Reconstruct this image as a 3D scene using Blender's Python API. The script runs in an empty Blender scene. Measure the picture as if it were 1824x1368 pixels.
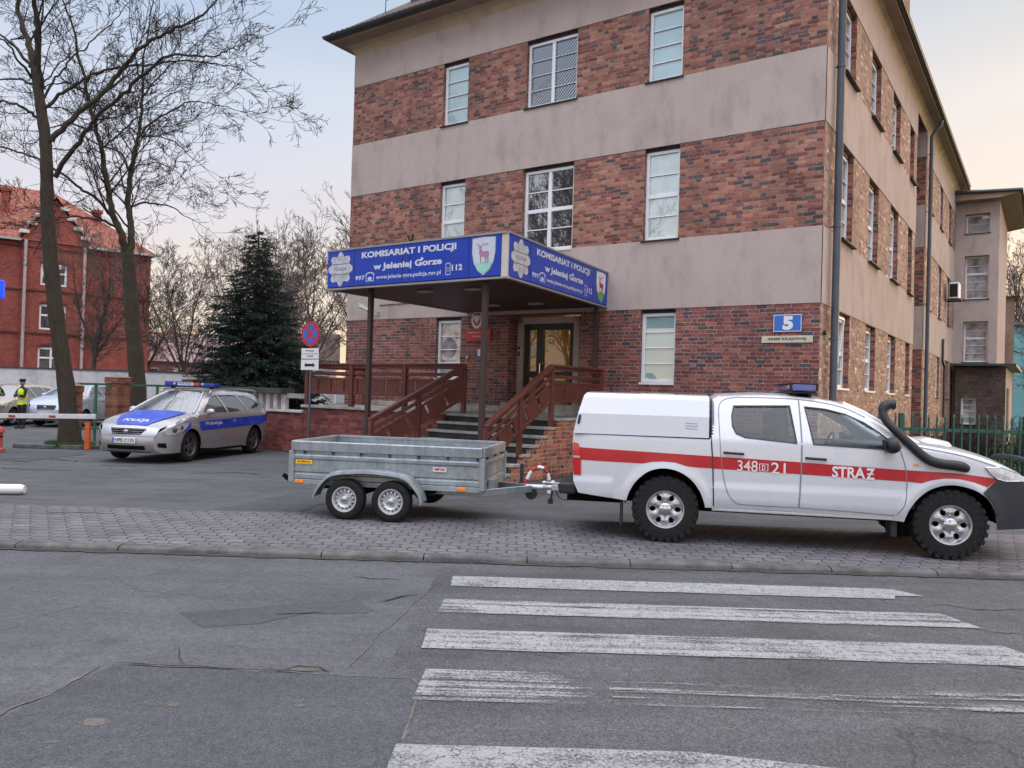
import bpy, bmesh, math, random
from math import sin, cos, pi, radians, sqrt, atan2, tan
from mathutils import Vector, Matrix, noise
from mathutils.geometry import delaunay_2d_cdt
random.seed(7)
sc = bpy.context.scene
col = sc.collection
# ------------------------------------------------------------------ camera
CAMH = 1.65
cam_d = bpy.data.cameras.new('camera'); cam = bpy.data.objects.new('camera', cam_d); col.objects.link(cam)
cam_d.sensor_width = 36; cam_d.lens = 36 * 1406.5 / 1824; cam_d.clip_start = .05; cam_d.clip_end = 2000
_p, _r = .0118, .0300
_f = Vector((0, cos(_p), sin(_p))); _u = Vector((0, -sin(_p), cos(_p))); _x = Vector((1, 0, 0))
_X = _x * cos(_r) + _u * sin(_r); _U = -_x * sin(_r) + _u * cos(_r)
cam.matrix_world = Matrix(((_X.x, _U.x, -_f.x, 0), (_X.y, _U.y, -_f.y, 0), (_X.z, _U.z, -_f.z, CAMH), (0, 0, 0, 1)))
sc.camera = cam
# ------------------------------------------------------------------ light: dusk after sunset, glow low on the right
SUN_EL, SUN_AZ = radians(5), radians(68)      # azimuth clockwise from +Y
world = bpy.data.worlds.new('World'); sc.world = world; world.use_nodes = True
wn = world.node_tree; wn.nodes.clear()
def wnode(t): return wn.nodes.new(t)
w_out = wnode('ShaderNodeOutputWorld'); w_bg = wnode('ShaderNodeBackground'); w_sky = wnode('ShaderNodeTexSky')
w_sky.sky_type = 'NISHITA'; w_sky.sun_disc = False; w_sky.sun_elevation = SUN_EL; w_sky.sun_rotation = SUN_AZ
w_sky.air_density = 1.0; w_sky.dust_density = 1.2; w_sky.ozone_density = 1.4
w_tc = wnode('ShaderNodeTexCoord'); w_sep = wnode('ShaderNodeSeparateXYZ'); wn.links.new(w_tc.outputs['Generated'], w_sep.inputs[0])
# thin high dusk cloud: a pale veil over the clear sky, warm low down, lavender higher; overhead, out of frame, an added gain lights the walls
w_ramp = wnode('ShaderNodeValToRGB'); wn.links.new(w_sep.outputs['Z'], w_ramp.inputs[0])
w_ramp.color_ramp.interpolation = 'EASE'
els = w_ramp.color_ramp.elements
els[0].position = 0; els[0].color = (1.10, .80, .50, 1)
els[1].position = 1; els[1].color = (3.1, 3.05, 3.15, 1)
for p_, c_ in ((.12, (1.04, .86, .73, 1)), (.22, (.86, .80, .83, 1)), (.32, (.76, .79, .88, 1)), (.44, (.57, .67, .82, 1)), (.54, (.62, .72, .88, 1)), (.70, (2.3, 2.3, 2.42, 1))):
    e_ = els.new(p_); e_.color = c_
# warmer towards the set sun
w_nrm = wnode('ShaderNodeVectorMath'); w_nrm.operation = 'DOT_PRODUCT'; wn.links.new(w_tc.outputs['Generated'], w_nrm.inputs[0])
w_nrm.inputs[1].default_value = (sin(SUN_AZ), cos(SUN_AZ), .06)
w_r2 = wnode('ShaderNodeValToRGB'); wn.links.new(w_nrm.outputs['Value'], w_r2.inputs[0])
e2 = w_r2.color_ramp.elements
e2[0].position = 0.0; e2[0].color = (.93, .97, 1.04, 1); e2[1].position = 1; e2[1].color = (1.75, 1.2, .72, 1)
for p_, c_ in ((.25, (1.0, 1.0, 1.0, 1)), (.55, (1.10, 1.03, .95, 1)), (.75, (1.20, 1.06, .91, 1)), (.90, (1.32, 1.09, .82, 1))):
    e_ = e2.new(p_); e_.color = c_
w_mul = wnode('ShaderNodeMix'); w_mul.data_type = 'RGBA'; w_mul.blend_type = 'MULTIPLY'; w_mul.inputs[0].default_value = 1
wn.links.new(w_ramp.outputs[0], w_mul.inputs[6]); wn.links.new(w_r2.outputs[0], w_mul.inputs[7])
# wisps
w_map = wnode('ShaderNodeMapping'); w_map.inputs['Scale'].default_value = (1.5, 1.5, 9); wn.links.new(w_tc.outputs['Generated'], w_map.inputs[0])
w_nz = wnode('ShaderNodeTexNoise'); w_nz.inputs['Scale'].default_value = 2.2; w_nz.inputs['Detail'].default_value = 6; wn.links.new(w_map.outputs[0], w_nz.inputs[0])
w_mr = wnode('ShaderNodeMapRange'); wn.links.new(w_nz.outputs[0], w_mr.inputs[0]); w_mr.inputs[1].default_value = .3; w_mr.inputs[2].default_value = .7; w_mr.inputs[3].default_value = .98; w_mr.inputs[4].default_value = 1.025
# added fill: unseen sky behind the camera brightened to light the street-facing walls
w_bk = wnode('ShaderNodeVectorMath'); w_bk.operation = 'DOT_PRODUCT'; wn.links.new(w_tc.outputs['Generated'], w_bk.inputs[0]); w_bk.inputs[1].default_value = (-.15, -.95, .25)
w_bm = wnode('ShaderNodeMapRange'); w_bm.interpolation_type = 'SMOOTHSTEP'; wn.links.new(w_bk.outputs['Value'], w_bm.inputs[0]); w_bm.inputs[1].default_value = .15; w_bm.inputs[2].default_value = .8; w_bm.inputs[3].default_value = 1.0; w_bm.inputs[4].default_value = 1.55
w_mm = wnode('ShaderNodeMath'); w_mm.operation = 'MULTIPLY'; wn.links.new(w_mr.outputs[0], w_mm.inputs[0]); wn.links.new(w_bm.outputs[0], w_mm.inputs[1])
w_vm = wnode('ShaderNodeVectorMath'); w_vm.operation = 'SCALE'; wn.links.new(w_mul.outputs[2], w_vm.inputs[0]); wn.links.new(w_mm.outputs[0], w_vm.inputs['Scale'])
# add the Nishita sky
w_sc = wnode('ShaderNodeVectorMath'); w_sc.operation = 'SCALE'; wn.links.new(w_sky.outputs[0], w_sc.inputs[0]); w_sc.inputs['Scale'].default_value = .3
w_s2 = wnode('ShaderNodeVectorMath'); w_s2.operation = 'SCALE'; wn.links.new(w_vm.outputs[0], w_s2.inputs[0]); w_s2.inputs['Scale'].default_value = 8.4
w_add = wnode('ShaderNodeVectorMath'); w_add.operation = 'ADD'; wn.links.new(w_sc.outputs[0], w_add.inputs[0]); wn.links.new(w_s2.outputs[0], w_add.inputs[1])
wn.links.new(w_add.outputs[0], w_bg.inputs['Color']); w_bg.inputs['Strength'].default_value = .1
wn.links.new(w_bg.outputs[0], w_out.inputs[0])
sun_d = bpy.data.lights.new('sun', 'SUN'); sun = bpy.data.objects.new('sun', sun_d); col.objects.link(sun)
sun_d.energy = .8; sun_d.angle = radians(14); sun_d.color = (1, .66, .38)
sd = Vector((sin(SUN_AZ) * cos(SUN_EL), cos(SUN_AZ) * cos(SUN_EL), sin(SUN_EL)))
sun.rotation_euler = sd.to_track_quat('Z', 'Y').to_euler()
sc.view_settings.view_transform = 'Standard'; sc.view_settings.look = 'None'; sc.view_settings.exposure = 0.13; sc.view_settings.gamma = 1
sc.cycles.max_bounces = 6; sc.cycles.transparent_max_bounces = 12

# ------------------------------------------------------------------ helpers: objects
def tag(o, label=None, cat=None, group=None, kind=None):
    if label: o['label'] = label
    if cat: o['category'] = cat
    if group: o['group'] = group
    if kind: o['kind'] = kind
    return o
def empty(name, loc=(0, 0, 0), rz=0, label=None, cat=None, group=None):
    o = bpy.data.objects.new(name, None); col.objects.link(o); o.location = loc; o.rotation_euler = (0, 0, rz)
    o.empty_display_size = .1
    return tag(o, label, cat, group)
def copy_tree(o, parent=None):
    c = o.copy(); col.objects.link(c); c.parent = parent
    for ch in list(o.children): copy_tree(ch, c)
    return c
class MB:
    def __init__(s, M=None): s.v = []; s.f = []; s.m = []; s.M = M; s.uv = {}
    def P(s, p):
        p = Vector(p)
        s.v.append(s.M @ p if s.M else p); return len(s.v) - 1
    def F(s, idx, m=0, uv=None):
        s.f.append(tuple(idx)); s.m.append(m)
        if uv: s.uv[len(s.f) - 1] = uv
    def box(s, x0, x1, y0, y1, z0, z1, m=0):
        a = [s.P(p) for p in ((x0, y0, z0), (x1, y0, z0), (x1, y1, z0), (x0, y1, z0), (x0, y0, z1), (x1, y0, z1), (x1, y1, z1), (x0, y1, z1))]
        for q in ((3, 2, 1, 0), (4, 5, 6, 7), (0, 1, 5, 4), (1, 2, 6, 5), (2, 3, 7, 6), (3, 0, 4, 7)): s.F([a[i] for i in q], m)
    def beam(s, p0, p1, w, h, m=0, up=(0, 0, 1)):
        p0 = Vector(p0); p1 = Vector(p1); d = (p1 - p0).normalized(); up = Vector(up)
        sd_ = d.cross(up)
        if sd_.length < 1e-4: sd_ = Vector((1, 0, 0))
        sd_.normalize(); u_ = sd_.cross(d).normalized()
        a = []
        for p in (p0, p1):
            for i, j in ((-1, -1), (1, -1), (1, 1), (-1, 1)): a.append(s.P(p + sd_ * (i * w / 2) + u_ * (j * h / 2)))
        for q in ((3, 2, 1, 0), (4, 5, 6, 7), (0, 1, 5, 4), (1, 2, 6, 5), (2, 3, 7, 6), (3, 0, 4, 7)): s.F([a[i] for i in q], m)
    def tube(s, pts, rad, n=8, m=0, cap=True, closed=False):
        pts = [Vector(p) for p in pts]; N = len(pts)
        if not hasattr(rad, '__len__'): rad = [rad] * N
        rings = []; prev = None
        for i, p in enumerate(pts):
            if closed: t = pts[(i + 1) % N] - pts[i - 1]
            else: t = pts[min(i + 1, N - 1)] - pts[max(i - 1, 0)]
            if t.length < 1e-9: t = Vector((0, 0, 1))
            t.normalize()
            if prev is None:
                a = Vector((0, 0, 1)) if abs(t.z) < .9 else Vector((1, 0, 0))
                x = t.cross(a).normalized()
            else:
                x = prev - t * prev.dot(t)
                if x.length < 1e-6: x = t.orthogonal()
                x.normalize()
            prev = x; y = t.cross(x)
            rings.append([s.P(p + x * (rad[i] * cos(2 * pi * k / n)) + y * (rad[i] * sin(2 * pi * k / n))) for k in range(n)])
        for i in range(N if closed else N - 1):
            A = rings[i]; B = rings[(i + 1) % N]
            for k in range(n): s.F((A[k], A[(k + 1) % n], B[(k + 1) % n], B[k]), m)
        if cap and not closed:
            s.F(tuple(reversed(rings[0])), m); s.F(tuple(rings[-1]), m)
    def lathe(s, prof, n=32, m=0, axis='Y', c=(0, 0, 0), close=False):
        c = Vector(c); rings = []
        for (r, h) in prof:
            ring = []
            for k in range(n):
                a = 2 * pi * k / n
                p = {'Y': Vector((r * cos(a), h, r * sin(a))), 'Z': Vector((r * cos(a), r * sin(a), h)), 'X': Vector((h, r * cos(a), r * sin(a)))}[axis]
                ring.append(s.P(c + p))
            rings.append(ring)
        for i in range(len(rings) - 1):
            for k in range(n): s.F((rings[i][k], rings[i][(k + 1) % n], rings[i + 1][(k + 1) % n], rings[i + 1][k]), m)
        if close:
            s.F(tuple(rings[0]), m); s.F(tuple(reversed(rings[-1])), m)
    def prism(s, poly, a0, a1, plane='XZ', m=0):
        def mk(p, a):
            return {'XZ': (p[0], a, p[1]), 'XY': (p[0], p[1], a), 'YZ': (a, p[0], p[1])}[plane]
        A = [s.P(mk(p, a0)) for p in poly]; B = [s.P(mk(p, a1)) for p in poly]; n = len(poly)
        s.F(A, m); s.F(tuple(reversed(B)), m)
        for i in range(n): s.F((A[i], B[i], B[(i + 1) % n], A[(i + 1) % n]), m)
    def grid(s, rows, m=0, closed=False):
        ids = [[s.P(p) for p in r] for r in rows]
        for i in range(len(ids) - 1):
            n = len(ids[i])
            for k in range(n if closed else n - 1):
                mm = m(i, k) if callable(m) else m
                if mm is None: continue
                s.F((ids[i][k], ids[i][(k + 1) % n], ids[i + 1][(k + 1) % n], ids[i + 1][k]), mm)
        return ids
    def ellipsoid(s, c, r, n=12, k=8, m=0):
        c = Vector(c); rows = []
        for i in range(k + 1):
            t = pi * i / k
            rows.append([c + Vector((r[0] * sin(t) * cos(2 * pi * j / n), r[1] * sin(t) * sin(2 * pi * j / n), r[2] * cos(t))) for j in range(n)])
        s.grid(rows, m, True)
    def build(s, name, mats, parent=None, smooth=None, bevel=0, loc=None, recalc=True, seg=2):
        me = bpy.data.meshes.new(name)
        me.from_pydata([tuple(v) for v in s.v], [], s.f)
        if not isinstance(mats, (list, tuple)): mats = [mats]
        for mt in mats: me.materials.append(mt)
        if len(mats) > 1: me.polygons.foreach_set('material_index', s.m)
        if recalc:
            bm = bmesh.new(); bm.from_mesh(me)
            bmesh.ops.recalc_face_normals(bm, faces=bm.faces); bm.to_mesh(me); bm.free()
        uvl = me.uv_layers.new(name='UVMap'); vs = me.vertices; data = [0.0] * (2 * len(me.loops))
        for p in me.polygons:
            n = p.normal; ax, ay, az = abs(n.x), abs(n.y), abs(n.z)
            for li in p.loop_indices:
                c = vs[me.loops[li].vertex_index].co
                if az >= ax and az >= ay: a, b = c.x, c.y
                elif ax > ay: a, b = c.y, c.z
                else: a, b = c.x, c.z
                data[2 * li] = a; data[2 * li + 1] = b
        uvl.data.foreach_set('uv', data)
        if smooth is not None:
            me.polygons.foreach_set('use_smooth', [True] * len(me.polygons))
            me.set_sharp_from_angle(angle=radians(smooth))
        me.update()
        o = bpy.data.objects.new(name, me); col.objects.link(o); o.parent = parent
        if loc: o.location = loc
        if bevel:
            b = o.modifiers.new('bevel', 'BEVEL'); b.width = bevel; b.segments = seg; b.limit_method = 'ANGLE'; b.angle_limit = radians(40); b.harden_normals = False
        return o
# ------------------------------------------------------------------ helpers: materials
def rgb(h):  # sRGB 0..255 -> linear
    return tuple(((c / 255) / 12.92 if c / 255 <= .04045 else ((c / 255 + .055) / 1.055) ** 2.4) for c in h)
class NT:
    def __init__(s, name):
        s.mat = bpy.data.materials.new(name); s.mat.use_nodes = True; s.t = s.mat.node_tree
        s.b = s.t.nodes['Principled BSDF']; s.o = s.t.nodes['Material Output']
    def n(s, t, **k):
        x = s.t.nodes.new(t)
        for a, b in k.items(): setattr(x, a, b)
        return x
    def L(s, a, b): s.t.links.new(a, b)
    def set(s, sock, v):
        if hasattr(v, 'links') or isinstance(v, bpy.types.NodeSocket): s.L(v, sock)
        else: sock.default_value = v
    def math(s, op, a, b=None, c=None, clamp=False):
        x = s.n('ShaderNodeMath', operation=op); x.use_clamp = clamp; s.set(x.inputs[0], a)
        if b is not None: s.set(x.inputs[1], b)
        if c is not None: s.set(x.inputs[2], c)
        return x.outputs[0]
    def noise(s, vec, scale, detail=4, rough=.5, dist=0):
        x = s.n('ShaderNodeTexNoise'); x.inputs['Scale'].default_value = scale; x.inputs['Detail'].default_value = detail
        x.inputs['Roughness'].default_value = rough; x.inputs['Distortion'].default_value = dist
        if vec is not None: s.L(vec, x.inputs['Vector'])
        return x.outputs['Fac']
    def mapping(s, vec, scale=(1, 1, 1), loc=(0, 0, 0), rot=(0, 0, 0)):
        x = s.n('ShaderNodeMapping'); x.inputs['Scale'].default_value = scale; x.inputs['Location'].default_value = loc; x.inputs['Rotation'].default_value = rot
        s.L(vec, x.inputs[0]); return x.outputs[0]
    def ramp(s, fac, stops, interp='LINEAR'):
        x = s.n('ShaderNodeValToRGB'); x.color_ramp.interpolation = interp; e = x.color_ramp.elements
        while len(e) < len(stops): e.new(.5)
        for i, (p, c) in enumerate(stops):
            e[i].position = p
        for i, (p, c) in enumerate(stops):
            e[i].color = (c[0], c[1], c[2], 1) if hasattr(c, '__len__') else (c, c, c, 1)
        s.set(x.inputs[0], fac); return x.outputs[0]
    def mix(s, fac, a, b, mode='MIX'):
        x = s.n('ShaderNodeMix', data_type='RGBA', blend_type=mode)
        s.set(x.inputs[0], fac)
        for i, v in ((6, a), (7, b)):
            if isinstance(v, bpy.types.NodeSocket): s.L(v, x.inputs[i])
            else: x.inputs[i].default_value = (v[0], v[1], v[2], 1) if hasattr(v, '__len__') else (v, v, v, 1)
        return x.outputs[2]
    def smooth(s, x, a, b):
        m = s.n('ShaderNodeMapRange', interpolation_type='SMOOTHSTEP'); s.set(m.inputs[0], x); m.inputs[1].default_value = a; m.inputs[2].default_value = b
        return m.outputs[0]
    def bump(s, h, strength=.3, dist=.01, nrm=None):
        x = s.n('ShaderNodeBump'); x.inputs['Strength'].default_value = strength; x.inputs['Distance'].default_value = dist
        s.L(h, x.inputs['Height'])
        if nrm is not None: s.L(nrm, x.inputs['Normal'])
        return x.outputs[0]
    def out(s, color=None, rough=None, normal=None, metal=None, spec=None):
        for k, v in (('Base Color', color), ('Roughness', rough), ('Normal', normal), ('Metallic', metal), ('Specular IOR Level', spec)):
            if v is None: continue
            if isinstance(v, bpy.types.NodeSocket): s.L(v, s.b.inputs[k])
            elif hasattr(v, '__len__'): s.b.inputs[k].default_value = (v[0], v[1], v[2], 1)
            else: s.b.inputs[k].default_value = v
        return s.mat
    def uv(s): return s.n('ShaderNodeTexCoord').outputs['UV']
    def obj(s): return s.n('ShaderNodeTexCoord').outputs['Object']
def plain(name, c, rough=.5, metal=0, var=.12, scale=6, spec=.5, bump=0, coat=0, emit=0):
    N = NT(name); v = N.obj(); nz = N.noise(v, scale, 5, .6)
    cc = N.mix(N.math('MULTIPLY', N.math('SUBTRACT', nz, .5, clamp=False), 2.0), c, tuple(x * (1 + var) for x in c))
    k = N.ramp(nz, [(.25, 1 - var), (.75, 1 + var)])
    cc = N.mix(1.0, c, k, 'MULTIPLY')
    rr = N.ramp(N.noise(v, scale * .7, 3), [(.3, max(.02, rough * .85)), (.7, min(1, rough * 1.15))])
    nr = N.bump(N.noise(v, scale * 12, 3), bump, .004) if bump else None
    m = N.out(cc, rr, nr, metal, spec)
    if coat: N.b.inputs['Coat Weight'].default_value = coat; N.b.inputs['Coat Roughness'].default_value = .04
    if emit: N.b.inputs['Emission Color'].default_value = (*c, 1); N.b.inputs['Emission Strength'].default_value = emit
    return m
def brick_mat(name, stops, mortar, H=.077, P=.345, Ls=.23, mw=.011, dirt=.35, bump=.6, mvar=.3, wob=.006):
    N = NT(name); uv = N.uv()
    sx = N.n('ShaderNodeSeparateXYZ'); N.L(uv, sx.inputs[0])
    nz = N.noise(uv, 9, 2); 
    u = N.math('ADD', sx.outputs[0], N.math('MULTIPLY', N.math('SUBTRACT', N.noise(uv, 23, 2), .5), wob * 3.0))
    v = N.math('ADD', sx.outputs[1], N.math('ADD', N.math('MULTIPLY', N.math('SUBTRACT', nz, .5), wob * 3), N.math('MULTIPLY', N.math('SUBTRACT', N.noise(uv, 1.3, 2), .5), wob * 6)))
    vr = N.math('DIVIDE', v, H); row = N.math('FLOOR', vr); odd = N.math('FLOORED_MODULO', row, 2)
    rj = N.n('ShaderNodeTexWhiteNoise', noise_dimensions='1D'); N.L(row, rj.inputs['W'])
    uo = N.math('ADD', N.math('ADD', N.math('DIVIDE', u, P), N.math('MULTIPLY', odd, .5)), N.math('MULTIPLY', rj.outputs['Value'], .12))
    cell = N.math('FLOOR', uo); f = N.math('MULTIPLY', N.math('SUBTRACT', uo, cell), P)
    hd = N.math('GREATER_THAN', f, Ls)
    x = N.math('SUBTRACT', f, N.math('MULTIPLY', hd, Ls)); ln = N.math('ADD', Ls, N.math('MULTIPLY', hd, P - 2 * Ls))
    dx = N.math('MINIMUM', x, N.math('SUBTRACT', ln, x))
    fy = N.math('MULTIPLY', N.math('SUBTRACT', vr, row), H); dy = N.math('MINIMUM', fy, N.math('SUBTRACT', H, fy))
    d = N.math('MINIMUM', dx, dy); mask = N.smooth(d, mw / 2 - .0015, mw / 2 + .0025)
    cb = N.n('ShaderNodeCombineXYZ'); N.L(N.math('ADD', cell, N.math('MULTIPLY', hd, .5)), cb.inputs[0]); N.L(row, cb.inputs[1])
    wnz = N.n('ShaderNodeTexWhiteNoise', noise_dimensions='3D'); N.L(cb.outputs[0], wnz.inputs[0])
    bc = N.ramp(wnz.outputs['Value'], stops, 'CONSTANT')
    sc2 = N.n('ShaderNodeSeparateColor'); N.L(wnz.outputs['Color'], sc2.inputs[0])
    bc = N.mix(1.0, bc, N.ramp(sc2.outputs[1], [(0, .8), (1, 1.22)]), 'MULTIPLY')
    bc = N.mix(1.0, bc, N.ramp(N.noise(uv, 60, 4, .7), [(.3, .82), (.7, 1.15)]), 'MULTIPLY')
    mc = N.mix(1.0, mortar, N.ramp(N.noise(uv, 5, 4), [(.3, 1 - mvar), (.7, 1 + mvar)]), 'MULTIPLY')
    mc = N.mix(N.math('MULTIPLY', N.smooth(N.noise(uv, 14, 4, .7), .50, .62), .7), mc, tuple(k * .28 for k in mortar))
    c = N.mix(mask, mc, bc)
    big = N.noise(N.mapping(uv, (1, .6, 1)), .9, 5, .6)
    c = N.mix(1.0, c, N.ramp(big, [(.3, 1 - dirt), (.6, 1.08)]), 'MULTIPLY')
    h = N.math('ADD', N.math('MULTIPLY', mask, 1.0), N.math('MULTIPLY', N.noise(uv, 80, 3), .3))
    h = N.math('ADD', h, N.math('MULTIPLY', sc2.outputs[0], .35))
    return N.out(c, N.ramp(sc2.outputs[2], [(0, .55), (1, .9)]), N.bump(h, min(1, bump * 1.5), .012), 0, .4)
def text_mesh(txt, size=1.0, bold=0.0, spacing=1.0, align='LEFT'):
    cu = bpy.data.curves.new('t', 'FONT'); cu.body = txt; cu.size = size; cu.offset = bold; cu.space_character = spacing; cu.resolution_u = 3
    cu.align_x = align
    o = bpy.data.objects.new('t', cu); col.objects.link(o)
    dg = bpy.context.evaluated_depsgraph_get(); dg.update()
    me = bpy.data.meshes.new_from_object(o.evaluated_get(dg)); bpy.data.objects.remove(o); bpy.data.curves.remove(cu)
    V = [(v.co.x, v.co.y) for v in me.vertices]; Fs = [tuple(p.vertices) for p in me.polygons]
    bpy.data.meshes.remove(me); return V, Fs
def put_text(mb, txt, x0, y0, w, h, fn, m=0, bold=.0, sq=None):
    """lay text into the box (x0,y0,w,h) of a 2-D plane, fn maps (a,b)->3-D point"""
    V, Fs = text_mesh(txt, 1.0, bold)
    xs = [v[0] for v in V]; ys = [v[1] for v in V]; ax, bx = min(xs), max(xs); ay, by = min(ys), max(ys)
    kx = w / (bx - ax); ky = h / (by - ay)
    ids = [mb.P(fn(x0 + (v[0] - ax) * kx, y0 + (v[1] - ay) * ky)) for v in V]
    for f in Fs: mb.F([ids[i] for i in f], m)
def inpoly(x, y, poly):
    c = False; n = len(poly); j = n - 1
    for i in range(n):
        xi, yi = poly[i]; xj, yj = poly[j]
        if (yi > y) != (yj > y) and x < (xj - xi) * (y - yi) / (yj - yi) + xi: c = not c
        j = i
    return c
def resample(poly, step):
    out = []
    for i in range(len(poly)):
        a = poly[i]; b = poly[(i + 1) % len(poly)]; d = math.dist(a, b); k = max(1, int(math.ceil(d / step)))
        for j in range(k): out.append((a[0] + (b[0] - a[0]) * j / k, a[1] + (b[1] - a[1]) * j / k))
    return out
def arc(cx, cy, r, a0, a1, n): return [(cx + r * cos(radians(a0 + (a1 - a0) * i / n)), cy + r * sin(radians(a0 + (a1 - a0) * i / n))) for i in range(n + 1)]
def spline(pts, n=6, closed=False):
    P = [Vector(p) for p in pts]; out = []; N = len(P)
    for i in range(N if closed else N - 1):
        if closed: p0, p1, p2, p3 = P[i - 1], P[i], P[(i + 1) % N], P[(i + 2) % N]
        else: p0, p1, p2, p3 = P[max(i - 1, 0)], P[i], P[i + 1], P[min(i + 2, N - 1)]
        for k in range(n):
            t = k / n
            out.append(.5 * ((2 * p1) + (p2 - p0) * t + (2 * p0 - 5 * p1 + 4 * p2 - p3) * t * t + (3 * p1 - p0 - 3 * p2 + p3) * t ** 3))
    if not closed: out.append(P[-1].copy())
    return [tuple(p) for p in out]
def sheet(mb, outline, fn, holes=(), step=.06, m=0, grid=True):
    """triangulated 2-D region (with holes) mapped through fn(a,b)->3-D"""
    loops = [resample(outline, step)] + [resample(h, step) for h in holes]
    vs = []; es = []
    for lp in loops:
        b = len(vs); n = len(lp); vs += [Vector(p) for p in lp]; es += [(b + i, b + (i + 1) % n) for i in range(n)]
    if grid:
        xs = [p[0] for p in outline]; ys = [p[1] for p in outline]
        bd = [tuple(v) for v in vs]
        nx = int((max(xs) - min(xs)) / step) + 1; ny = int((max(ys) - min(ys)) / step) + 1
        buck = {}
        for p in bd: buck.setdefault((int(p[0] // step), int(p[1] // step)), []).append(p)
        for i in range(nx + 1):
            for j in range(ny + 1):
                p = (min(xs) + i * step, min(ys) + j * step + .5 * step * (i % 2))
                if not inpoly(p[0], p[1], outline) or any(inpoly(p[0], p[1], h) for h in holes): continue
                bx, by = int(p[0] // step), int(p[1] // step)
                if any(math.dist(p, q) < step * .45 for a in (-1, 0, 1) for b2 in (-1, 0, 1) for q in buck.get((bx + a, by + b2), ())): continue
                vs.append(Vector(p))
    r = delaunay_2d_cdt(vs, es, [], 0, 1e-6)
    ids = [mb.P(fn(p.x, p.y)) for p in r[0]]
    for f in r[2]:
        cx = sum(r[0][i].x for i in f) / len(f); cy = sum(r[0][i].y for i in f) / len(f)
        if inpoly(cx, cy, outline) and not any(inpoly(cx, cy, h) for h in holes): mb.F([ids[i] for i in f], m)
def lerp(pts, x):
    if x <= pts[0][0]: return pts[0][1]
    for (a, b), (c, d) in zip(pts, pts[1:]):
        if x <= c: return b + (d - b) * (x - a) / (c - a) if c > a else d
    return pts[-1][1]
# ------------------------------------------------------------------ materials
def asphalt(name, base, grain=.35, tint=(1, 1, 1.06), cracks=.0, seed=0, patch=.18):
    N = NT(name); v = N.mapping(N.obj(), (1, 1, 1), (seed, seed * 1.7, 0))
    c = tuple(base * t for t in tint)
    a = N.mix(1.0, c, N.ramp(N.noise(v, 170, 3, .75), [(.32, 1 - grain), (.5, 1), (.68, 1 + grain * 1.4)]), 'MULTIPLY')
    a = N.mix(1.0, a, N.ramp(N.noise(v, 75, 3, .75), [(.34, 1 - grain * .75), (.5, 1.0), (.66, 1 + grain * .7)]), 'MULTIPLY')
    a = N.mix(1.0, a, N.ramp(N.noise(v, 16, 5, .75), [(.3, .78), (.7, 1.2)]), 'MULTIPLY')
    a = N.mix(1.0, a, N.ramp(N.noise(v, .7, 6, .62, .4), [(.3, 1 - patch), (.5, 1), (.7, 1 + patch)]), 'MULTIPLY')
    a = N.mix(1.0, a, N.ramp(N.noise(N.mapping(v, (.35, 2.4, 1)), 1.3, 4, .6), [(.35, 1 - patch * .6), (.65, 1 + patch * .6)]), 'MULTIPLY')
    a = N.mix(N.math('MULTIPLY', N.smooth(N.noise(v, 1.7, 3, .55), .60, .74), .4), a, tuple(k * .55 for k in c))
    sp = N.smooth(N.noise(v, 5.5, 3, .5), .69, .76)
    a = N.mix(N.math('MULTIPLY', sp, .35), a, (.2, .18, .16))
    if cracks:
        vo = N.n('ShaderNodeTexVoronoi', feature='DISTANCE_TO_EDGE'); vo.inputs['Scale'].default_value = .55
        wv = N.n('ShaderNodeVectorMath', operation='ADD'); N.L(v, wv.inputs[0])
        nn = N.n('ShaderNodeTexNoise'); nn.inputs['Scale'].default_value = 2.2; nn.inputs['Detail'].default_value = 6; N.L(v, nn.inputs[0])
        ws = N.n('ShaderNodeVectorMath', operation='SCALE'); ws.inputs['Scale'].default_value = .9; N.L(nn.outputs['Color'], ws.inputs[0]); N.L(ws.outputs[0], wv.inputs[1])
        N.L(wv.outputs[0], vo.inputs['Vector'])
        ck = N.math('MULTIPLY', N.smooth(vo.outputs['Distance'], .010, .0), N.smooth(N.noise(v, .45, 2), .46, .60))
        a = N.mix(N.math('MULTIPLY', ck, cracks), a, (.02, .02, .022))
    h = N.math('ADD', N.math('MULTIPLY', N.noise(v, 220, 2, .6), .6), N.noise(v, 60, 3, .6))
    return N.out(a, N.ramp(N.noise(v, 3, 4), [(.3, .75), (.7, .95)]), N.bump(h, .9, .008), 0, .35)
M_road = asphalt('road_asphalt', .088, .5, (.98, 1, 1.09), .5, 0)
M_road2 = asphalt('crossing_asphalt', .076, .65, (.99, 1, 1.08), .55, 4, .22)
M_yard = asphalt('yard_asphalt', .082, .25, (.98, 1, 1.08), .6, 9, .22)
M_patch = asphalt('patch_asphalt', .073, .5, (.96, 1, 1.13), 0, 13, .12)
M_patch2 = asphalt('old_patch_asphalt', .070, .3, (.96, 1, 1.13), 0, 21, .12)
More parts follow.
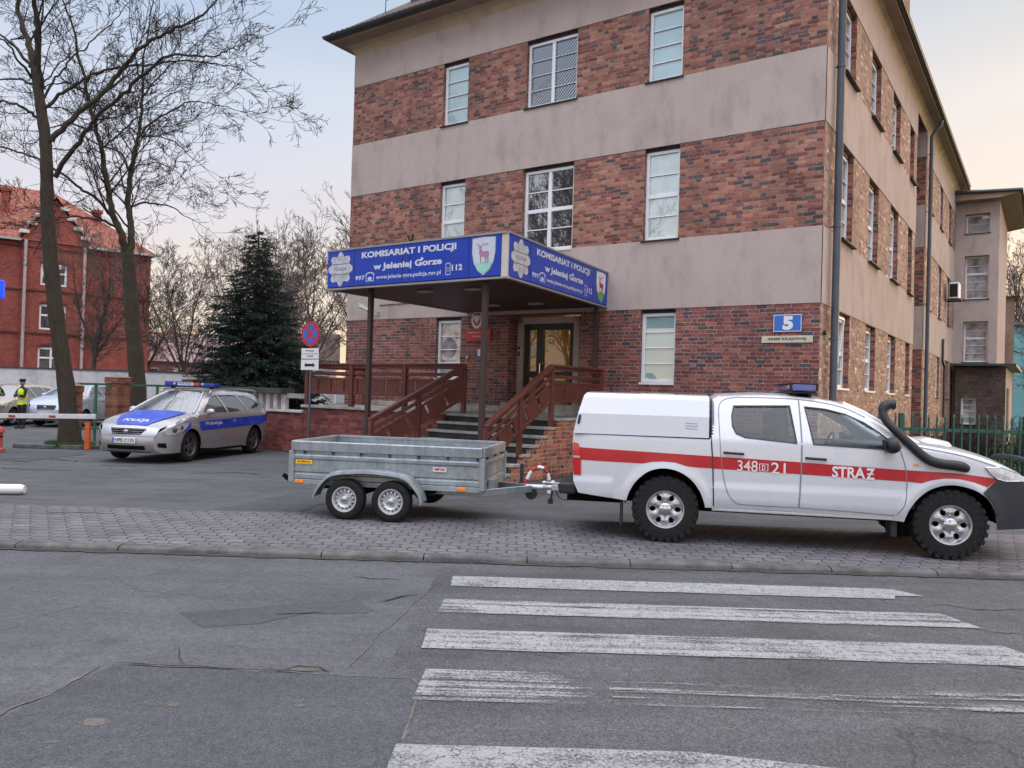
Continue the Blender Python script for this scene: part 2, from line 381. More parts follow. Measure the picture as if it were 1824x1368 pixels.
def paver():
    N = NT('paver_blocks'); v0 = N.obj()
    s = N.n('ShaderNodeSeparateXYZ'); N.L(v0, s.inputs[0])
    W, H = .20, .165
    # zig-zag joints of interlocking blocks
    zig = lambda a, per: N.math('MULTIPLY', N.math('SUBTRACT', N.math('PINGPONG', N.math('ADD', a, per * 10), per / 2), per / 4), .34)
    yr = N.math('DIVIDE', N.math('ADD', s.outputs[1], zig(s.outputs[0], W / 1)), H); row = N.math('FLOOR', yr); odd = N.math('FLOORED_MODULO', row, 2)
    xr = N.math('ADD', N.math('DIVIDE', N.math('ADD', s.outputs[0], zig(s.outputs[1], H)), W), N.math('MULTIPLY', odd, .5)); cell = N.math('FLOOR', xr)
    fx = N.math('MULTIPLY', N.math('SUBTRACT', xr, cell), W); fy = N.math('MULTIPLY', N.math('SUBTRACT', yr, row), H)
    dx = N.math('MINIMUM', fx, N.math('SUBTRACT', W, fx)); dy = N.math('MINIMUM', fy, N.math('SUBTRACT', H, fy))
    wide = N.math('ADD', .0035, N.math('MULTIPLY', N.noise(v0, 3.5, 4, .7), .006))
    d = N.math('SUBTRACT', N.math('MINIMUM', dx, dy), wide); mask = N.smooth(d, -.001, .004)
    cb = N.n('ShaderNodeCombineXYZ'); N.L(cell, cb.inputs[0]); N.L(row, cb.inputs[1])
    w = N.n('ShaderNodeTexWhiteNoise', noise_dimensions='3D'); N.L(cb.outputs[0], w.inputs[0])
    c = N.ramp(w.outputs['Value'], [(0, (.120, .112, .118)), (.3, (.150, .138, .145)), (.55, (.165, .145, .150)), (.8, (.138, .122, .132)), (1, (.182, .165, .166))])
    c = N.mix(1.0, c, N.ramp(N.noise(v0, 90, 3, .7), [(.3, (.70, .73, .76)), (.7, (1.08, 1.12, 1.17))]), 'MULTIPLY')
    c = N.mix(1.0, c, N.ramp(N.noise(v0, .9, 5, .6), [(.3, .78), (.7, 1.15)]), 'MULTIPLY')
    c = N.mix(mask, (.032, .031, .032), c)
    # sand and dirt silted into and over the joints here and there
    c = N.mix(N.math('MULTIPLY', N.smooth(N.noise(v0, .55, 5, .65), .55, .68), .55), c, (.115, .108, .105))
    h = N.math('ADD', N.math('MULTIPLY', mask, 1.0), N.math('MULTIPLY', N.noise(v0, 120, 2), .25))
    return N.out(c, .85, N.bump(h, .7, .008), 0, .35)
M_paver = paver()
M_kerb = None
def concrete(name, c, var=.25, sc=3):
    N = NT(name); v = N.obj()
    a = N.mix(1.0, c, N.ramp(N.noise(v, sc, 6, .65), [(.3, 1 - var), (.7, 1 + var)]), 'MULTIPLY')
    a = N.mix(1.0, a, N.ramp(N.noise(v, 120, 3, .7), [(.3, .8), (.7, 1.2)]), 'MULTIPLY')
    return N.out(a, .85, N.bump(N.noise(v, 70, 4, .7), .4, .006), 0, .3)
M_kerb = concrete('kerb_stone', (.098, .093, .093), .45, 5)
M_kerbdirt = concrete('kerb_gutter_dirt', (.05, .047, .045), .4, 5)
def paintmat(name, wear, streak=0.0, col_=(.33, .33, .34), fade=None):
    """worn road paint: chipped away by noise, tyre streaks run along X"""
    N = NT(name); v = N.obj()
    a = N.mix(1.0, (.098, .097, .103), N.ramp(N.noise(v, 170, 3, .75), [(.32, .5), (.5, 1), (.68, 1.7)]), 'MULTIPLY')
    p = N.mix(1.0, col_, N.ramp(N.noise(v, 30, 5, .7), [(.3, .72), (.7, 1.08)]), 'MULTIPLY')
    chip = N.noise(v, 62, 4, .8); big = N.noise(v, 2.6, 4, .6)
    st = N.noise(N.mapping(v, (.45, 16, 1)), 1.0, 3, .6)
    t = N.math('ADD', N.math('ADD', N.math('MULTIPLY', chip, .8), N.math('MULTIPLY', big, .55)), N.math('MULTIPLY', st, streak))
    lo = wear + .5 * streak
    if fade:
        sx_ = N.n('ShaderNodeSeparateXYZ'); N.L(v, sx_.inputs[0]); t = N.math('SUBTRACT', t, N.math('MULTIPLY', N.smooth(sx_.outputs[0], fade[0], fade[1]), fade[2]))
    k = N.math('MULTIPLY', N.smooth(t, lo - .13, lo + .15), .92)
    vo = N.n('ShaderNodeTexVoronoi', feature='DISTANCE_TO_EDGE'); vo.inputs['Scale'].default_value = 9
    wv = N.n('ShaderNodeVectorMath', operation='ADD'); N.L(v, wv.inputs[0])
    nn = N.n('ShaderNodeTexNoise'); nn.inputs['Scale'].default_value = 7; nn.inputs['Detail'].default_value = 4; N.L(v, nn.inputs[0])
    ws = N.n('ShaderNodeVectorMath', operation='SCALE'); ws.inputs['Scale'].default_value = .25; N.L(nn.outputs['Color'], ws.inputs[0]); N.L(ws.outputs[0], wv.inputs[1]); N.L(wv.outputs[0], vo.inputs['Vector'])
    cr = N.math('MULTIPLY', N.smooth(vo.outputs['Distance'], .035, .008), N.smooth(big, .42, .6))
    k = N.math('MULTIPLY', k, N.math('SUBTRACT', 1.0, N.math('MULTIPLY', cr, .75)))
    N.out(p, .8, N.bump(N.noise(v, 200, 2), .4, .004), 0, .35)
    tr = N.n('ShaderNodeBsdfTransparent'); mx = N.n('ShaderNodeMixShader'); N.L(k, mx.inputs[0]); N.L(tr.outputs[0], mx.inputs[1]); N.L(N.b.outputs[0], mx.inputs[2]); N.L(mx.outputs[0], N.o.inputs[0])
    return N.mat
# brickwork
BR_FRONT = [(0, (.27, .085, .06)), (.14, (.40, .165, .105)), (.30, (.20, .058, .045)), (.44, (.41, .18, .12)), (.60, (.33, .12, .085)), (.74, (.17, .06, .052)), (.82, (.36, .14, .10)), (.90, (.085, .068, .072)), (.95, (.13, .095, .10)), (.98, (.40, .16, .11))]
M_brick = brick_mat('facade_brick', [(p, (c[0] * .92, c[1] * .90, c[2] * .88)) for p, c in BR_FRONT], (.31, .265, .24), wob=.009, dirt=.42)
BR_LOW = [(0, (.20, .058, .048)), (.2, (.26, .08, .06)), (.4, (.15, .045, .04)), (.58, (.30, .10, .07)), (.76, (.065, .055, .062)), (.86, (.21, .065, .05)), (.95, (.12, .055, .05))]
M_brick_low = brick_mat('ground_floor_brick', [(p, tuple(k * 1.0 for k in c)) for p, c in BR_LOW], (.34, .29, .27), mw=.012, dirt=.3, wob=.008)
BR_SIDE = [(0, (.30, .165, .130)), (.25, (.34, .195, .155)), (.5, (.26, .14, .112)), (.7, (.36, .215, .17)), (.86, (.16, .095, .085)), (.94, (.60, .46, .36))]
M_brick_side = brick_mat('side_brick', BR_SIDE, (.36, .30, .26), dirt=.28)
BR_WALL = [(0, (.21, .05, .043)), (.25, (.25, .062, .052)), (.5, (.17, .04, .037)), (.7, (.29, .08, .063)), (.88, (.13, .038, .036))]
M_brick_wall = brick_mat('low_wall_brick', BR_WALL, (.17, .11, .10), H=.083, P=.40, Ls=.27, mw=.010, dirt=.3)
BR_DARK = [(0, (.10, .065, .055)), (.5, (.075, .05, .045)), (.8, (.13, .08, .065))]
M_brick_dark = brick_mat('dark_brick', BR_DARK, (.085, .07, .062), dirt=.3)
BR_RED = [(0, (.27, .060, .045)), (.3, (.30, .070, .050)), (.6, (.25, .052, .042)), (.85, (.32, .082, .062))]
M_brick_red = brick_mat('red_building_brick', BR_RED, (.30, .10, .08), dirt=.22, mvar=.2)
BR_STEP = [(0, (.33, .10, .065)), (.25, (.40, .14, .085)), (.5, (.25, .075, .055)), (.72, (.45, .18, .11)), (.88, (.085, .06, .06))]
M_brick_step = brick_mat('stair_side_brick', BR_STEP, (.48, .40, .30), H=.083, mw=.012, dirt=.25)
def plaster():
    N = NT('stained_plaster'); uv = N.uv()
    c = N.mix(N.noise(uv, .55, 6, .65, .6), (.40, .315, .285), (.50, .412, .375))
    st = N.noise(N.mapping(uv, (1.3, .5, 1)), 1.5, 7, .68)
    c = N.mix(1.0, c, N.ramp(st, [(.30, .76), (.48, 1.0), (.7, 1.07)]), 'MULTIPLY')
    c = N.mix(N.math('MULTIPLY', N.smooth(N.noise(uv, .35, 5, .6), .52, .72), .35), c, (.30, .215, .17))
    c = N.mix(1.0, c, N.ramp(N.noise(uv, 30, 4, .7), [(.3, .93), (.7, 1.06)]), 'MULTIPLY')
    return N.out(c, .9, N.bump(N.noise(uv, 90, 4, .7), .35, .004), 0, .3)
M_plaster = plaster()
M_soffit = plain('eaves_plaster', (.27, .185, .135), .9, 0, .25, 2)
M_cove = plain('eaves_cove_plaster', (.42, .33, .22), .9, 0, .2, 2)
M_gutter = plain('grey_gutter_metal', (.06, .065, .07), .45, .5, .2, 5)
M_pipe = plain('grey_blue_pipe_paint', (.085, .10, .125), .5, .1, .15, 3)
def tiles(name, c, H=.30, W=.22):
    N = NT(name); uv = N.uv(); s = N.n('ShaderNodeSeparateXYZ'); N.L(uv, s.inputs[0])
    y = N.math('DIVIDE', s.outputs[1], H); r = N.math('FLOOR', y); f = N.math('SUBTRACT', y, r)
    x = N.math('DIVIDE', s.outputs[0], W); cx = N.math('FLOOR', x)
    cb = N.n('ShaderNodeCombineXYZ'); N.L(cx, cb.inputs[0]); N.L(r, cb.inputs[1])
    w = N.n('ShaderNodeTexWhiteNoise', noise_dimensions='3D'); N.L(cb.outputs[0], w.inputs[0])
    a = N.mix(1.0, c, N.ramp(w.outputs['Value'], [(0, .7), (1, 1.25)]), 'MULTIPLY')
    a = N.mix(1.0, a, N.ramp(N.noise(uv, .8, 5), [(.3, .75), (.7, 1.15)]), 'MULTIPLY')
    a = N.mix(N.smooth(f, .84, .95), a, tuple(k * .28 for k in c))
    h = N.math('ADD', N.math('MULTIPLY', N.math('SUBTRACT', 1.0, f), 1.0), N.math('MULTIPLY', N.math('PINGPONG', x, .5), .8))
    return N.out(a, .8, N.bump(h, .8, .03), 0, .3)
M_tile = tiles('red_roof_tiles', (.25, .082, .056))
M_tile_dark = tiles('dark_roof_tiles', (.09, .06, .05), .3, .25)
M_frame = plain('white_window_frame', (.74, .75, .77), .45, 0, .06, 3)
M_sill = plain('dark_sill_and_shade_strip', (.02, .017, .017), .6, .2, .2, 5)
M_sill_w = plain('white_sill', (.68, .68, .68), .5, 0, .08, 4)
def pane(name, c, spec=1.0, var=.25, rough=.02, sc=.8, fk=.9):
    N = NT(name); v = N.obj(); k = N.ramp(N.noise(v, sc, 3, .5), [(.35, 1 - var), (.65, 1 + var)])
    m = N.out(N.mix(1.0, c, k, 'MULTIPLY'), .5, N.bump(N.noise(v, 1.6, 2), .12, .01), 0, .3)
    g = N.n('ShaderNodeBsdfGlossy'); g.inputs['Roughness'].default_value = rough
    N.L(N.bump(N.noise(v, 1.1, 2), .05, .02), g.inputs['Normal'])
    fr = N.n('ShaderNodeLayerWeight'); fr.inputs['Blend'].default_value = .35
    f = N.math('ADD', N.math('MULTIPLY', fr.outputs['Fresnel'], fk), .12 * spec, clamp=True)
    mx = N.n('ShaderNodeMixShader'); N.L(f, mx.inputs[0]); N.L(N.b.outputs[0], mx.inputs[1]); N.L(g.outputs[0], mx.inputs[2]); N.L(mx.outputs[0], N.o.inputs[0])
    return m
M_pane_dark = pane('dark_window_glass', (.02, .02, .024), 3.0)
M_pane_teal = pane('window_with_teal_blind', (.32, .46, .46), 1.5, .10)
M_pane_mint = pane('window_with_mint_curtain', (.36, .46, .42), 2.2, .18, sc=3)
M_pane_net = pane('window_with_net_curtain', (.30, .30, .31), 1.2, .5, sc=3)
M_carglass = pane('dark_car_glass', (.006, .007, .009), .05, .2, .02, fk=.30)
M_iron = plain('black_iron', (.02, .02, .02), .5, .6)
# ------------------------------------------------------------------ ground, road, kerb, pavement
def flat(name, poly, z, mat, step=None, kind='structure'):
    mb = MB()
    mb.F([mb.P((x, y, z)) for x, y in poly]); o = mb.build(name, mat, recalc=False)
    if o.data.polygons[0].normal.z < 0: o.data.flip_normals()
    return tag(o, kind=kind)
flat('ground', [(-400, -300), (400, -300), (400, 500), (-400, 500)], -.010, M_yard)
flat('road', [(-120, -2.2), (120, -2.2), (120, 7.70), (-120, 7.70)], -.006, M_road)
flat('crossing_asphalt', [(-.78, 1.0), (5.2, 1.0), (5.6, 7.6), (-.62, 7.6)], -.0035, M_road2)
flat('asphalt_patch', [(-2.28, 4.62), (-1.5, 4.60), (-.53, 4.54), (-.47, 4.40), (-.49, 1.3), (-4.0, 1.3), (-2.55, 3.35)], -.003, M_patch)
def wob(poly, a, seed, step=.12):
    out = []
    for i, (x, y) in enumerate(resample(poly, step)):
        n = noise.noise_vector(Vector((x * 3, y * 3, seed))); out.append((x + n.x * a, y + n.y * a))
    return out
flat('dark_asphalt_patch', wob([(-2.35, 5.72), (-1.35, 6.12), (-1.12, 6.16), (-.98, 5.95), (-1.02, 5.84), (-1.45, 5.80), (-1.72, 5.50), (-2.05, 5.40)], .03, 1), -.0035, M_patch2)
# light sealed joint round the rectangular patch, and cracks in the road
M_joint = concrete('joint_sand', (.115, .108, .105), .4, 12)
def ribbon(name, pts, w, z, mat, jit=.03, seed=0, top=True):
    mb = MB(); P = []
    for i, (a, b) in enumerate(zip(pts, pts[1:])):
        k = max(1, int(math.dist(a, b) / .05))
        P += [(a[0] + (b[0] - a[0]) * t / k, a[1] + (b[1] - a[1]) * t / k) for t in range(k)]
    P.append(pts[-1]); rows = []
    for i, p in enumerate(P):
        q = P[min(i + 1, len(P) - 1)]; r = P[max(i - 1, 0)]; d = Vector((q[0] - r[0], q[1] - r[1])).normalized(); n = Vector((-d.y, d.x))
        o = noise.noise(Vector((p[0] * 4, p[1] * 4, seed))) * jit + noise.noise(Vector((p[0] * 19, p[1] * 19, seed + 2))) * jit * .35; ww = w * (.55 + .9 * abs(noise.noise(Vector((p[0] * 7, p[1] * 7, seed + 5))))) * min(1, (i + 1) / 4, (len(P) - i) / 4)
        rows.append([(p[0] + n.x * (o - ww / 2), p[1] + n.y * (o - ww / 2), z), (p[0] + n.x * (o + ww / 2), p[1] + n.y * (o + ww / 2), z)])
    mb.grid(rows); o = mb.build(name, mat, recalc=False)
    if o.data.polygons[0].normal.z < 0: o.data.flip_normals()
    return tag(o, kind='structure')
M_crack = plain('crack_dark', (.012, .012, .012), .95, 0, .3, 9)
ribbon('patch_joint', [(-2.30, 4.64), (-1.5, 4.61), (-.52, 4.545), (-.455, 4.42), (-.475, 1.3)], .018, .0, M_joint, .02, 2)
ribbon('patch_joint', [(-2.32, 4.62), (-2.55, 3.35), (-3.95, 1.5)], .028, .0, M_joint, .06, 3)
ribbon('road_crack', [(-2.28, 4.655), (-1.9, 4.645), (-1.1, 4.60)], .016, .001, M_crack, .02, 4)
ribbon('road_crack', [(-1.66, 5.74), (-1.52, 5.78), (-1.36, 5.83)], .03, .001, M_crack, .02, 5)
ribbon('road_crack', [(-1.30, 4.62), (-1.22, 4.70), (-1.08, 4.69), (-1.02, 4.60)], .025, .001, M_crack, .03, 6)
ribbon('road_crack', [(-1.0, 6.15), (-.85, 6.32), (-.72, 6.44)], .03, .001, M_crack, .08, 7)
ribbon('road_crack', [(-1.35, 6.95), (-1.15, 6.90), (-.92, 6.93)], .025, .001, M_crack, .06, 8)
ribbon('road_crack', [(-2.05, 4.95), (-1.95, 4.78), (-1.85, 4.68)], .012, .001, M_crack, .06, 9)
ribbon('road_crack', [(-.52, 7.3), (-.70, 6.2), (-.86, 5.2), (-.92, 4.65)], .012, .001, M_joint, .03, 10)
for i, pts in enumerate([[(3.5, 6.6), (4.1, 6.45), (4.7, 6.55)], [(2.6, 5.5), (3.0, 5.35), (3.3, 5.2), (3.8, 5.3)], [(2.9, 5.45), (3.1, 5.15), (3.45, 5.0)], [(2.7, 5.3), (2.9, 5.2), (3.3, 5.35), (3.7, 5.1)], [(3.1, 6.0), (3.6, 5.85), (4.3, 5.7)]]):
    ribbon('road_crack', pts, .016, .0015, M_crack, .1, 20 + i)
# pale scuffs
M_scuff = paintmat('pale_scuff', .60, 0, (.15, .14, .128))
for i, (x, y, a, b) in enumerate([(-1.75, 4.05, .10, .035), (-1.98, 3.85, .09, .04), (-2.05, 3.62, .03, .02), (-1.47, 4.60, .07, .03), (-1.16, 4.66, .10, .03), (-1.87, 3.38, .09, .03), (-1.03, 4.12, .03, .02), (-.85, 4.12, .02, .015)]):
    flat('pale_scuff', wob([(x + a * cos(t * pi / 6), y + b * sin(t * pi / 6)) for t in range(12)], .05, i, .03), -.0005, M_scuff)
# crossing stripes, each worn its own way
STR = [(-.47, 3.55, 6.72, 7.08, .56, .1), (-.49, 3.46, 5.91, 6.29, .59, .8), (-.53, 3.45, 5.08, 5.49, .59, .6), (-.48, 3.6, 4.23, 4.70, .64, .9), (-.49, 3.5, 3.2, 3.70, .61, .25)]
for i, (x0, x1, y0, y1, wear, stk) in enumerate(STR):
    mt = paintmat('worn_stripe_paint_%s' % 'abcde'[i], wear, stk)
    if i == 3:
        flat('crosswalk_stripe', [(x0, y0), (1.5, y0), (1.5, y1), (x0 + .02, y1)], .004, paintmat('fading_stripe_paint', wear, stk, fade=(.1, 1.3, 1.0)))
        mt = paintmat('faint_stripe_paint', .80, 2.2, (.30, .29, .29))
        flat('crosswalk_stripe', [(.6, 4.24), (3.6, 4.24), (3.6, 4.62), (.6, 4.62)], .0055, mt)
    elif i == 4: flat('crosswalk_stripe', wob([(x0, y0), (2.2, y0), (1.9, 3.52), (1.35, 3.62), (.9, y1), (x0, y1)], .015, i), .004, mt)
    elif i == 0: flat('crosswalk_stripe', wob([(x0, y0), (3.30, y0 + .0), (3.36, y0 + .12), (3.62, y0 + .12), (3.45, y1), (x0, y1)], .012, i), .004, mt)
    else: flat('crosswalk_stripe', wob([(x0, y0), (x1 + .1, y0), (x1, y1), (x0, y1)], .012, i), .004, mt)
# kerb: rounded stones laid end to end
random.seed(3); x = -60.0; k = 0
while x < 60:
    L_ = 1.0 + random.uniform(-.03, .03); mb = MB()
    if -30 < x < 20:
        dz = random.uniform(-.008, .006); dy = random.uniform(-.012, .012)
        prof = [(7.70, -.02), (7.702, .022), (7.712, .036), (7.735, .045), (7.84, .050), (7.845, -.02)]
        rows = []
        for s_ in (.004, L_ * .25, L_ * .5, L_ * .75, L_ - .008):
            rows.append([(x + s_, a + dy + .006 * noise.noise(Vector((x + s_, a * 9, 3))), b + dz + .006 * noise.noise(Vector((x + s_, a * 9, 7)))) for a, b in prof])
        mb.grid(rows); mb.F([mb.P(p) for p in rows[0]]); mb.F([mb.P(p) for p in rows[-1]])
        tag(mb.build('kerb', M_kerb, smooth=50), kind='structure')
    x += L_
ribbon('gutter_dirt', [(-20, 7.665), (20, 7.665)], .10, .0015, M_kerbdirt, .03, 31)
_m = MB(); _m.box(-60, 60, 7.846, 10.08, -.05, .046)
tag(_m.build('pavement', M_paver), kind='structure')
_m = MB(); _m.box(-60, 60, 10.08, 10.16, -.05, .040)
tag(_m.build('pavement_edging', M_kerb), kind='structure')
# manhole-like broken grate in the pavement, far left
ribbon('pavement_gap', [(-5.6, 9.45), (-5.15, 9.62), (-4.75, 9.62)], .04, .0475, M_crack, .04, 41)
for pts in ([(-6.0, 14.6), (-5.2, 14.9), (-4.6, 14.85)], [(-8.2, 15.4), (-7.5, 15.6), (-7.1, 15.5)], [(-10.4, 16.2), (-9.6, 16.5), (-8.7, 16.1)], [(-12, 16.8), (-11, 16.5), (-9.6, 15.8)], [(-9.4, 14.6), (-8.6, 14.4), (-8.0, 14.55)]):
    ribbon('yard_crack', pts, .06, .0, M_kerbdirt, .12, pts[0][0])
random.seed(21); _m = MB()
for _ in range(420):
    if random.random() < .6: lx, ly, lz = random.uniform(-9, 6), 7.66 - abs(random.gauss(0, .04)), .003
    else: lx, ly, lz = random.uniform(-9, 6), random.uniform(7.9, 10.0), .050
    a_ = random.uniform(0, 6.28); r_ = random.uniform(.006, .020); _m.F([_m.P((lx + r_ * cos(a_ + q) * (1 if q % 3.1 < 1.5 else .6), ly + r_ * sin(a_ + q), lz + random.uniform(0, .006))) for q in (0, 1.57, 3.14, 4.71)])
tag(_m.build('leaf_litter', plain('dry_leaf_bits', (.10, .065, .035), .9, 0, .5, 40), recalc=False), kind='stuff')
flat('damp_yard_patch', wob([(-3.9, 10.35), (-2.75, 10.3), (-2.5, 12.2), (-3.2, 12.6), (-3.6, 11.6)], .1, 4), -.004, M_patch2)
flat('damp_yard_patch', wob([(-11.6, 15.7), (-9.7, 15.8), (-9.5, 17.9), (-10.6, 18.3), (-12.2, 17.4)], .15, 5), -.004, M_patch2)
# ------------------------------------------------------------------ the brick police building (local frame: x = -u, y into the depth, corner at origin)
BX, BY, YAW = 5.809, 14.963, .59981
BLD = empty('brick_building', (BX, BY, 0), -YAW, 'three storey brick building with bands of grey pink plaster, white windows and wide eaves', 'building')
BM = Matrix.Translation((BX, BY, 0)) @ Matrix.Rotation(-YAW, 4, 'Z')
def bl(u, w, z): return BM @ Vector((-u, w, z))      # building coordinates -> world
ZE = 11.22
bands = [(0, 3.55, 'low'), (3.55, 5.02, 'p'), (5.02, 7.03, 'b'), (7.03, 8.46, 'p'), (8.46, 10.10, 'b'), (10.10, ZE, 'p')]
def wallgrid(mb, a0, a1, holes, fn, midx):
    """wall face in (a,z) with holes; plaster bands stand 12 mm proud"""
    for z0, z1, k in bands:
        off = .012 if k == 'p' else 0
        A = sorted({a0, a1} | {h[0] for h in holes if h[3] > z0 and h[2] < z1} | {h[1] for h in holes if h[3] > z0 and h[2] < z1})
        Z = sorted({z0, z1} | {min(max(h[2], z0), z1) for h in holes} | {min(max(h[3], z0), z1) for h in holes})
        for i in range(len(A) - 1):
            for j in range(len(Z) - 1):
                ca = (A[i] + A[i + 1]) / 2; cz = (Z[j] + Z[j + 1]) / 2
                if any(h[0] < ca < h[1] and h[2] < cz < h[3] for h in holes): continue
                mb.F([mb.P(fn(a, z, off)) for a, z in ((A[i], Z[j]), (A[i + 1], Z[j]), (A[i + 1], Z[j + 1]), (A[i], Z[j + 1]))], midx[k])
        if off:
            mb.F([mb.P(fn(a, z, o)) for a, z, o in ((a0, z0, 0), (a1, z0, 0), (a1, z0, off), (a0, z0, off))], midx[k])
            mb.F([mb.P(fn(a, z, o)) for a, z, o in ((a0, z1, 0), (a1, z1, 0), (a1, z1, off), (a0, z1, off))], midx[k])
def reveal(mb, a0, a1, z0, z1, fn, dep, m):
    q = [(a0, z0), (a1, z0), (a1, z1), (a0, z1)]
    for i in range(4):
        (p, r), (s_, t) = q[i], q[(i + 1) % 4]
        mb.F([mb.P(fn(p, r, .0)), mb.P(fn(s_, t, .0)), mb.P(fn(s_, t, -dep)), mb.P(fn(p, r, -dep))], m)
COLS = [(8.645, 9.455), (5.49, 6.88), (2.915, 3.72)]
ROWS = [(1.97, 3.535), (5.03, 7.03), (8.47, 10.10)]
F_holes = []
for j, (z0, z1) in enumerate(ROWS):
    for i, (a, b) in enumerate(COLS):
        if j == 0 and i == 1: continue
        F_holes.append((-b, -a, z0, z1))
F_holes.append((-7.18, -5.2, 1.17, 3.55))
ff = lambda a, z, o: (a, -o, z)
mb = MB(); wallgrid(mb, -12.71, 0, F_holes, ff, {'low': 1, 'b': 0, 'p': 2})
for h in F_holes: reveal(mb, *h, ff, .5 if h[0] == -7.18 else .16, 1 if h[2] < 3 else 0)
mb.build('front_wall', [M_brick, M_brick_low, M_plaster], BLD, recalc=False)
# side wall, with the recess between the two volumes
fs = lambda a, z, o: (o, a, z)
S_h = []
for j, (z0, z1) in enumerate(ROWS):
    for a, b in ((1.38, 2.63), (4.43, 5.66), (7.46, 8.70), (10.52, 11.40)): S_h.append((a, b, z0, z1))
S2_h = [(a, b, z0, z1) for z0, z1 in ROWS for a, b in ((15.13, 16.1), (18.22, 19.2), (21.3, 22.3))]
mb = MB()
wallgrid(mb, 0, 12.0, S_h, fs, {'low': 0, 'b': 0, 'p': 1}); wallgrid(mb, 14.2, 24.25, S2_h, fs, {'low': 0, 'b': 0, 'p': 1})
for h in S_h + S2_h: reveal(mb, *h, fs, .22, 2)
fr = lambda a, z, o: (a, 14.2 - o, z); wallgrid(mb, -.9, 0, [], fr, {'low': 2, 'b': 2, 'p': 1})
wallgrid(mb, 12.0, 14.2, [], lambda a, z, o: (-.9 + o, a, z), {'low': 2, 'b': 2, 'p': 1})
mb.build('side_wall', [M_brick_side, M_plaster, M_brick], BLD, recalc=False)
mb = MB(); mb.box(-12.70, -.95, 24.3, 24.35, 0, ZE); mb.box(-12.72, -12.705, .01, 24.3, 0, ZE); mb.build('rear_wall', M_plaster, BLD)
# windows
def window(kind, fn, a0, a1, z0, z1, gl, dep, nm, parent, cols=1, bars=3, trans=None, sill='dark', grille=False, tilt=False, proud=.05, top_shade=0):
    """frame > pane, sill. fn(a,z,o): o = outwards"""
    def bx(mb, p0, p1, q0, q1, o0, o1, m=0):
        pts = [fn(a, z, o) for a in (p0, p1) for z in (q0, q1) for o in (o0, o1)]
        i = [mb.P(p) for p in pts]
        for q in ((0, 1, 3, 2), (4, 6, 7, 5), (0, 4, 5, 1), (2, 3, 7, 6), (0, 2, 6, 4), (1, 5, 7, 3)): mb.F([i[k] for k in q], m)
    f = MB(); t = .07; d0, d1 = -dep - .06, -dep
    bx(f, a0, a0 + t, z0, z1, d0, d1); bx(f, a1 - t, a1, z0, z1, d0, d1)
    bx(f, a0 + t, a1 - t, z0, z0 + t, d0, d1 + .001); bx(f, a0 + t, a1 - t, z1 - t, z1, d0, d1 + .001)
    for c in range(1, cols):
        x = a0 + (a1 - a0) * c / cols; bx(f, x - .045, x + .045, z0 + t, z1 - t, d0 + .01, d1 - .004)
    zz = [z0 + t + (z1 - z0 - 2 * t) * (i + 1) / (bars + 1) for i in range(bars)]
    for i, z in enumerate(zz):
        h = .045 if (trans is not None and i == trans) else .013
        bx(f, a0 + t, a1 - t, z - h, z + h, d1 - .04, d1 - .012)
    fo = f.build(nm, M_frame, parent, bevel=.006, seg=1)
    if nm == 'window' and proud is not None and top_shade:
        lb_ = MB(); bx(lb_, a0, a1, z1 + .001, z1 + top_shade, d0, d1 + .02); lb_.build('top_shade_strip', M_sill, fo)  # dark strip stands in for the shadow at the window top
    g = MB(); g.F([g.P(fn(a, z, -dep - .045)) for a, z in ((a0 + t, z0 + t), (a1 - t, z0 + t), (a1 - t, z1 - t), (a0 + t, z1 - t))])
    g.build('pane', gl, fo, recalc=False)
    s_ = MB()
    if sill == 'dark':
        bx(s_, a0 - .04, a1 + .04, z0 - .035, z0 - .005, -dep, proud)
        s_.build('sill', M_sill, fo)
    else:
        bx(s_, a0 - .0, a1 + .0, z0 - .05, z0 - .002, -dep, .03); s_.build('sill', M_sill_w, fo, bevel=.005, seg=1)
    if grille:
        gr = MB()
        n = 26; W = a1 - a0; H = z1 - z0
        for i in range(-n, n + 1):
            # diagonal bars clipped to the opening
            c0 = i * .09; p = []
            for k in range(0, 41):
                x = W * k / 40; y = c0 + x
                if 0 <= y <= H: p.append((x, y))
            if len(p) > 1: gr.tube([fn(a0 + p[0][0], z0 + p[0][1], -.10), fn(a0 + p[-1][0], z0 + p[-1][1], -.10)], .006, 4)
        gr.build('grille', M_iron, fo)
    return fo
for j, (z0, z1) in enumerate(ROWS):
    for i, (a, b) in enumerate(COLS):
        if j == 0 and i == 1: continue
        gl = [[M_pane_net, None, M_pane_teal], [M_pane_mint, M_pane_dark, M_pane_mint], [M_pane_teal, M_pane_dark, M_pane_teal]][j][i]
        o = window('f', ff, -b, -a, z0, z1 - .07, gl, .09 if j else .10, 'window', BLD, 2 if i == 1 else 1, 3, 1 if j == 1 else None, 'white' if (i == 1 and j == 1) or j == 0 else 'dark', i == 1 and j == 2, top_shade=.07)
for h in S_h: window('s', fs, h[0], h[1], h[2], h[3] - .09, M_pane_dark, .115, 'window', BLD, 2 if h[1] - h[0] > 1 else 1, 3, 1 if h[2] < 8 else None, 'white' if h[2] < 3 else 'dark', proud=.11, top_shade=.09)
for h in S2_h: window('s', fs, *h, M_pane_dark, .08, 'window', BLD, 1, 3, None, 'dark', proud=.07)
# tilted open sash in the first ground-floor side window and the left front one
mb = MB()
for p0, p1 in (((-.02, 1.5, 3.42), (-.19, 1.5, 2.06)), ((-.02, 2.1, 3.42), (-.19, 2.1, 2.06)), ((-.02, 1.5, 3.42), (-.02, 2.1, 3.42)), ((-.19, 1.5, 2.06), (-.19, 2.1, 2.06))): mb.beam(p0, p1, .05, .05)
mb.build('open_sash', M_frame, BLD)
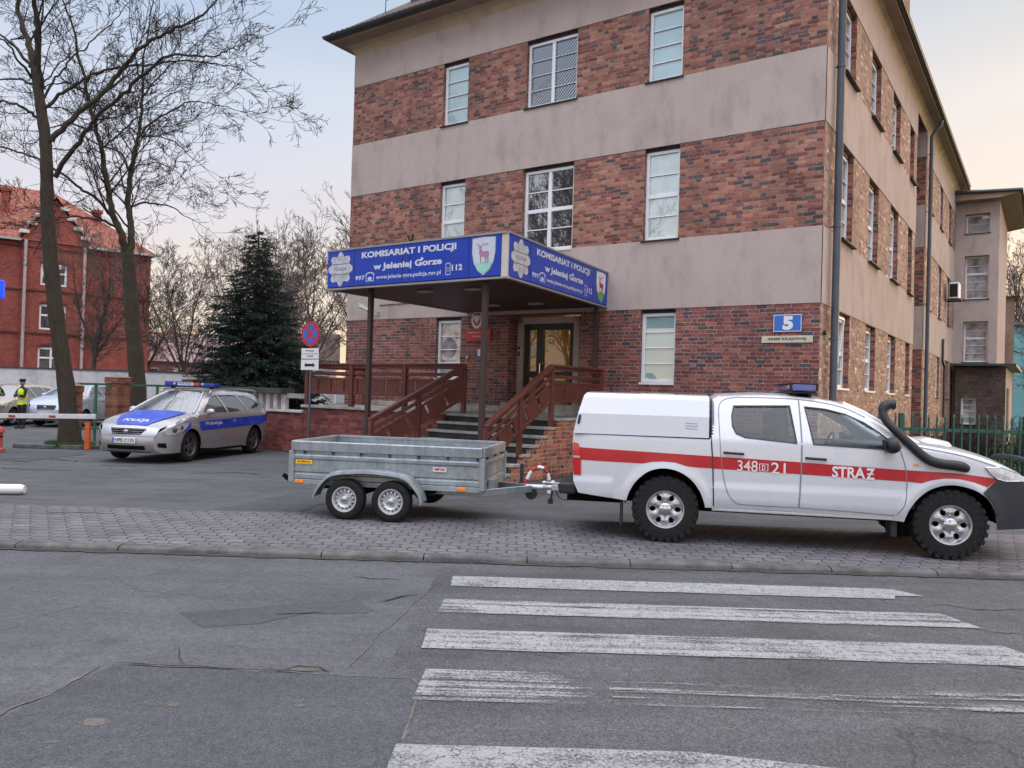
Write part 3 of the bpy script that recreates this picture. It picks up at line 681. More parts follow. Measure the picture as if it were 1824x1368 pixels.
# eaves: cove, soffit, gutter
OV = .42
OVF = .58
E0 = (-12.71, 0.0)
def rail3(mb, prof, y_end, m=0):
    """sweep an eaves profile (out, z) round left side, front and right side of the main block"""
    rows = []
    for (x, y, nx, ny) in ((-12.71, 24.2, -1, 0), (-12.71, 0, -1, -1), (0, 0, 1, -1), (0, y_end, 1, 0)):
        rows.append([(x + nx * o, y + ny * o * (OVF / OV), z) for o, z in prof])
    mb.grid(rows, m)
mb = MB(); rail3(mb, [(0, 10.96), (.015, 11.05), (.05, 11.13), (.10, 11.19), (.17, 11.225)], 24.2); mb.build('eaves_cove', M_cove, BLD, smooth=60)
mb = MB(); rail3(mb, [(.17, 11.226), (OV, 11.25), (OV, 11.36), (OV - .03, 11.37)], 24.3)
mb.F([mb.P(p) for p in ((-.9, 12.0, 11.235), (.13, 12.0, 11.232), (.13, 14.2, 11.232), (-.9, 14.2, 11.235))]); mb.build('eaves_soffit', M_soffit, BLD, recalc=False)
mb = MB(); go = OV + .055
rail3(mb, [(go + .07 * cos(t) , 11.37 + .075 * sin(t)) for t in [radians(a) for a in range(180, 361, 20)]], 24.3)
rail3(mb, [(go + .07, 11.37), (go + .082, 11.385), (go + .07, 11.40)], 24.3)
mb.build('gutter', M_gutter, BLD, smooth=60)
# roof, 38 degrees, hipped
tp = tan(radians(38)); x0, x1, y0, y1 = -12.71 - OV - .05, OV + .05, -OVF - .07, 30.0; hw = (x1 - x0) / 2; zr = 11.43
mb = MB(); A = [(x0, y0, zr), (x1, y0, zr), ((x0 + x1) / 2, y0 + hw, zr + hw * tp), ((x0 + x1) / 2, y1 - hw, zr + hw * tp), (x1, y1, zr), (x0, y1, zr)]
i = [mb.P(p) for p in A]; mb.F((i[0], i[1], i[2])); mb.F((i[1], i[4], i[3], i[2])); mb.F((i[0], i[2], i[3], i[5])); mb.F((i[4], i[5], i[3]))
b = [mb.P((p[0], p[1], p[2] - .05)) for p in (A[0], A[1], A[4], A[5])]
mb.F((i[0], b[0], b[1], i[1])); mb.F((i[1], b[1], b[2], i[4])); mb.F((i[0], i[5], b[3], b[0])); mb.F(b)
roof = mb.build('roof', M_tile_dark, BLD, recalc=False)
# snow rail lip and tile ends above the gutter, skylight box
mb = MB()
for k in range(70): mb.box(x0 + .15 + k * .19, x0 + .27 + k * .19, y0 - .01, y0 + .12, zr + .0, zr + .05)
for k in range(120): mb.box(x1 - .12, x1 + .01, .1 + k * .2, .22 + k * .2, zr, zr + .05)
mb.build('tile_edge', M_tile_dark, roof)
mb = MB(); mb.box(-11.2, -10.5, .55, 1.2, zr + .9, zr + 1.45); mb.tube([(-11.7, .1, zr + .5), (-11.7, .1, zr + .95), (-10.3, .1, zr + .95), (-10.3, .1, zr + .5)], .015, 5); mb.build('roof_hatch', M_gutter, roof)
mb = MB(); mb.box(-2.2, .35, 3.0, 7.4, zr + .35, zr + 1.9); mb.box(-2.3, .62, 2.8, 7.6, zr + 1.9, zr + 2.02); mb.build('dormer', M_soffit, roof)
# downpipes
def downpipe(u, w, z1, z0, off, r=.062):
    mb = MB(); x = off
    pts = [(OV, w, 11.32), (OV - .05, w, 11.12), (OV * .55, w, 10.98), (x, w, 10.80)] if z1 > 10 else [(x, w, z1)]
    mb.tube(pts + [(x, w, z0)], r, 12)
    for z in (10.2, 8.25, 5.1, 2.9): 
        if z < z1: mb.tube([(x, w, z - .02), (x, w, z + .02)], r * 1.18, 12); mb.tube([(x, w, z), (-.02, w, z)], .012, 5)
    mb.build('downpipe', M_pipe, BLD, smooth=40)
downpipe(0, .62, 11.2, 1.55, .13, .075); downpipe(0, 14.35, 11.2, .2, .13)
mb = MB(); mb.tube([(.08, 19.6, 4.3), (.08, 19.6, 3.4), (.10, 20.1, 3.2), (.10, 20.1, 1.2)], .05, 8); mb.build('vent_pipe', M_gutter, BLD, smooth=40)
# end block and annex
mb = MB()
EBH = [(.38, 1.31, 9.27, 10.12), (.38, 1.31, 6.38, 8.28), (.38, 1.31, 3.62, 5.40)]
def grid_holes(mb, a0, a1, z0, z1, holes, fn, m=0):
    A = sorted({a0, a1} | {h[0] for h in holes} | {h[1] for h in holes}); Z = sorted({z0, z1} | {h[2] for h in holes} | {h[3] for h in holes})
    for i in range(len(A) - 1):
        for j in range(len(Z) - 1):
            ca = (A[i] + A[i + 1]) / 2; cz = (Z[j] + Z[j + 1]) / 2
            if any(h[0] < ca < h[1] and h[2] < cz < h[3] for h in holes): continue
            mb.F([mb.P(fn(a, z, 0)) for a, z in ((A[i], Z[j]), (A[i + 1], Z[j]), (A[i + 1], Z[j + 1]), (A[i], Z[j + 1]))], m)
fe = lambda a, z, o: (a, 24.2 - o, z)
grid_holes(mb, -.05, 1.66, 0, 10.6, EBH, fe)
for h in EBH: reveal(mb, *h, fe, .3, 1)
mb.F([mb.P(p) for p in ((1.66, 24.2, 0), (1.66, 31, 0), (1.66, 31, 10.6), (1.66, 24.2, 10.6))])
mb.build('end_block_wall', [M_plaster, M_brick], BLD, recalc=False)
for h in EBH: window('e', fe, *h, M_pane_net, .26, 'window', BLD, 1, 4 if h[3] < 9 else 1, 2 if h[3] < 9 else None, 'dark')
mb = MB(); mb.prism([(-.05, 10.60), (1.66, 10.60), (2.35, 10.72), (2.42, 10.76), (2.42, 10.86), (-.05, 11.1)], 23.5, 31.5, 'XZ'); mb.build('end_block_eaves', M_soffit, BLD)
mb = MB(); mb.tube([(.0, 23.45, 10.95), (.62, 23.45, 10.93), (2.45, 23.42, 10.82), (2.5, 31, 10.82)], .075, 8); mb.build('gutter', M_gutter, BLD, smooth=60)
fa = lambda a, z, o: (a, 23.3 - o, z)
mb = MB(); AH = [(.42, 1.0, .9, 2.05)]; grid_holes(mb, .2, 2.05, 0, 3.36, AH, fa); reveal(mb, *AH[0], fa, .2, 0)
mb.F([mb.P(p) for p in ((2.05, 23.3, 0), (2.05, 30, 0), (2.05, 30, 3.36), (2.05, 23.3, 3.36))], 1)
mb.build('annex_wall', [M_brick_dark, M_plaster], BLD, recalc=False)
window('a', fa, *AH[0], M_pane_net, .14, 'window', BLD, 1, 3)
mb = MB(); mb.box(.05, 2.42, 22.95, 30.4, 3.40, 3.50); mb.build('annex_roof', M_gutter, BLD)
mb = MB(); mb.box(2.06, 2.12, 24.2, 25.2, .2, 2.5); mb.build('annex_door', M_soffit, BLD)
# doorway: plaster surround, brown double door with lit hall behind
DP = .5; D = empty('entrance_door', (0, 0, 0)); D.parent = BLD
mb = MB(); mb.box(-7.18, -7.02, .38, DP, 1.17, 3.50); mb.box(-5.60, -5.44, .38, DP, 1.17, 3.50); mb.box(-7.18, -5.44, .38, DP, 3.345, 3.502)
mb.box(-5.44, -5.2, .40, DP + .02, 1.17, 3.55)
mb.build('door_surround', M_plaster, D, bevel=.008)
M_door = plain('dark_brown_door', (.022, .014, .011), .4, 0, .2, 5, .5)
mb = MB(); y0, y1 = DP - .04, DP + .03
def bar(a, b, z0, z1, yy=(0, 0)): mb.box(a, b, y0 + yy[0], y1 + yy[1], z0, z1)
bar(-7.02, -6.94, 1.17, 3.345); bar(-5.68, -5.60, 1.17, 3.345); bar(-6.94, -5.68, 3.20, 3.345, (.002, -.002)); bar(-6.66, -6.47, 1.17, 3.20, (-.01, .01))
bar(-6.94, -6.88, 1.17, 3.2, (.004, -.004)); bar(-5.74, -5.68, 1.17, 3.2, (.004, -.004))
for z0, z1 in ((2.05, 2.20), (1.17, 1.32)):
    bar(-6.88, -6.66, z0, z1, (.006, -.006)); bar(-6.47, -5.74, z0, z1, (.006, -.006))
bar(-6.88, -6.66, 1.86, 1.92, (.008, -.008)); bar(-6.47, -5.74, 1.72, 1.78, (.008, -.008))
mb.build('door_leaf', M_door, D, bevel=.004, seg=1)
mb = MB(); mb.tube([(-6.52, y0 - .06, 2.38), (-6.52, y0 - .06, 2.05)], .018, 8); mb.tube([(-6.56, y0 - .07, 2.38), (-6.44, y0 - .05, 2.39)], .014, 6)
mb.build('door_handle', plain('bright_steel', (.7, .7, .7), .25, .9, .05), D, smooth=60)
def clearglass(name, tint=(.9, .95, .95), refl=.08, rough=.01):
    N = NT(name); tr = N.n('ShaderNodeBsdfTransparent'); tr.inputs[0].default_value = (*tint, 1)
    g = N.n('ShaderNodeBsdfGlossy'); g.inputs['Roughness'].default_value = rough
    fr = N.n('ShaderNodeLayerWeight'); fr.inputs['Blend'].default_value = .3
    mx = N.n('ShaderNodeMixShader'); N.L(N.math('ADD', N.math('MULTIPLY', fr.outputs['Fresnel'], .9), refl, clamp=True), mx.inputs[0]); N.L(tr.outputs[0], mx.inputs[1]); N.L(g.outputs[0], mx.inputs[2]); N.L(mx.outputs[0], N.o.inputs[0])
    return N.mat
M_clear = clearglass('clear_glass')
mb = MB(); mb.F([mb.P(p) for p in ((-6.88, DP, 1.3), (-5.74, DP, 1.3), (-5.74, DP, 3.2), (-6.88, DP, 3.2))]); mb.build('door_glass', M_clear, D, recalc=False)
mb = MB(); mb.box(-6.85, -6.69, DP - .012, DP - .008, 2.58, 2.80); mb.build('notice_sheet', plain('paper', (.75, .75, .72), .8), D)
mb = MB(); mb.box(-7.15, -7.06, .36, .38, 2.52, 2.82); mb.build('intercom_panel', plain('intercom_grey', (.45, .45, .47), .4, .4), D, bevel=.005)
mb = MB(); mb.box(-7.13, -7.08, .352, .36, 2.74, 2.79); mb.box(-7.13, -7.08, .352, .36, 2.57, 2.66); mb.build('intercom_buttons', M_iron, D)
# lit hall
H_ = MB(); a, b_, c_, d_ = -7.4, -5.0, DP + .06, 3.6
q = [(a, c_, 1.17), (b_, c_, 1.17), (b_, d_, 1.17), (a, d_, 1.17), (a, c_, 3.6), (b_, c_, 3.6), (b_, d_, 3.6), (a, d_, 3.6)]
i = [H_.P(p) for p in q]
for f in ((0, 1, 2, 3), (4, 7, 6, 5), (1, 5, 6, 2), (3, 2, 6, 7), (0, 3, 7, 4)): H_.F([i[k] for k in f])
H_.box(-6.62, -6.35, 1.9, 2.1, 1.17, 3.6)
H_.build('hall', plain('hall_wall_paint', (.36, .23, .11), .7, 0, .1), D, recalc=False)
H_ = MB(); H_.box(-6.3, -5.95, 3.4, 3.55, 1.17, 2.95); H_.box(-5.85, -5.45, 3.4, 3.55, 1.17, 2.95); H_.build('hall_inner_doors', plain('glowing_yellow_doors', (.62, .60, .20), .5, 0, .1, 3, emit=.55), D)  # doors emit their own colour in place of hall light falling on them
H_ = MB(); H_.box(-6.4, -5.6, 1.3, 2.6, 3.56, 3.58); H_.build('hall_lamp', plain('hall_lamp_glow', (1, .75, .42), .5, emit=5), D)
# ------------------------------------------------------------------ entrance: stairs, terrace, railings, canopy, small signs
CH = dict()
def bobj(mb, name, mats, parent=None, **k):
    return mb.build(name, mats, parent, **k)
def bthing(name, label, cat, u=0, w=0, z=0, group=None):
    p = bl(u, w, z); return empty(name, p, -YAW, label, cat, group)
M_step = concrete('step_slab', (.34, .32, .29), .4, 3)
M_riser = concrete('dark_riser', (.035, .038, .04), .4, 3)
M_wood = None
def wood(name, c):
    N = NT(name); v = N.obj()
    a = N.mix(1.0, c, N.ramp(N.noise(N.mapping(v, (3, 3, 3)), 6, 5, .7), [(.3, .6), (.7, 1.35)]), 'MULTIPLY')
    a = N.mix(1.0, a, N.ramp(N.noise(v, 1.2, 3), [(.3, .8), (.7, 1.15)]), 'MULTIPLY')
    return N.out(a, .55, N.bump(N.noise(v, 50, 3), .25, .003), 0, .4)
M_wood = wood('red_brown_wood', (.125, .036, .026))
M_wood_dk = wood('dark_brown_boards', (.035, .018, .014))
M_post = plain('brown_painted_steel', (.048, .026, .024), .5, 0, .15, 4)
ST = bthing('entrance_stairs', 'brick entrance stairs and terrace with pale worn step slabs against the facade', 'stairs')
R_ = .167; T_ = .308; W0 = -2.08
UL, UR = 7.34, 4.5
mb = MB()
for k in range(7):     # k=0 landing edge
    zt = 1.17 - k * R_
    w0 = W0 - k * T_
    if k == 0: mb.box(-UL, -UR + .02, w0 - .03, -.002, zt - .05, zt)
    else: mb.box(-UL, -UR + .02, w0 - .03, w0 + T_ - .03 - .002, zt - .05, zt)
mb.build('step', M_step, ST, bevel=.008)
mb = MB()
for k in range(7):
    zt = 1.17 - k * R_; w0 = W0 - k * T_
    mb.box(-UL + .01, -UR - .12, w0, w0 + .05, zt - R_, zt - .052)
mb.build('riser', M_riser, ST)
# stepped brick cheek on the right
mb = MB(); poly = [(0.0, 0), (0.0, 1.115)]
poly.append((W0 + .02, 1.115))
for k in range(7):
    w0 = W0 - k * T_; zt = 1.17 - k * R_ - .052
    if k: poly.append((w0 + T_ + .01, zt)); poly.append((w0 + .02, zt))
poly.append((W0 - 6 * T_ + .02, 0))
pp = [(p[0], p[1]) for p in poly]
def ysl(mb, poly, x0, x1):
    loops = [Vector(p) for p in poly]; n = len(poly)
    r = delaunay_2d_cdt(loops, [(i, (i + 1) % n) for i in range(n)], [], 0, 1e-6)
    for x in (x0, x1):
        ids = [mb.P((x, p.x, p.y)) for p in r[0]]
        for f in r[2]:
            cx = sum(r[0][i].x for i in f) / len(f); cy = sum(r[0][i].y for i in f) / len(f)
            if inpoly(cx, cy, poly): mb.F([ids[i] for i in f])
    for i in range(n):
        a, b = poly[i], poly[(i + 1) % n]; mb.F([mb.P(p) for p in ((x0, a[0], a[1]), (x1, a[0], a[1]), (x1, b[0], b[1]), (x0, b[0], b[1]))])
ysl(mb, pp, -UR - .12, -UR)
mb.build('brick_cheek', M_brick_step, ST, recalc=False)
# terrace block with brick front
mb = MB(); mb.box(-11.85, -UL - .005, -2.2, -.003, 0, 1.14); mb.box(-UL - .01, -UL + .10, -3.9, -2.2, 0, .55); mb.build('terrace_brickwork', M_brick_wall, ST)
mb = MB(); mb.box(-11.9, -UL - .003, -2.26, -.003, 1.145, 1.21); mb.box(-UL + .02, -UR, -.06, -.004, 1.172, 1.42); mb.box(-11.85, -UL, -.05, -.004, 1.212, 1.35)
mb.build('terrace_slab', M_step, ST, bevel=.008)
for ob in (ST,):
    pass
def rail_panel(mb, A, B, z_drop=(0, 1.0), slots=3, t=.035):
    """A,B: top-rail end points (building coords x,y,z). boards below follow the slope"""
    A = Vector(A); B = Vector(B); d = B - A; L_ = Vector((d.x, d.y, 0)).length
    def off(dz): return A + Vector((0, 0, -dz)), B + Vector((0, 0, -dz))
    mb.beam(*off(.02), .13, .045); mb.beam(*off(.075), .05, .09)
    mb.beam(*off(.24), t, .07)
    mb.beam(*off(.37), t, .05); mb.beam(*off(.72), t, .07)
    # board panel with I-shaped slots
    n = max(1, int(L_ / .42)); 
    for i in range(n):
        a = (i + .06) / n; b = (i + .94) / n
        p = A + d * a - Vector((0, 0, .545)); q = A + d * b - Vector((0, 0, .545)); mb.beam(p, q, t * .7, .30)
RL = bthing('stair_railing', 'red brown wooden railing sloping down the right side of the entrance stairs', 'railing', group='wooden railings of the entrance')
def world_children(root, mbs):
    pass
def local_builder(root):
    """MB whose coordinates are building coords, converted to the thing's local frame"""
    inv = root.matrix_world.inverted() if False else (Matrix.Translation(root.location) @ Matrix.Rotation(-YAW, 4, 'Z')).inverted()
    return MB(inv @ BM)
u_r = 4.58
mb = local_builder(RL); rail_panel(mb, (-u_r, -4.42, 1.06), (-u_r, -2.19, 2.25)); rail_panel(mb, (-u_r, -2.19, 2.25), (-u_r, -.12, 2.25)); mb.build('rail_boards', M_wood, RL, bevel=.004, seg=1)
for w, z0, z1 in ((-4.40, .08, 1.02), (-3.30, .45, 1.62), (-2.19, .80, 2.22), (-.14, 1.17, 2.22)):
    mb = local_builder(RL); mb.box(-u_r - .04, -u_r + .04, w - .05, w + .05, z0, z1); mb.build('post', M_wood, RL, bevel=.006, seg=1)
RL2 = bthing('stair_railing', 'red brown wooden railing sloping down the left side of the entrance stairs', 'railing', group='wooden railings of the entrance')
A_, B_ = Vector((-7.45, -4.35, 1.07)), Vector((-6.78, -2.2, 2.25))
mb = local_builder(RL2); rail_panel(mb, A_, B_); mb.build('rail_boards', M_wood, RL2, bevel=.004, seg=1)
for t, dz in ((.02, .95), (.5, 1.02), (1.0, 1.06)):
    p = A_.lerp(B_, t); mb = local_builder(RL2); mb.box(p.x - .045, p.x + .045, p.y - .05, p.y + .05, max(.02, p.z - dz), p.z - .02); mb.build('post', M_wood, RL2, bevel=.006, seg=1)
RL3 = bthing('terrace_railing', 'long level red brown wooden railing on the brick terrace left of the stairs', 'railing', group='wooden railings of the entrance')
mb = local_builder(RL3); rail_panel(mb, (-11.80, -2.17, 2.25), (-6.82, -2.2, 2.255)); rail_panel(mb, (-11.80, -2.1, 2.25), (-11.80, -.1, 2.25)); mb.build('rail_boards', M_wood, RL3, bevel=.004, seg=1)
for u, w in ((11.76, -2.17), (10.19, -2.18), (8.48, -2.19), (11.78, -.15)):
    mb = local_builder(RL3); mb.box(-u - .055, -u + .055, w - .055, w + .055, 1.21, 2.22); mb.build('post', M_wood, RL3, bevel=.006, seg=1)
# low wall with white balusters, left of the terrace
LW = bthing('balustrade_wall', 'low red brick wall with short white balusters under a dark coping, behind the police car', 'wall')
mb = local_builder(LW); mb.box(-16.3, -11.87, -2.2, -1.95, 0, 1.0); mb.build('brick_base', M_brick_wall, LW)
mb = local_builder(LW); mb.box(-16.35, -11.86, -2.25, -1.90, 1.0, 1.06); mb.build('ledge', plain('white_limewash', (.5, .48, .45), .8, 0, .2, 4), LW, bevel=.006)
M_white_stone = plain('white_baluster_paint', (.52, .50, .48), .8, 0, .25, 6)
for i in range(12):
    u = 12.72 + i * .30; mb = local_builder(LW); mb.box(-u - .075, -u + .075, -2.14, -2.0, 1.06, 1.46); mb.build('baluster', M_white_stone, LW, bevel=.01)
mb = local_builder(LW); mb.box(-16.3, -12.6, -2.3, -1.86, 1.46, 1.60); mb.build('coping', plain('dark_slate', (.045, .042, .042), .7, 0, .3, 3), LW, bevel=.008)
mb = local_builder(LW); mb.box(-12.6, -11.88, -2.12, -2.02, 1.36, 1.48); mb.build('wooden_rail', M_step, LW)
# ---- canopy
CA = bthing('entrance_canopy', 'entrance canopy with blue KOMISARIAT I POLICJI fascia signs on thin brown posts', 'canopy')
z0, z1 = 3.63, 4.39
FLc, FRc, Rw, Lw_ = (-8.42, -4.65), (-4.03, -4.65), (-4.57, -.01), (-8.42, -.01)
def cpoly(mb, z0, z1, grow=0, m=0):
    P4 = [(FLc[0] - grow, FLc[1] - grow), (FRc[0] + grow, FRc[1] - grow), (Rw[0] + grow, Rw[1]), (Lw_[0] - grow, Lw_[1])]
    a = [mb.P((*p, z0)) for p in P4]; b = [mb.P((*p, z1)) for p in P4]
    mb.F(a, m); mb.F(list(reversed(b)), m)
    for i in range(4): mb.F((a[i], b[i], b[(i + 1) % 4], a[(i + 1) % 4]), m)
mb = local_builder(CA); cpoly(mb, z0 + .03, z1 - .02, -.08); mb.build('roof_box', plain('grey_canopy_board', (.12, .11, .11), .8), CA)
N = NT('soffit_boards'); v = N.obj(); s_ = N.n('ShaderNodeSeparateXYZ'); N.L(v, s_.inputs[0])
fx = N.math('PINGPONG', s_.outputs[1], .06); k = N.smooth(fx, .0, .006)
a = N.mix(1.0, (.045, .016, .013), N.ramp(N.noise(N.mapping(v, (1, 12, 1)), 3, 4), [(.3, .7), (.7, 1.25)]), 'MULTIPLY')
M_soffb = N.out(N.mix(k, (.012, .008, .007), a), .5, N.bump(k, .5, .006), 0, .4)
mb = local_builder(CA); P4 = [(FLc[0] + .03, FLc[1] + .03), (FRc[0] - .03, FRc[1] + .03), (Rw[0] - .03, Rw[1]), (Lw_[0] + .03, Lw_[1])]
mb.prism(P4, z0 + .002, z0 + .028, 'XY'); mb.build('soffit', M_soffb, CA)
M_cream = plain('cream_corner_post', (.56, .50, .42), .5, 0, .1, 3)
mb = local_builder(CA); mb.box(FRc[0] - .115, FRc[0] + .0, FRc[1] - .02, FRc[1] + .10, z0, z1 - .01); mb.build('corner_post', M_cream, CA, bevel=.006)
M_alu = plain('grey_aluminium_trim', (.34, .34, .36), .4, .6, .1, 4)
mb = local_builder(CA)
fcorn = [(FLc[0], FLc[1]), (FRc[0], FRc[1]), (Rw[0], Rw[1])]
for a, b in ((0, 1), (1, 2)):
    for z in (z0 - .012, z1 + .0): mb.beam((*fcorn[a], z), (*fcorn[b], z), .09, .035)
mb.beam((FLc[0], FLc[1], z1), (Lw_[0], Lw_[1], z1), .09, .035); mb.beam((FLc[0], FLc[1], z0), (Lw_[0], Lw_[1], z0), .09, .035)
mb.build('edge_trim', M_alu, CA)
mb = local_builder(CA); mb.box(FLc[0] - .012, FLc[0] + .02, FLc[1] + .02, -.02, z0, z1); mb.build('left_fascia', M_wood_dk, CA)
M_blue = plain('blue_sign_film', (.010, .045, .38), .35, 0, .12, 2)
M_signw = plain('silver_letter_film', (.58, .60, .66), .4, 0, .12, 8)
M_badge = plain('silver_badge', (.50, .50, .52), .45, 0, .3, 14)
M_badge_dk = plain('badge_grey_line', (.20, .21, .27), .5)
M_shield = plain('pale_shield', (.52, .56, .62), .45, 0, .12, 5)
M_deer_p = plain('faded_deer_print', (.38, .17, .30), .5)
M_deer_r = plain('red_deer_print', (.45, .03, .04), .5)
M_green_p = plain('faded_green_mound', (.30, .60, .50), .5)
M_green_s = plain('green_mound', (.10, .38, .08), .5)
M_shieldw = plain('white_shield', (.68, .69, .70), .45)
def stag():
    return [(.30, .0), (.34, .0), (.345, .22), (.36, .34), (.44, .36), (.50, .36), (.555, .22), (.55, .0), (.60, .0), (.61, .2), (.66, .36), (.68, .0), (.72, .0), (.73, .25), (.75, .45), (.76, .58), (.70, .63), (.52, .62), (.42, .64), (.36, .72), (.34, .82), (.38, .86), (.33, .90), (.26, .88), (.18, .83), (.19, .79), (.26, .79), (.25, .70), (.22, .60), (.24, .5), (.29, .42), (.29, .2)]
def antlers(): return [[(.30, .88), (.22, .96), (.10, .98)], [(.30, .88), (.40, .97), (.58, .97), (.72, 1.02)], [(.22, .96), (.20, 1.04)], [(.42, .97), (.44, 1.06)], [(.58, .97), (.62, 1.06)], [(.14, .98), (.10, 1.05)]]
def sign_face(root, fn, w, right):
    """fn(s, z, off): s along the face from its left end, z height above z0"""
    H = z1 - z0 - .03
    def quad(mb, s0, s1, a, b, o, m=0): mb.F([mb.P(fn(s, z, o)) for s, z in ((s0, a), (s1, a), (s1, b), (s0, b))], m)
    pn = MB(root.mbx)
    i = [pn.P(fn(s, z, o)) for o in (0, .03) for s, z in ((0.015, .012), (w, .012), (w, H), (0.015, H))]
    for q in ((0, 1, 2, 3), (4, 5, 6, 7), (0, 1, 5, 4), (1, 2, 6, 5), (2, 3, 7, 6), (3, 0, 4, 7)): pn.F([i[k] for k in q])
    po = pn.build('sign_panel', M_blue, root)
    def F(name, mat, build):
        m_ = MB(root.mbx); build(m_); m_.build(name, mat, po, recalc=False); return m_
    k = w / 4.27
    o = .033
    # seams
    def seams(m_):
        for s in ((.76, 3.58) if not right else (.72, 3.50)): quad(m_, s * k, s * k + .012, .012, H, o)
        if not right:
            quad(m_, 2.02, 2.035, .012, H, o); quad(m_, 2.20, 2.215, .012, H, o)
    F('panel_joint', M_sill, seams)
    # star
    cs, cz, R1 = .38 * k, H * .5, H * .47
    def star(m_):
        pts = []
        for i in range(16):
            a = pi / 2 + i * pi / 8; 
            if i % 2 == 0:
                for da in (-.14, -.05, .05, .14): pts.append((cs + cos(a + da) * R1 * .98 * k, cz + sin(a + da) * R1 * (1.0 if abs(da) < .1 else .93)))
            else: pts.append((cs + cos(a) * R1 * .76 * k, cz + sin(a) * R1 * .76))
        sheet(m_, pts, lambda s, z: fn(s, z, o), step=.2, grid=False)
    F('star_badge', M_badge, star)
    def rays(m_):
        for i in range(32):
            a = i * pi / 16 + .1
            for r0, r1 in ((.42, .8),):
                p = [(cs + cos(a + t) * R1 * r * k, cz + sin(a + t) * R1 * r) for r, t in ((r0, -.012), (r1, -.014), (r1, .014), (r0, .012))]
                if abs(sin(a)) > .35: m_.F([m_.P(fn(s, z, o + .003)) for s, z in p])
        for dz in (-.10, .10):
            quad(m_, cs - .23 * k, cs + .23 * k, cz + dz - .008, cz + dz + .008, o + .004)
        put_text(m_, 'POLICJA', cs - .18 * k, cz - .05, .36 * k, .09, lambda s, z: fn(s, z, o + .004))
    F('badge_lines', M_badge_dk, rays)
    def letters(m_):
        T = lambda t, s0, s1, a, b, bo=.03: put_text(m_, t, s0 * k, a, (s1 - s0) * k, b - a, lambda s, z: fn(s, z, o), bold=bo)
        T('KOMISARIAT I POLICJI', .96, 3.30, .500, .655, .04)
        T('w Jeleniej Gorze', 1.28, 2.98, .255, .415, .04)
        quad(m_, 2.475 * k, 2.535 * k, .400, .445, o)
        T('997', .80, 1.06, .115, .20, .025)
        T('www.jelenia-gora.policja.gov.pl', 1.36, 2.96, .085, .185, .018)
        T('112', 3.21, 3.45, .155, .265, .035)
    F('lettering', M_signw, letters)
    def icons(m_):
        for (s0, s1, a, b) in ((1.09, 1.105, .09, .2), (1.285, 1.30, .09, .2), (1.09, 1.30, .078, .092), (3.07, 3.082, .09, .30), (3.168, 3.18, .09, .30), (3.07, 3.18, .085, .098), (3.07, 3.18, .29, .302), (3.09, 3.16, .20, .212), (3.09, 3.16, .155, .165)):
            quad(m_, s0 * k, s1 * k, a, b, o)
        A1 = [((1.195 + .125 * cos(t)) * k, .19 + .065 * sin(t)) for t in [pi * i / 10 for i in range(11)]]
        B1 = [((1.195 + .095 * cos(t)) * k, .19 + .045 * sin(t)) for t in [pi * i / 10 for i in range(11)]]
        for i in range(10): m_.F([m_.P(fn(*p, o)) for p in (A1[i], A1[i + 1], B1[i + 1], B1[i])])
        c_ = [((1.195 + .055 * cos(2 * pi * i / 16)) * k, .13 + .035 * sin(2 * pi * i / 16)) for i in range(16)]
        m_.F([m_.P(fn(*p, o)) for p in c_])
    F('phone_symbols', M_signw, icons)
    # shield
    s0, s1 = (3.66 * k, 4.16 * k); sc_, sw = (s0 + s1) / 2, (s1 - s0)
    def outline(g): 
        L = [(-.5, .5), (.0, .52), (.5, .5), (.5, .1), (.42, -.18), (.26, -.38), (0, -.52), (-.26, -.38), (-.42, -.18), (-.5, .1)]
        return [(sc_ + x * sw * g, H * .5 + z * .64 * g) for x, z in L]
    F('shield_rim', M_badge_dk, lambda m_: sheet(m_, outline(1.03), lambda s, z: fn(s, z, o), step=.2, grid=False))
    F('shield_face', M_shieldw if right else M_shield, lambda m_: sheet(m_, outline(.98), lambda s, z: fn(s, z, o + .003), step=.2, grid=False))
    dc = lambda x, z: fn(sc_ + (x - .47) * sw * .82, H * .5 - .13 + z * .34, o + .006)
    def deer(m_):
        sheet(m_, stag(), dc, step=.15, grid=False)
        for L in antlers():
            for a, b in zip(L, L[1:]):
                d_ = Vector((b[0] - a[0], b[1] - a[1])).normalized() * .014; n_ = (-d_.y, d_.x)
                m_.F([m_.P(dc(*p)) for p in ((a[0] - n_[0], a[1] - n_[1]), (b[0] - n_[0], b[1] - n_[1]), (b[0] + n_[0], b[1] + n_[1]), (a[0] + n_[0], a[1] + n_[1]))])
    F('stag_emblem', M_deer_r if right else M_deer_p, deer)
    def mound(m_):
        top = [(-.40, -.20), (-.30, -.17), (-.2, -.20), (0, -.12), (.2, -.19), (.32, -.16), (.41, -.20), (.25, -.37), (0, -.505), (-.25, -.37)]
        sheet(m_, [(sc_ + x * sw * .97, H * .5 + z * .63) for x, z in top], lambda s, z: fn(s, z, o + .005), step=.2, grid=False)
    F('green_mound', M_green_s if right else M_green_p, mound)
inv = (Matrix.Translation(CA.location) @ Matrix.Rotation(-YAW, 4, 'Z')).inverted()
class _R: pass
CAx = CA
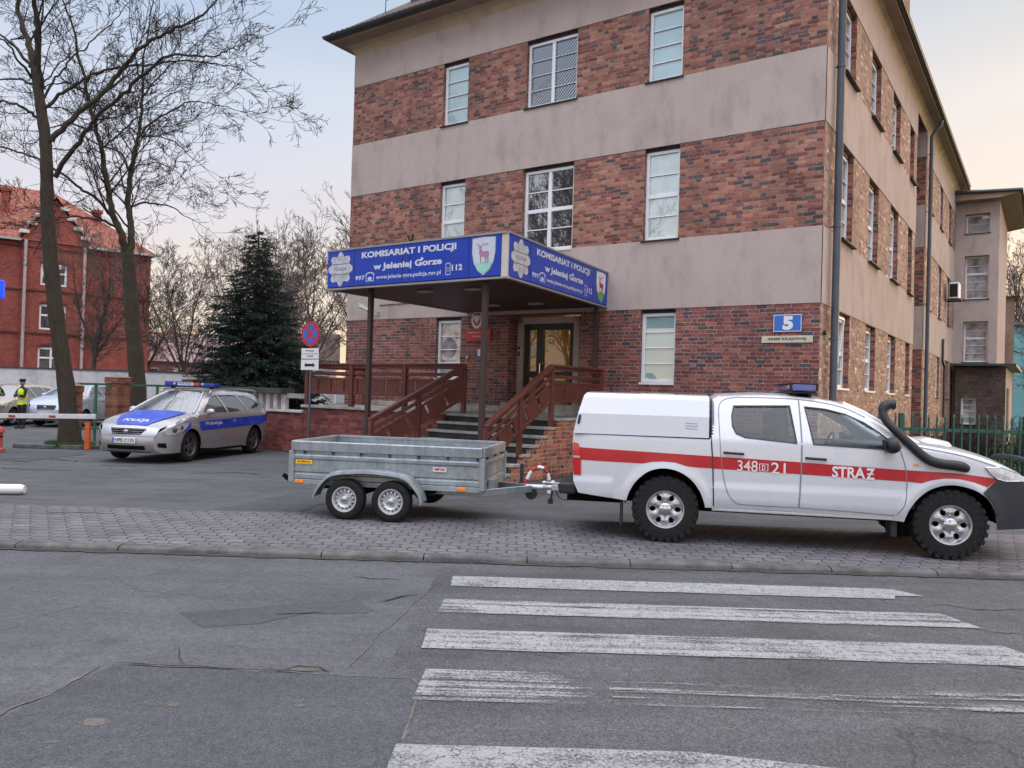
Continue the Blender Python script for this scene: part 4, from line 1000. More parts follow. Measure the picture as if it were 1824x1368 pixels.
# keep helper matrix beside the object without touching its custom properties
def sf(root, fn, w, right):
    class Rt: mbx = inv @ BM
    r = root
    global _root_build
    _ob = MB.build
    def b(self, name, mats, parent=None, **kk): return _ob(self, name, mats, CA if parent is Rt else parent, **kk)
    MB.build = b
    sign_face(Rt, fn, w, right)
    MB.build = _ob
sf(CA, lambda s, z, o: (FLc[0] + s, FLc[1] - o, z0 + .015 + z), 4.27, False)
_dir = Vector((Rw[0] - FRc[0], Rw[1] - FRc[1])); _len = _dir.length; _dir.normalize(); _nr = Vector((-_dir.y, _dir.x)) * -1
sf(CA, lambda s, z, o: (FRc[0] + _dir.x * (s + .03) + _nr.x * o, FRc[1] + _dir.y * (s + .03) + _nr.y * o, z0 + .015 + z), _len - .05, True)
for (u, w) in ((7.57, -4.28), (4.64, -4.42), (4.66, -.28)):
    mb = local_builder(CA); mb.box(-u - .045, -u + .045, w - .045, w + .045, .0, z0 + .001); mb.build('post', M_post, CA, bevel=.006)
M_lampg = plain('unlit_lamp_cover', (.30, .28, .27), .4)
for (u, w) in ((6.58, -3.8), (5.47, -3.71), (6.71, -1.32), (5.61, -1.27)):
    mb = local_builder(CA); mb.box(-u - .16, -u + .16, w - .09, w + .09, z0 - .045, z0); mb.build('soffit_lamp', M_lampg, CA, bevel=.03, seg=3)
mb = local_builder(CA); mb.tube([(-6.30, -4.55, z1), (-6.36, -4.60, z1 + .16)], .018, 6); mb.tube([(-6.30, -4.55, z1), (-6.22, -4.60, z1 + .17)], .018, 6); mb.build('bracket', M_iron, CA)
# ---- plates on the facade
def plate(name, label, cat, u0, u1, z0, z1, th, mat, parts=(), rnd=.0, w=0.0, extra=None, group=None):
    t = bthing(name, label, cat, (u0 + u1) / 2, w, (z0 + z1) / 2, group); inv_ = (Matrix.Translation(t.location) @ Matrix.Rotation(-YAW, 4, 'Z')).inverted()
    mb = MB(inv_ @ BM); mb.box(-u0, -u1, w - th, w - .003, z0, z1); mb.build('plate', mat, t, bevel=.004)
    for nm, mt, fn in parts:
        mb = MB(inv_ @ BM); fn(mb); mb.build(nm, mt, t, recalc=False)
    return t
M_wht = plain('white_enamel', (.72, .72, .72), .35, 0, .06)
M_bl = plain('blue_enamel', (.02, .13, .50), .35, 0, .1)
def border(mb, u0, u1, z0, z1, w, t):
    for a, b, c, d in ((u0, u1, z1 - t, z1), (u0, u1, z0, z0 + t), (u0, u0 - t, z0 + t, z1 - t), (u1 + t, u1, z0 + t, z1 - t)):
        mb.F([mb.P(p) for p in ((-a, w, c), (-b, w, c), (-b, w, d), (-a, w, d))])
plate('house_number_sign', 'blue enamel house number plate with a large white 5', 'sign', .87, .33, 3.0, 3.34, .03, M_bl,
      [('digit', M_wht, lambda mb: put_text(mb, '5', -.69, 3.035, .20, .27, lambda a, b: (a, -.034, b), bold=.06)), ('border', M_wht, lambda mb: border(mb, .865, .335, 3.005, 3.335, -.033, .012))])
plate('street_name_sign', 'cream street name plate reading ARMII KRAJOWEJ under the number', 'sign', 1.09, .12, 2.79, 2.925, .03, plain('cream_enamel', (.55, .50, .38), .5, 0, .15, 5),
      [('lettering', plain('brown_letters', (.08, .05, .04), .6), lambda mb: put_text(mb, 'ARMII KRAJOWEJ', -.98, 2.825, .74, .065, lambda a, b: (a, -.034, b), bold=.03))])
plate('police_station_plate', 'small red plate with white lettering beside the door', 'sign', 8.45, 7.70, 2.91, 3.22, .03, plain('red_enamel', (.50, .02, .02), .35, 0, .1),
      [('lettering', M_wht, lambda mb: (put_text(mb, 'KOMISARIAT I POLICJI', -8.38, 3.10, .62, .045, lambda a, b: (a, -.034, b), bold=.02), put_text(mb, 'W JELENIEJ GORZE', -8.25, 3.01, .38, .04, lambda a, b: (a, -.034, b), bold=.02), mb.box(-7.985, -7.975, -.036, -.034, 3.053, 3.062)))])
EG = bthing('eagle_emblem', 'oval white enamel state emblem with a white eagle on a red shield', 'emblem', 8.13, 0, 3.46)
def oval(mb, a, b, o, m=0, dz=0): mb.F([mb.P((a * cos(2 * pi * i / 28), -o, b * sin(2 * pi * i / 28) + dz)) for i in range(28)], m)
mb = MB(); n = 28; A = [mb.P((.19 * cos(2 * pi * i / n), 0, .25 * sin(2 * pi * i / n))) for i in range(n)]; B2 = [mb.P((.17 * cos(2 * pi * i / n), -.03, .23 * sin(2 * pi * i / n))) for i in range(n)]
for i in range(n): mb.F((A[i], A[(i + 1) % n], B2[(i + 1) % n], B2[i]))
mb.F(B2); mb.build('plate', M_wht, EG)
mb = MB(); sheet(mb, [(-.11, .14), (.11, .14), (.11, -.06), (.06, -.14), (0, -.17), (-.06, -.14), (-.11, -.06)], lambda a, b: (a, -.033, b), step=.2, grid=False); mb.build('shield', plain('emblem_red', (.5, .015, .02), .4), EG, recalc=False)
mb = MB(); sheet(mb, [(0, .115), (.025, .10), (.02, .07), (.05, .085), (.09, .11), (.095, .02), (.07, -.03), (.04, -.04), (.03, -.09), (.0, -.12), (-.03, -.09), (-.04, -.04), (-.07, -.03), (-.095, .02), (-.09, .11), (-.05, .085), (-.02, .07), (-.03, .10)], lambda a, b: (a, -.036, b), step=.2, grid=False); mb.build('eagle', M_wht, EG, recalc=False)
plate('notice_board', 'narrow white and blue notice beside the entrance post', 'notice', 8.09, 8.0, 2.45, 2.72, .012, M_wht, [('blue_band', M_bl, lambda mb: mb.box(-8.088, -8.002, -.016, -.0125, 2.45, 2.55))])
t = bthing('alarm_box', 'small round grey alarm sounder on the brick left of the door', 'alarm', 8.38, -.01, 2.52); mb = MB(); mb.lathe([(.0, -.05), (.045, -.05), (.055, -.03), (.055, 0)], 16, 0, 'Y'); mb.build('cover', M_alu, t, smooth=40)
# surveillance camera
SC = bthing('security_camera', 'white bullet security camera on a wall bracket above the terrace', 'camera', 11.72, 0, 3.80)
mb = MB(); mb.tube([(-.16, -.34, .10), (.10, -.22, -.02)], .055, 12); mb.beam((-.19, -.35, .17), (.14, -.20, .02), .13, .012); mb.build('housing', M_wht, SC, smooth=40)
mb = MB(); mb.tube([(.105, -.218, -.022), (.112, -.215, -.025)], .042, 12); mb.build('lens', M_iron, SC)
mb = MB(); mb.tube([(0, -.27, .0), (.06, -.25, -.12), (.22, -.02, -.12), (.22, 0, -.12)], .015, 6); mb.box(.14, .30, -.02, 0, -.18, -.05); mb.build('bracket', M_alu, SC)
CD = bthing('cable_conduit', 'thin grey cable conduit running level over the terrace', 'conduit', 11.0, -.03, 3.93); mb = MB(); mb.tube([(-.45, 0, 0), (.62, 0, .02)], .012, 6); mb.build('tube', M_gutter, CD)
# air conditioner on the side wall, small lamp brackets
AC = empty('air_conditioner', bl(-.0, 20.9, 6.30), -YAW, 'white air conditioner unit on brackets high on the side wall', 'air conditioner')
mb = MB(); mb.box(.16, .50, -.42, .42, -.30, .35); mb.build('casing', M_frame, AC, bevel=.02)
mb = MB(); mb.box(.18, .46, -.435, -.421, -.24, .28); mb.build('grille', M_iron, AC)
mb = MB(); mb.beam((0, -.35, -.34), (.6, -.35, -.34), .04, .05); mb.beam((0, .35, -.34), (.6, .35, -.34), .04, .05); mb.box(.1, .55, -.4, .4, -.335, -.302); mb.build('bracket', M_gutter, AC)
VT = empty('wall_junction_box', bl(-.0, .28, 3.0), -YAW, 'small dark round fitting on the side brickwork beside the downpipe', 'fitting'); mb = MB(); mb.lathe([(0, .06), (.04, .055), (.05, 0)], 12, 0, 'X'); mb.build('cover', M_iron, VT)
# ------------------------------------------------------------------ vehicles: shared pieces
def carpaint(name, c, rough=.22, metal=0.0, coat=.8, dirt=.12):
    N = NT(name); v = N.obj()
    s = N.n('ShaderNodeSeparateXYZ'); N.L(v, s.inputs[0])
    d = N.math('MULTIPLY', N.smooth(N.math('ADD', s.outputs[2], N.math('MULTIPLY', N.noise(v, 3, 5), .12)), .62, .34), N.noise(v, 22, 5, .7))
    a = N.mix(N.math('MULTIPLY', d, dirt * 4, clamp=True), c, (.16, .14, .12))
    a = N.mix(1.0, a, N.ramp(N.noise(v, 1.0, 2), [(.3, .98), (.7, 1.02)]), 'MULTIPLY')
    m = N.out(a, N.ramp(N.noise(v, 4, 5), [(.3, rough), (.7, rough * 1.6)]), None, metal, .5)
    N.b.inputs['Coat Weight'].default_value = coat; N.b.inputs['Coat Roughness'].default_value = .05
    return m
M_tyre = plain('tyre_rubber', (.010, .010, .011), .8, 0, .3, 30, .35, bump=.2)
M_black = plain('black_plastic', (.016, .016, .018), .55, 0, .25, 10, .45)
M_under = plain('underbody_black', (.006, .006, .006), .9, 0, .3, 10, .1)
M_chrome = plain('chrome', (.62, .62, .64), .16, 1.0, .06, 8)
M_satin = plain('satin_alloy', (.50, .50, .52), .30, .85, .15, 14)
M_steel = plain('painted_steel_rim', (.50, .51, .53), .42, .6, .15, 12)
M_galv = None
def galv():
    N = NT('galvanised_steel'); v = N.obj()
    vo = N.n('ShaderNodeTexVoronoi'); vo.inputs['Scale'].default_value = 26; N.L(v, vo.inputs['Vector'])
    a = N.mix(1.0, (.34, .375, .40), N.ramp(vo.outputs['Color'], [(0, .88), (1, 1.10)]), 'MULTIPLY')
    a = N.mix(1.0, a, N.ramp(N.noise(v, 2.2, 6, .65), [(.3, .72), (.7, 1.15)]), 'MULTIPLY')
    a = N.mix(1.0, a, N.ramp(N.noise(N.mapping(v, (12, 12, 1.2)), 1.2, 4), [(.3, .88), (.7, 1.08)]), 'MULTIPLY')
    return N.out(a, N.ramp(N.noise(v, 5, 4), [(.3, .38), (.7, .62)]), N.bump(N.noise(v, 9, 3), .08, .01), .65, .5)
M_galv = galv()
M_orange = plain('orange_reflector', (.85, .22, .01), .3, 0, .1, 10, coat=.5)
M_redlamp = plain('red_lamp_lens', (.50, .008, .012), .15, 0, .2, 20, coat=.9)
M_lampclear = plain('clear_lamp_lens', (.50, .52, .55), .12, .3, .35, 26, coat=1)
def wheel(parent, c, r, w, rr, style, out=-1, name='wheel', rim_mat=None):
    """axis along Y, out = direction of the outer face"""
    w2 = w / 2
    mb = MB(Matrix.Translation(c)); sh = .018 if style != 'mud' else .022
    prof = [(rr, -w2 * .80), (rr + .012, -w2 * .95), (r - .05, -w2), (r - sh, -w2 * .92), (r - .004, -w2 * .75), (r, -w2 * .4), (r, w2 * .4), (r - .004, w2 * .75), (r - sh, w2 * .92), (r - .05, w2), (rr + .012, w2 * .95), (rr, w2 * .80)]
    mb.lathe(prof, 48, 0, 'Y')
    if style == 'mud':
        n = 26
        for k in range(n):
            a = 2 * pi * k / n
            for sgn, da in ((-1, 0), (1, pi / n)):
                R = Matrix.Rotation(-(a + da), 4, 'Y'); m0 = mb.M; mb.M = m0 @ R
                mb.box(r - .035, r + .004, sgn * w2 * .30, sgn * (w2 + .002), -.024, .024)
                mb.box(r - .075, r - .03, sgn * (w2 - .012), sgn * (w2 + .003), -.013, .013)
                mb.M = m0
            R = Matrix.Rotation(-(a + .06), 4, 'Y'); m0 = mb.M; mb.M = m0 @ R; mb.box(r - .01, r + .010, -w2 * .28, w2 * .26, -.024, .020); mb.M = m0
    else:
        for y in (-.45, -.15, .15, .45): pass
    t = mb.build('tyre', M_tyre, None, smooth=35, recalc=True)
    wh = mb_e = bpy.data.objects.new(name, None); col.objects.link(wh); wh.parent = parent; wh.empty_display_size = .05
    t.parent = wh
    mb = MB(Matrix.Translation(c) @ Matrix.Diagonal((1, -out if out < 0 else 1, 1, 1)) if False else Matrix.Translation(c))
    o = out; y = lambda t: o * w2 * t
    mats = [rim_mat or M_steel, M_under, M_chrome]
    mb.lathe([(rr + .006, y(.86)), (rr + .004, y(.93)), (rr - .012, y(.90)), (rr - .022, y(.72)), (rr - .03, y(.2)), (rr - .03, y(-.8))], 40, 0)
    mb.lathe([(0, y(.05)), (rr - .03, y(.05))], 24, 1)
    nr, na = 12, 96
    def face(z_of, hole, r0, r1, m=0):
        ids = [[mb.P(Vector((R * cos(2 * pi * k / na), o * z_of(R, 2 * pi * k / na), R * sin(2 * pi * k / na)))) for k in range(na)] for R in [r0 + (r1 - r0) * i / nr for i in range(nr + 1)]]
        for i in range(nr):
            Rm = r0 + (r1 - r0) * (i + .5) / nr
            for k in range(na):
                am = 2 * pi * (k + .5) / na
                if hole(Rm, am): continue
                mb.F((ids[i][k], ids[i][(k + 1) % na], ids[i + 1][(k + 1) % na], ids[i + 1][k]), m)
    if style == 'mud':
        def z_of(R, a):
            t = R / rr; s = .5 + .5 * cos(6 * (a - pi / 6 * 1)); return w2 * (.55 + .17 * math.exp(-((t - .62) / .22) ** 2) * (.25 + .9 * s) + (.18 if t < .36 else 0) + .1 * max(0, t - .85) / .15)
        def hole(R, a):
            t = R / rr; k = round(a / (pi / 3)); da = (a - k * pi / 3) * R; return (da / (.030)) ** 2 + ((R - rr * .68) / .036) ** 2 < 1
        face(z_of, hole, rr * .32, rr * .90)
        mb.lathe([(rr * .33, y(.62)), (rr * .32, y(.86)), (rr * .26, y(.93)), (0, y(.95))], 24, 2)
        for k in range(6):
            a = k * pi / 3 + pi / 6; p = Vector((rr * .42 * cos(a), 0, rr * .42 * sin(a))); mb.tube([p + Vector((0, y(.5), 0)), p + Vector((0, y(.80), 0))], .011, 6, 2)
    elif style == 'steel':
        def z_of(R, a):
            t = R / rr; return w2 * (.45 + .25 * math.exp(-((t - .68) / .12) ** 2) + (.12 if t < .38 else 0))
        def hole(R, a):
            n = 14; k = round(a / (2 * pi / n)); da = (a - k * 2 * pi / n) * R; return (da / .011) ** 2 + ((R - rr * .74) / .013) ** 2 < 1
        nr = 16; na = 140
        face(z_of, hole, 0.001, rr * .88)
        mb.lathe([(.038, y(.45)), (.036, y(.82)), (.026, y(.9)), (0, y(.9))], 16, 2)
        for k in range(4):
            a = k * pi / 2 + .4; p = Vector((.055 * cos(a), 0, .055 * sin(a))); mb.tube([p + Vector((0, y(.4), 0)), p + Vector((0, y(.72), 0))], .009, 6, 2)
    else:   # five-spoke cover
        def z_of(R, a):
            t = R / rr; return w2 * (.70 + .12 * cos(5 * a) * t - .10 * t + (.1 if t < .25 else 0))
        def hole(R, a):
            t = R / rr; n = 5; k = round((a - pi / 5) / (2 * pi / n)); da = abs(a - pi / 5 - k * 2 * pi / n); return .42 < t < .84 and da < .30 + .12 * (t - .42)
        face(z_of, hole, .001, rr * .95)
    mb.build('rim', mats, wh, smooth=40, recalc=False)
    return wh
def tube_obj(name, pts, r, mat, parent, n=10, smooth=50): mb = MB(); mb.tube(pts, r, n); return mb.build(name, mat, parent, smooth=smooth)
# ------------------------------------------------------------------ twin-axle trailer
hd = radians(-9.5); TR = empty('box_trailer', (-1.713, 9.597, .05), hd, 'empty galvanised twin axle box trailer hitched behind the white pickup', 'trailer')
X0, X1, Y0, Y1, ZB, ZT = -1.08, 1.37, .20, 1.68, .455, .925
mb = MB()
mb.box(X0, X1, Y0 + .02, Y1 - .02, ZB - .01, ZB + .01)                      # floor
mb.box(X0, X1, Y0 - .005, Y0 + .04, ZB - .075, ZB - .012); mb.box(X0, X1, Y1 - .04, Y1 + .005, ZB - .075, ZB - .012)
mb.box(X0 - .0, X0 + .05, Y0 + .041, Y1 - .041, ZB - .07, ZB - .013); mb.box(X1 - .05, X1, Y0 + .041, Y1 - .041, ZB - .07, ZB - .013)
mb.build('chassis_frame', M_galv, TR, bevel=.004, seg=1)
def board(side):
    """pressed-steel side board with ribs; profile (out, z) swept along the side"""
    prof = [(0, ZB), (0, ZB + .05), (-.012, ZB + .06), (-.012, ZB + .075), (.0, ZB + .085), (.0, ZB + .235), (.014, ZB + .25), (.016, ZB + .285), (.004, ZB + .30), (-.012, ZB + .315), (-.012, ZB + .345), (.024, ZB + .35), (.026, ZT - .012), (.018, ZT), (-.022, ZT), (-.022, ZT - .03), (-.014, ZT - .04), (-.014, ZB)]
    mb = MB(); rows = []
    if side in ('near', 'far'):
        for x in (X0 + .004, X1 - .004): rows.append([(x, (Y0 - o) if side == 'near' else (Y1 + o), z) for o, z in prof])
    else:
        for y in (Y0 + .018, Y1 - .018): rows.append([((X0 - o) if side == 'rear' else (X1 + o), y, z) for o, z in prof])
    mb.grid(rows); mb.F([mb.P(p) for p in rows[0]]); mb.F([mb.P(p) for p in rows[1]])
    return mb
for s_ in ('near', 'far', 'rear', 'front'):
    bo = board(s_).build('side_board', M_galv, TR, bevel=.002, seg=1)
for (x, y) in ((X0, Y0), (X1, Y0), (X0, Y1), (X1, Y1)):
    mb = MB(); mb.box(x - .035, x + .035, y - .022, y + .022, ZB - .05, ZT - .13); mb.build('corner_post', M_galv, TR, bevel=.004, seg=1)
for i in range(7):
    mb = MB(); x = X0 + .17 + i * .37; mb.tube([(x, Y0 + .0, ZB + .330), (x, Y0 - .022, ZB + .330)], .014, 10); mb.build('rope_stud', M_black, TR)
for y in (Y0 + .25, Y0 + .75, Y0 + 1.25):
    mb = MB(); mb.tube([(X1, y, ZB + .330), (X1 + .022, y, ZB + .330)], .014, 10); mb.build('rope_stud', M_black, TR)
mb = MB(); mb.tube([(X1 + .03, Y0 + .2, ZB + .12), (X1 + .03, Y0 + .2, ZB + .25)], .010, 6); mb.build('front_latch', M_galv, TR, bevel=.004, seg=1)
mb = MB(); mb.tube([(X1 + .03, Y1 - .25, ZB + .12), (X1 + .03, Y1 - .25, ZB + .25)], .010, 6); mb.build('front_latch', M_galv, TR)
mb = MB(); mb.box(X1 + .01, X1 + .09, Y0 + .35, Y0 + .62, ZB - .06, ZB + .06); mb.build('winch_box', M_galv, TR, bevel=.004, seg=1)
# fender
prof = [(-.70, .27), (-.655, .37), (-.60, .45), (-.52, .53), (-.42, .575), (-.20, .60), (.0, .61), (.22, .60), (.42, .575), (.52, .53), (.60, .45), (.655, .37), (.69, .26)]
prof = spline([(a, b, 0) for a, b in prof], 4)
mb = MB(); rows = [[(a * k, y, b + dz) for a, b, _ in prof] for y, dz, k in ((-.035, -.035, .985), (-.03, -.004, 1), (-.0, .006, 1.004), (.10, .010, 1.006), (.19, .006, 1.004), (.2, -.03, .99))]
mb.grid(rows); rows = [[(a * k, y, b + dz) for a, b, _ in prof] for y, dz, k in ((-.03, -.04, .975), (-.022, -.012, .985), (.19, -.004, .985))]; mb.grid(rows)
fd = mb.build('mudguard', M_galv, TR, smooth=45)
mb = MB(); rows = [[(a, 2 * Y1 - (Y0 - .20) - (y - .0) - .0 if False else Y1 + .22 - y - .02, b) for a, b, _ in prof] for y in (0, .2)]; mb.grid(rows); mb.build('mudguard', M_galv, TR, smooth=45)
for x in (-.30, .29):
    wheel(TR, (x, .075, .245), .247, .15, .152, 'steel', -1)
    wheel(TR, (x, Y1 + .10, .245), .247, .15, .152, 'steel', 1)
    mb = MB(); mb.tube([(x, .1, .245), (x, Y1 + .1, .245)], .03, 8); mb.beam((x, .25, .26), (x + .02, .25, .40), .08, .04); mb.build('axle', M_under, TR)
for x in (-.97, 1.12):
    mb = MB(); mb.box(x - .055, x + .055, Y0 - .02, Y0 - .003, ZB - .06, ZB - .022); mb.build('side_reflector', M_orange, TR, bevel=.003, seg=1)
mb = MB(); mb.box(-1.02, -.80, Y0 - .019, Y0 - .0165, ZB + .185, ZB + .235); lb = mb.build('yellow_sticker', plain('yellow_sticker', (.85, .52, .01), .4, 0, .05), TR)
mb = MB(); put_text(mb, 'KUBIX.pl', -1.0, ZB + .197, .18, .026, lambda a, b: (a, Y0 - .0215, b), bold=.05); mb.build('lettering', plain('dark_red_print', (.25, .02, .01), .5), lb, recalc=False)
mb = MB(); mb.box(.76, .93, Y0 - .019, Y0 - .0165, ZB + .16, ZB + .215); lb = mb.build('white_sticker', plain('white_sticker', (.6, .6, .6), .4, 0, .05), TR)
mb = MB(); put_text(mb, 'NEPTUN', .78, ZB + .178, .13, .026, lambda a, b: (a, Y0 - .0215, b), bold=.08); mb.build('lettering', plain('red_print', (.5, .02, .02), .5), lb, recalc=False)
# drawbar
hx, hy = 2.30, .92
mb = MB()
for y in (Y0 + .25, Y1 - .25):
    mb.beam((X1 - .9, y, ZB - .10), (X1 + .02, y, ZB - .10), .05, .09); mb.beam((X1 - .02, y, ZB - .10), (hx - .42, hy + (y - hy) * .10, .385), .05, .085)
mb.build('drawbar', M_galv, TR, bevel=.004, seg=1)
mb = MB(); mb.tube([(hx - .50, hy, .40), (hx - .12, hy, .41)], .035, 10); mb.box(hx - .16, hx + .02, hy - .04, hy + .04, .375, .445); mb.beam((hx - .25, hy, .47), (hx - .02, hy, .46), .03, .02); mb.box(hx - .34, hx - .26, hy - .10, hy + .10, .395, .42)
mb.build('coupling', M_steel, TR, bevel=.006, smooth=40)
for dy in (-.05, .05):
    mb = MB(); mb.ellipsoid((hx - .2 + dy, hy + dy, .475), (.028, .02, .018)); mb.build('coupling_knob', M_wht, TR, smooth=60)
mb = MB(); mb.lathe([(0, -.02), (.075, -.02), (.075, .02), (0, .02)], 20, 0, 'Y', (hx - .42, hy, .315)); mb.build('jockey_wheel', M_black, TR, smooth=40)
mb = MB(); mb.beam((hx - .15, hy, .36), (hx - .17, hy, .23), .03, .025); mb.box(hx - .20, hx - .14, hy - .03, hy + .03, .20, .26); mb.build('plug_holder', M_black, TR)
tube_obj('brake_cable', spline([(hx - .1, hy - .02, .37), (hx - .06, hy - .03, .29), (hx + .04, hy - .03, .26), (hx + .14, hy - .03, .31), (hx + .14, hy, .38)], 5), .007, M_black, TR, 6)
mb = MB(); mb.box(-.70, .75, Y0 + .1, Y1 - .1, .33, .38); mb.prism([(-1.35, .40), (-1.28, .36), (-1.05, .40), (-.9, .42), (-1.3, .43)], Y0 + .35, Y0 + .42); mb.beam((-1.38, Y0 + .4, .44), (-1.25, Y0 + .4, .37), .03, .05); mb.build('underframe', M_under, TR)
# pale hoop and post by the steps
M_hoop_r = plain('hoop_red', (.35, .03, .03), .5)
HB = empty('hoop_bollard', (.47, 13.2, 0), .1, 'small red and white striped hoop bollard behind the trailer drawbar', 'bollard')
P = spline([(-.20, 0, 0), (-.19, 0, .16), (-.10, 0, .36), (.05, 0, .43), (.17, 0, .33), (.20, 0, .16), (.20, 0, 0)], 6)
for k in range(9):
    a = int(k * (len(P) - 1) / 9); b = int((k + 1) * (len(P) - 1) / 9)
    tube_obj('hoop_band', P[a:b + 1], .030, M_wht if k % 2 == 0 else M_hoop_r, HB)
SPo = empty('short_post', (.21, 13.35, 0), 0, 'short grey steel post beside the striped hoop, in front of the stairs', 'post')
tube_obj('tube', [(0, 0, 0), (0, 0, .47)], .035, M_gutter, SPo); tube_obj('cap', [(0, 0, .47), (0, 0, .50)], .038, M_alu, SPo)
# ------------------------------------------------------------------ white fire-service pickup
ph = radians(-10.335); PO = Vector((1.739, 8.774, .05)) + Vector((-sin(ph), cos(ph), 0)) * .86
PK = empty('fire_service_pickup', PO, ph, 'white double cab pickup with red STRAŻ stripe, snorkel and hard top, parked over the pavement', 'pickup truck')
M_pw = carpaint('white_car_paint', (.54, .55, .58), .20, 0, .8, .22)
M_pr = carpaint('red_stripe_film', (.40, .006, .012), .35, 0, .25, .05)
M_gap = plain('door_gap', (.19, .19, .205), .8); M_gapd = plain('dark_panel_gap', (.03, .03, .032), .8)
M_plb = plain('grey_black_bumper', (.022, .025, .034), .5, 0, .15, 8, .5)
TOPP = [(-1.06, 1.17), (.46, 1.16), (.47, 1.16), (.50, 1.60), (.57, 1.638), (.97, 1.665), (1.3, 1.665), (1.68, 1.635), (1.92, 1.585), (2.10, 1.50), (2.28, 1.385), (2.44, 1.285), (2.58, 1.205), (2.68, 1.175), (2.9, 1.145), (3.13, 1.10), (3.31, 1.05), (3.45, 1.0), (3.60, .93), (3.70, .86), (3.76, .75)]
def PS(x, z):
    w = .862 - .018 * ((z - .80) / .40) ** 2 + .016 * max(0, min(1, (.69 - z) / .055)) * max(0, min(1, (z - .40) / .1)) * (1 if -.6 > x or .5 < x < 2.5 else 0)
    if z > 1.14: w -= .20 * ((min(z, 1.7) - 1.14) / .5) ** 1.1
    if x > 3.05: w -= .17 * ((x - 3.05) / .75) ** 2
    if x < -.8: w -= .05 * ((-.8 - x) / .25) ** 2
    for cx, cz in ((0, .36), (2.93, .36)):          # flared arches
        d = math.dist((x, z), (cx, cz)); w += .022 * math.exp(-((d - .46) / .055) ** 2) if z > .3 else 0
    zt = lerp(TOPP, x); d = zt - z; r = .07 if x > .47 else .0
    if r and d < r: w -= r * (1 - sqrt(max(0, 1 - (1 - max(d, 0) / r) ** 2))) * .8
    return w
ARR = [(.43, .41), (.415, .47), (.37, .58), (.28, .70), (.14, .79), (-.03, .82), (-.19, .78), (-.32, .67), (-.395, .55), (-.43, .44)]
ARF = [(3.37, .34), (3.365, .45), (3.31, .60), (3.20, .71), (3.06, .765), (2.90, .78), (2.73, .73), (2.59, .61), (2.50, .46), (2.47, .37)]
ARR = [tuple(p[:2]) for p in spline([(a, b, 0) for a, b in ARR], 4)]; ARF = [tuple(p[:2]) for p in spline([(a, b, 0) for a, b in ARF], 4)]
outl = [(-.97, .50), (-1.03, .62), (-1.05, .80), (-1.055, 1.0), (-1.05, 1.165)] + TOPP[1:] + [(3.79, .62), (3.78, .5), (3.70, .37)] + ARF + [(2.40, .375), (1.28, .415), (.60, .41)] + ARR
gR = [(.72, 1.54), (1.33, 1.56), (1.385, 1.145), (.84, 1.185), (.74, 1.225), (.70, 1.31), (.695, 1.42)]
gF = [(1.475, 1.555), (1.70, 1.535), (1.90, 1.487), (2.08, 1.405), (2.22, 1.31), (2.315, 1.225), (2.345, 1.175), (2.345, 1.115), (1.545, 1.140)]
def side(mb, fn_y, outline, holes, sgn, m=0, step=.05, off=0): sheet(mb, outline, lambda x, z: (x, sgn * (fn_y(x, z) + off), z), holes, step, m)
def skin(mb, prof, S, crown=.02, bulge=0, n=14, m=0, drop=0):
    """surface across the car between the side sheets; prof = [(x,z)] along the top edge"""
    rows = []
    for x, z in prof:
        w = S(x, z); rows.append([(x + bulge * (1 - (t) ** 2), t * w, z + crown * (1 - t ** 2)) for t in [-1 + 2 * k / n for k in range(n + 1)]])
    return mb.grid(rows, m)
mb = MB()
for s_ in (-1, 1): side(mb, PS, outl, [gR, gF], s_, step=.032)
skin(mb, [(.475, 1.16), (.50, 1.60), (.57, 1.638), (.97, 1.665), (1.3, 1.665), (1.68, 1.635), (1.92, 1.585)], PS, .035)
skin(mb, [(2.60, 1.195), (2.68, 1.175), (2.9, 1.145), (3.13, 1.10), (3.31, 1.05), (3.45, 1.0), (3.60, .93), (3.66, .90)], PS, .055, .04)
skin(mb, [(3.66, .90), (3.70, .86), (3.76, .75), (3.79, .62), (3.78, .5), (3.70, .37)], PS, .0, .12)
skin(mb, [(-.97, .50), (-1.03, .62), (-1.05, .80), (-1.055, 1.0), (-1.05, 1.165)], PS, 0, -.03)
body = mb.build('body', M_pw, PK, smooth=38, recalc=True)
# bonnet scoop and bonnet shut line
mb = MB(); mb.grid([[(2.78, y, 1.215 - .0 * abs(y)) for y in (-.30, -.24, 0, .24, .30)], [(2.90, y, z) for y, z in ((-.30, 1.19), (-.25, 1.235), (0, 1.25), (.25, 1.235), (.30, 1.19))], [(3.10, y, z) for y, z in ((-.29, 1.145), (-.24, 1.20), (0, 1.215), (.24, 1.20), (.29, 1.145))], [(3.16, y, 1.13) for y in (-.28, -.22, 0, .22, .28)]]); mb.build('bonnet_scoop', M_pw, PK, smooth=50)
# hard top
HT = [(-1.045, 1.178), (-1.0, 1.40), (-.945, 1.60), (-.915, 1.635), (.45, 1.635), (.452, 1.172)]
def HS(x, z):
    w = .852 - .03 * min(1, (z - 1.17) / .23) - max(0, z - 1.40) * .42
    if z > 1.585: w -= .05 * ((z - 1.585) / .05) ** 2
    return w
mb = MB()
for s_ in (-1, 1):
    mb.grid([[(x0_ + (x1_ - x0_) * k / 10, s_ * HS(0, z), z) for k in range(11)] for z, x0_, x1_ in ((1.172, -1.045, .452), (1.28, -1.025, .452), (1.40, -1.0, .452), (1.50, -.972, .452), (1.585, -.95, .452), (1.61, -.94, .451), (1.635, -.915, .45))])
skin(mb, [(-1.045, 1.178), (-1.0, 1.40), (-.945, 1.60), (-.915, 1.635), (.45, 1.635), (.452, 1.172)], HS, .02, 0)
ht = mb.build('hard_top', M_pw, PK, smooth=14)
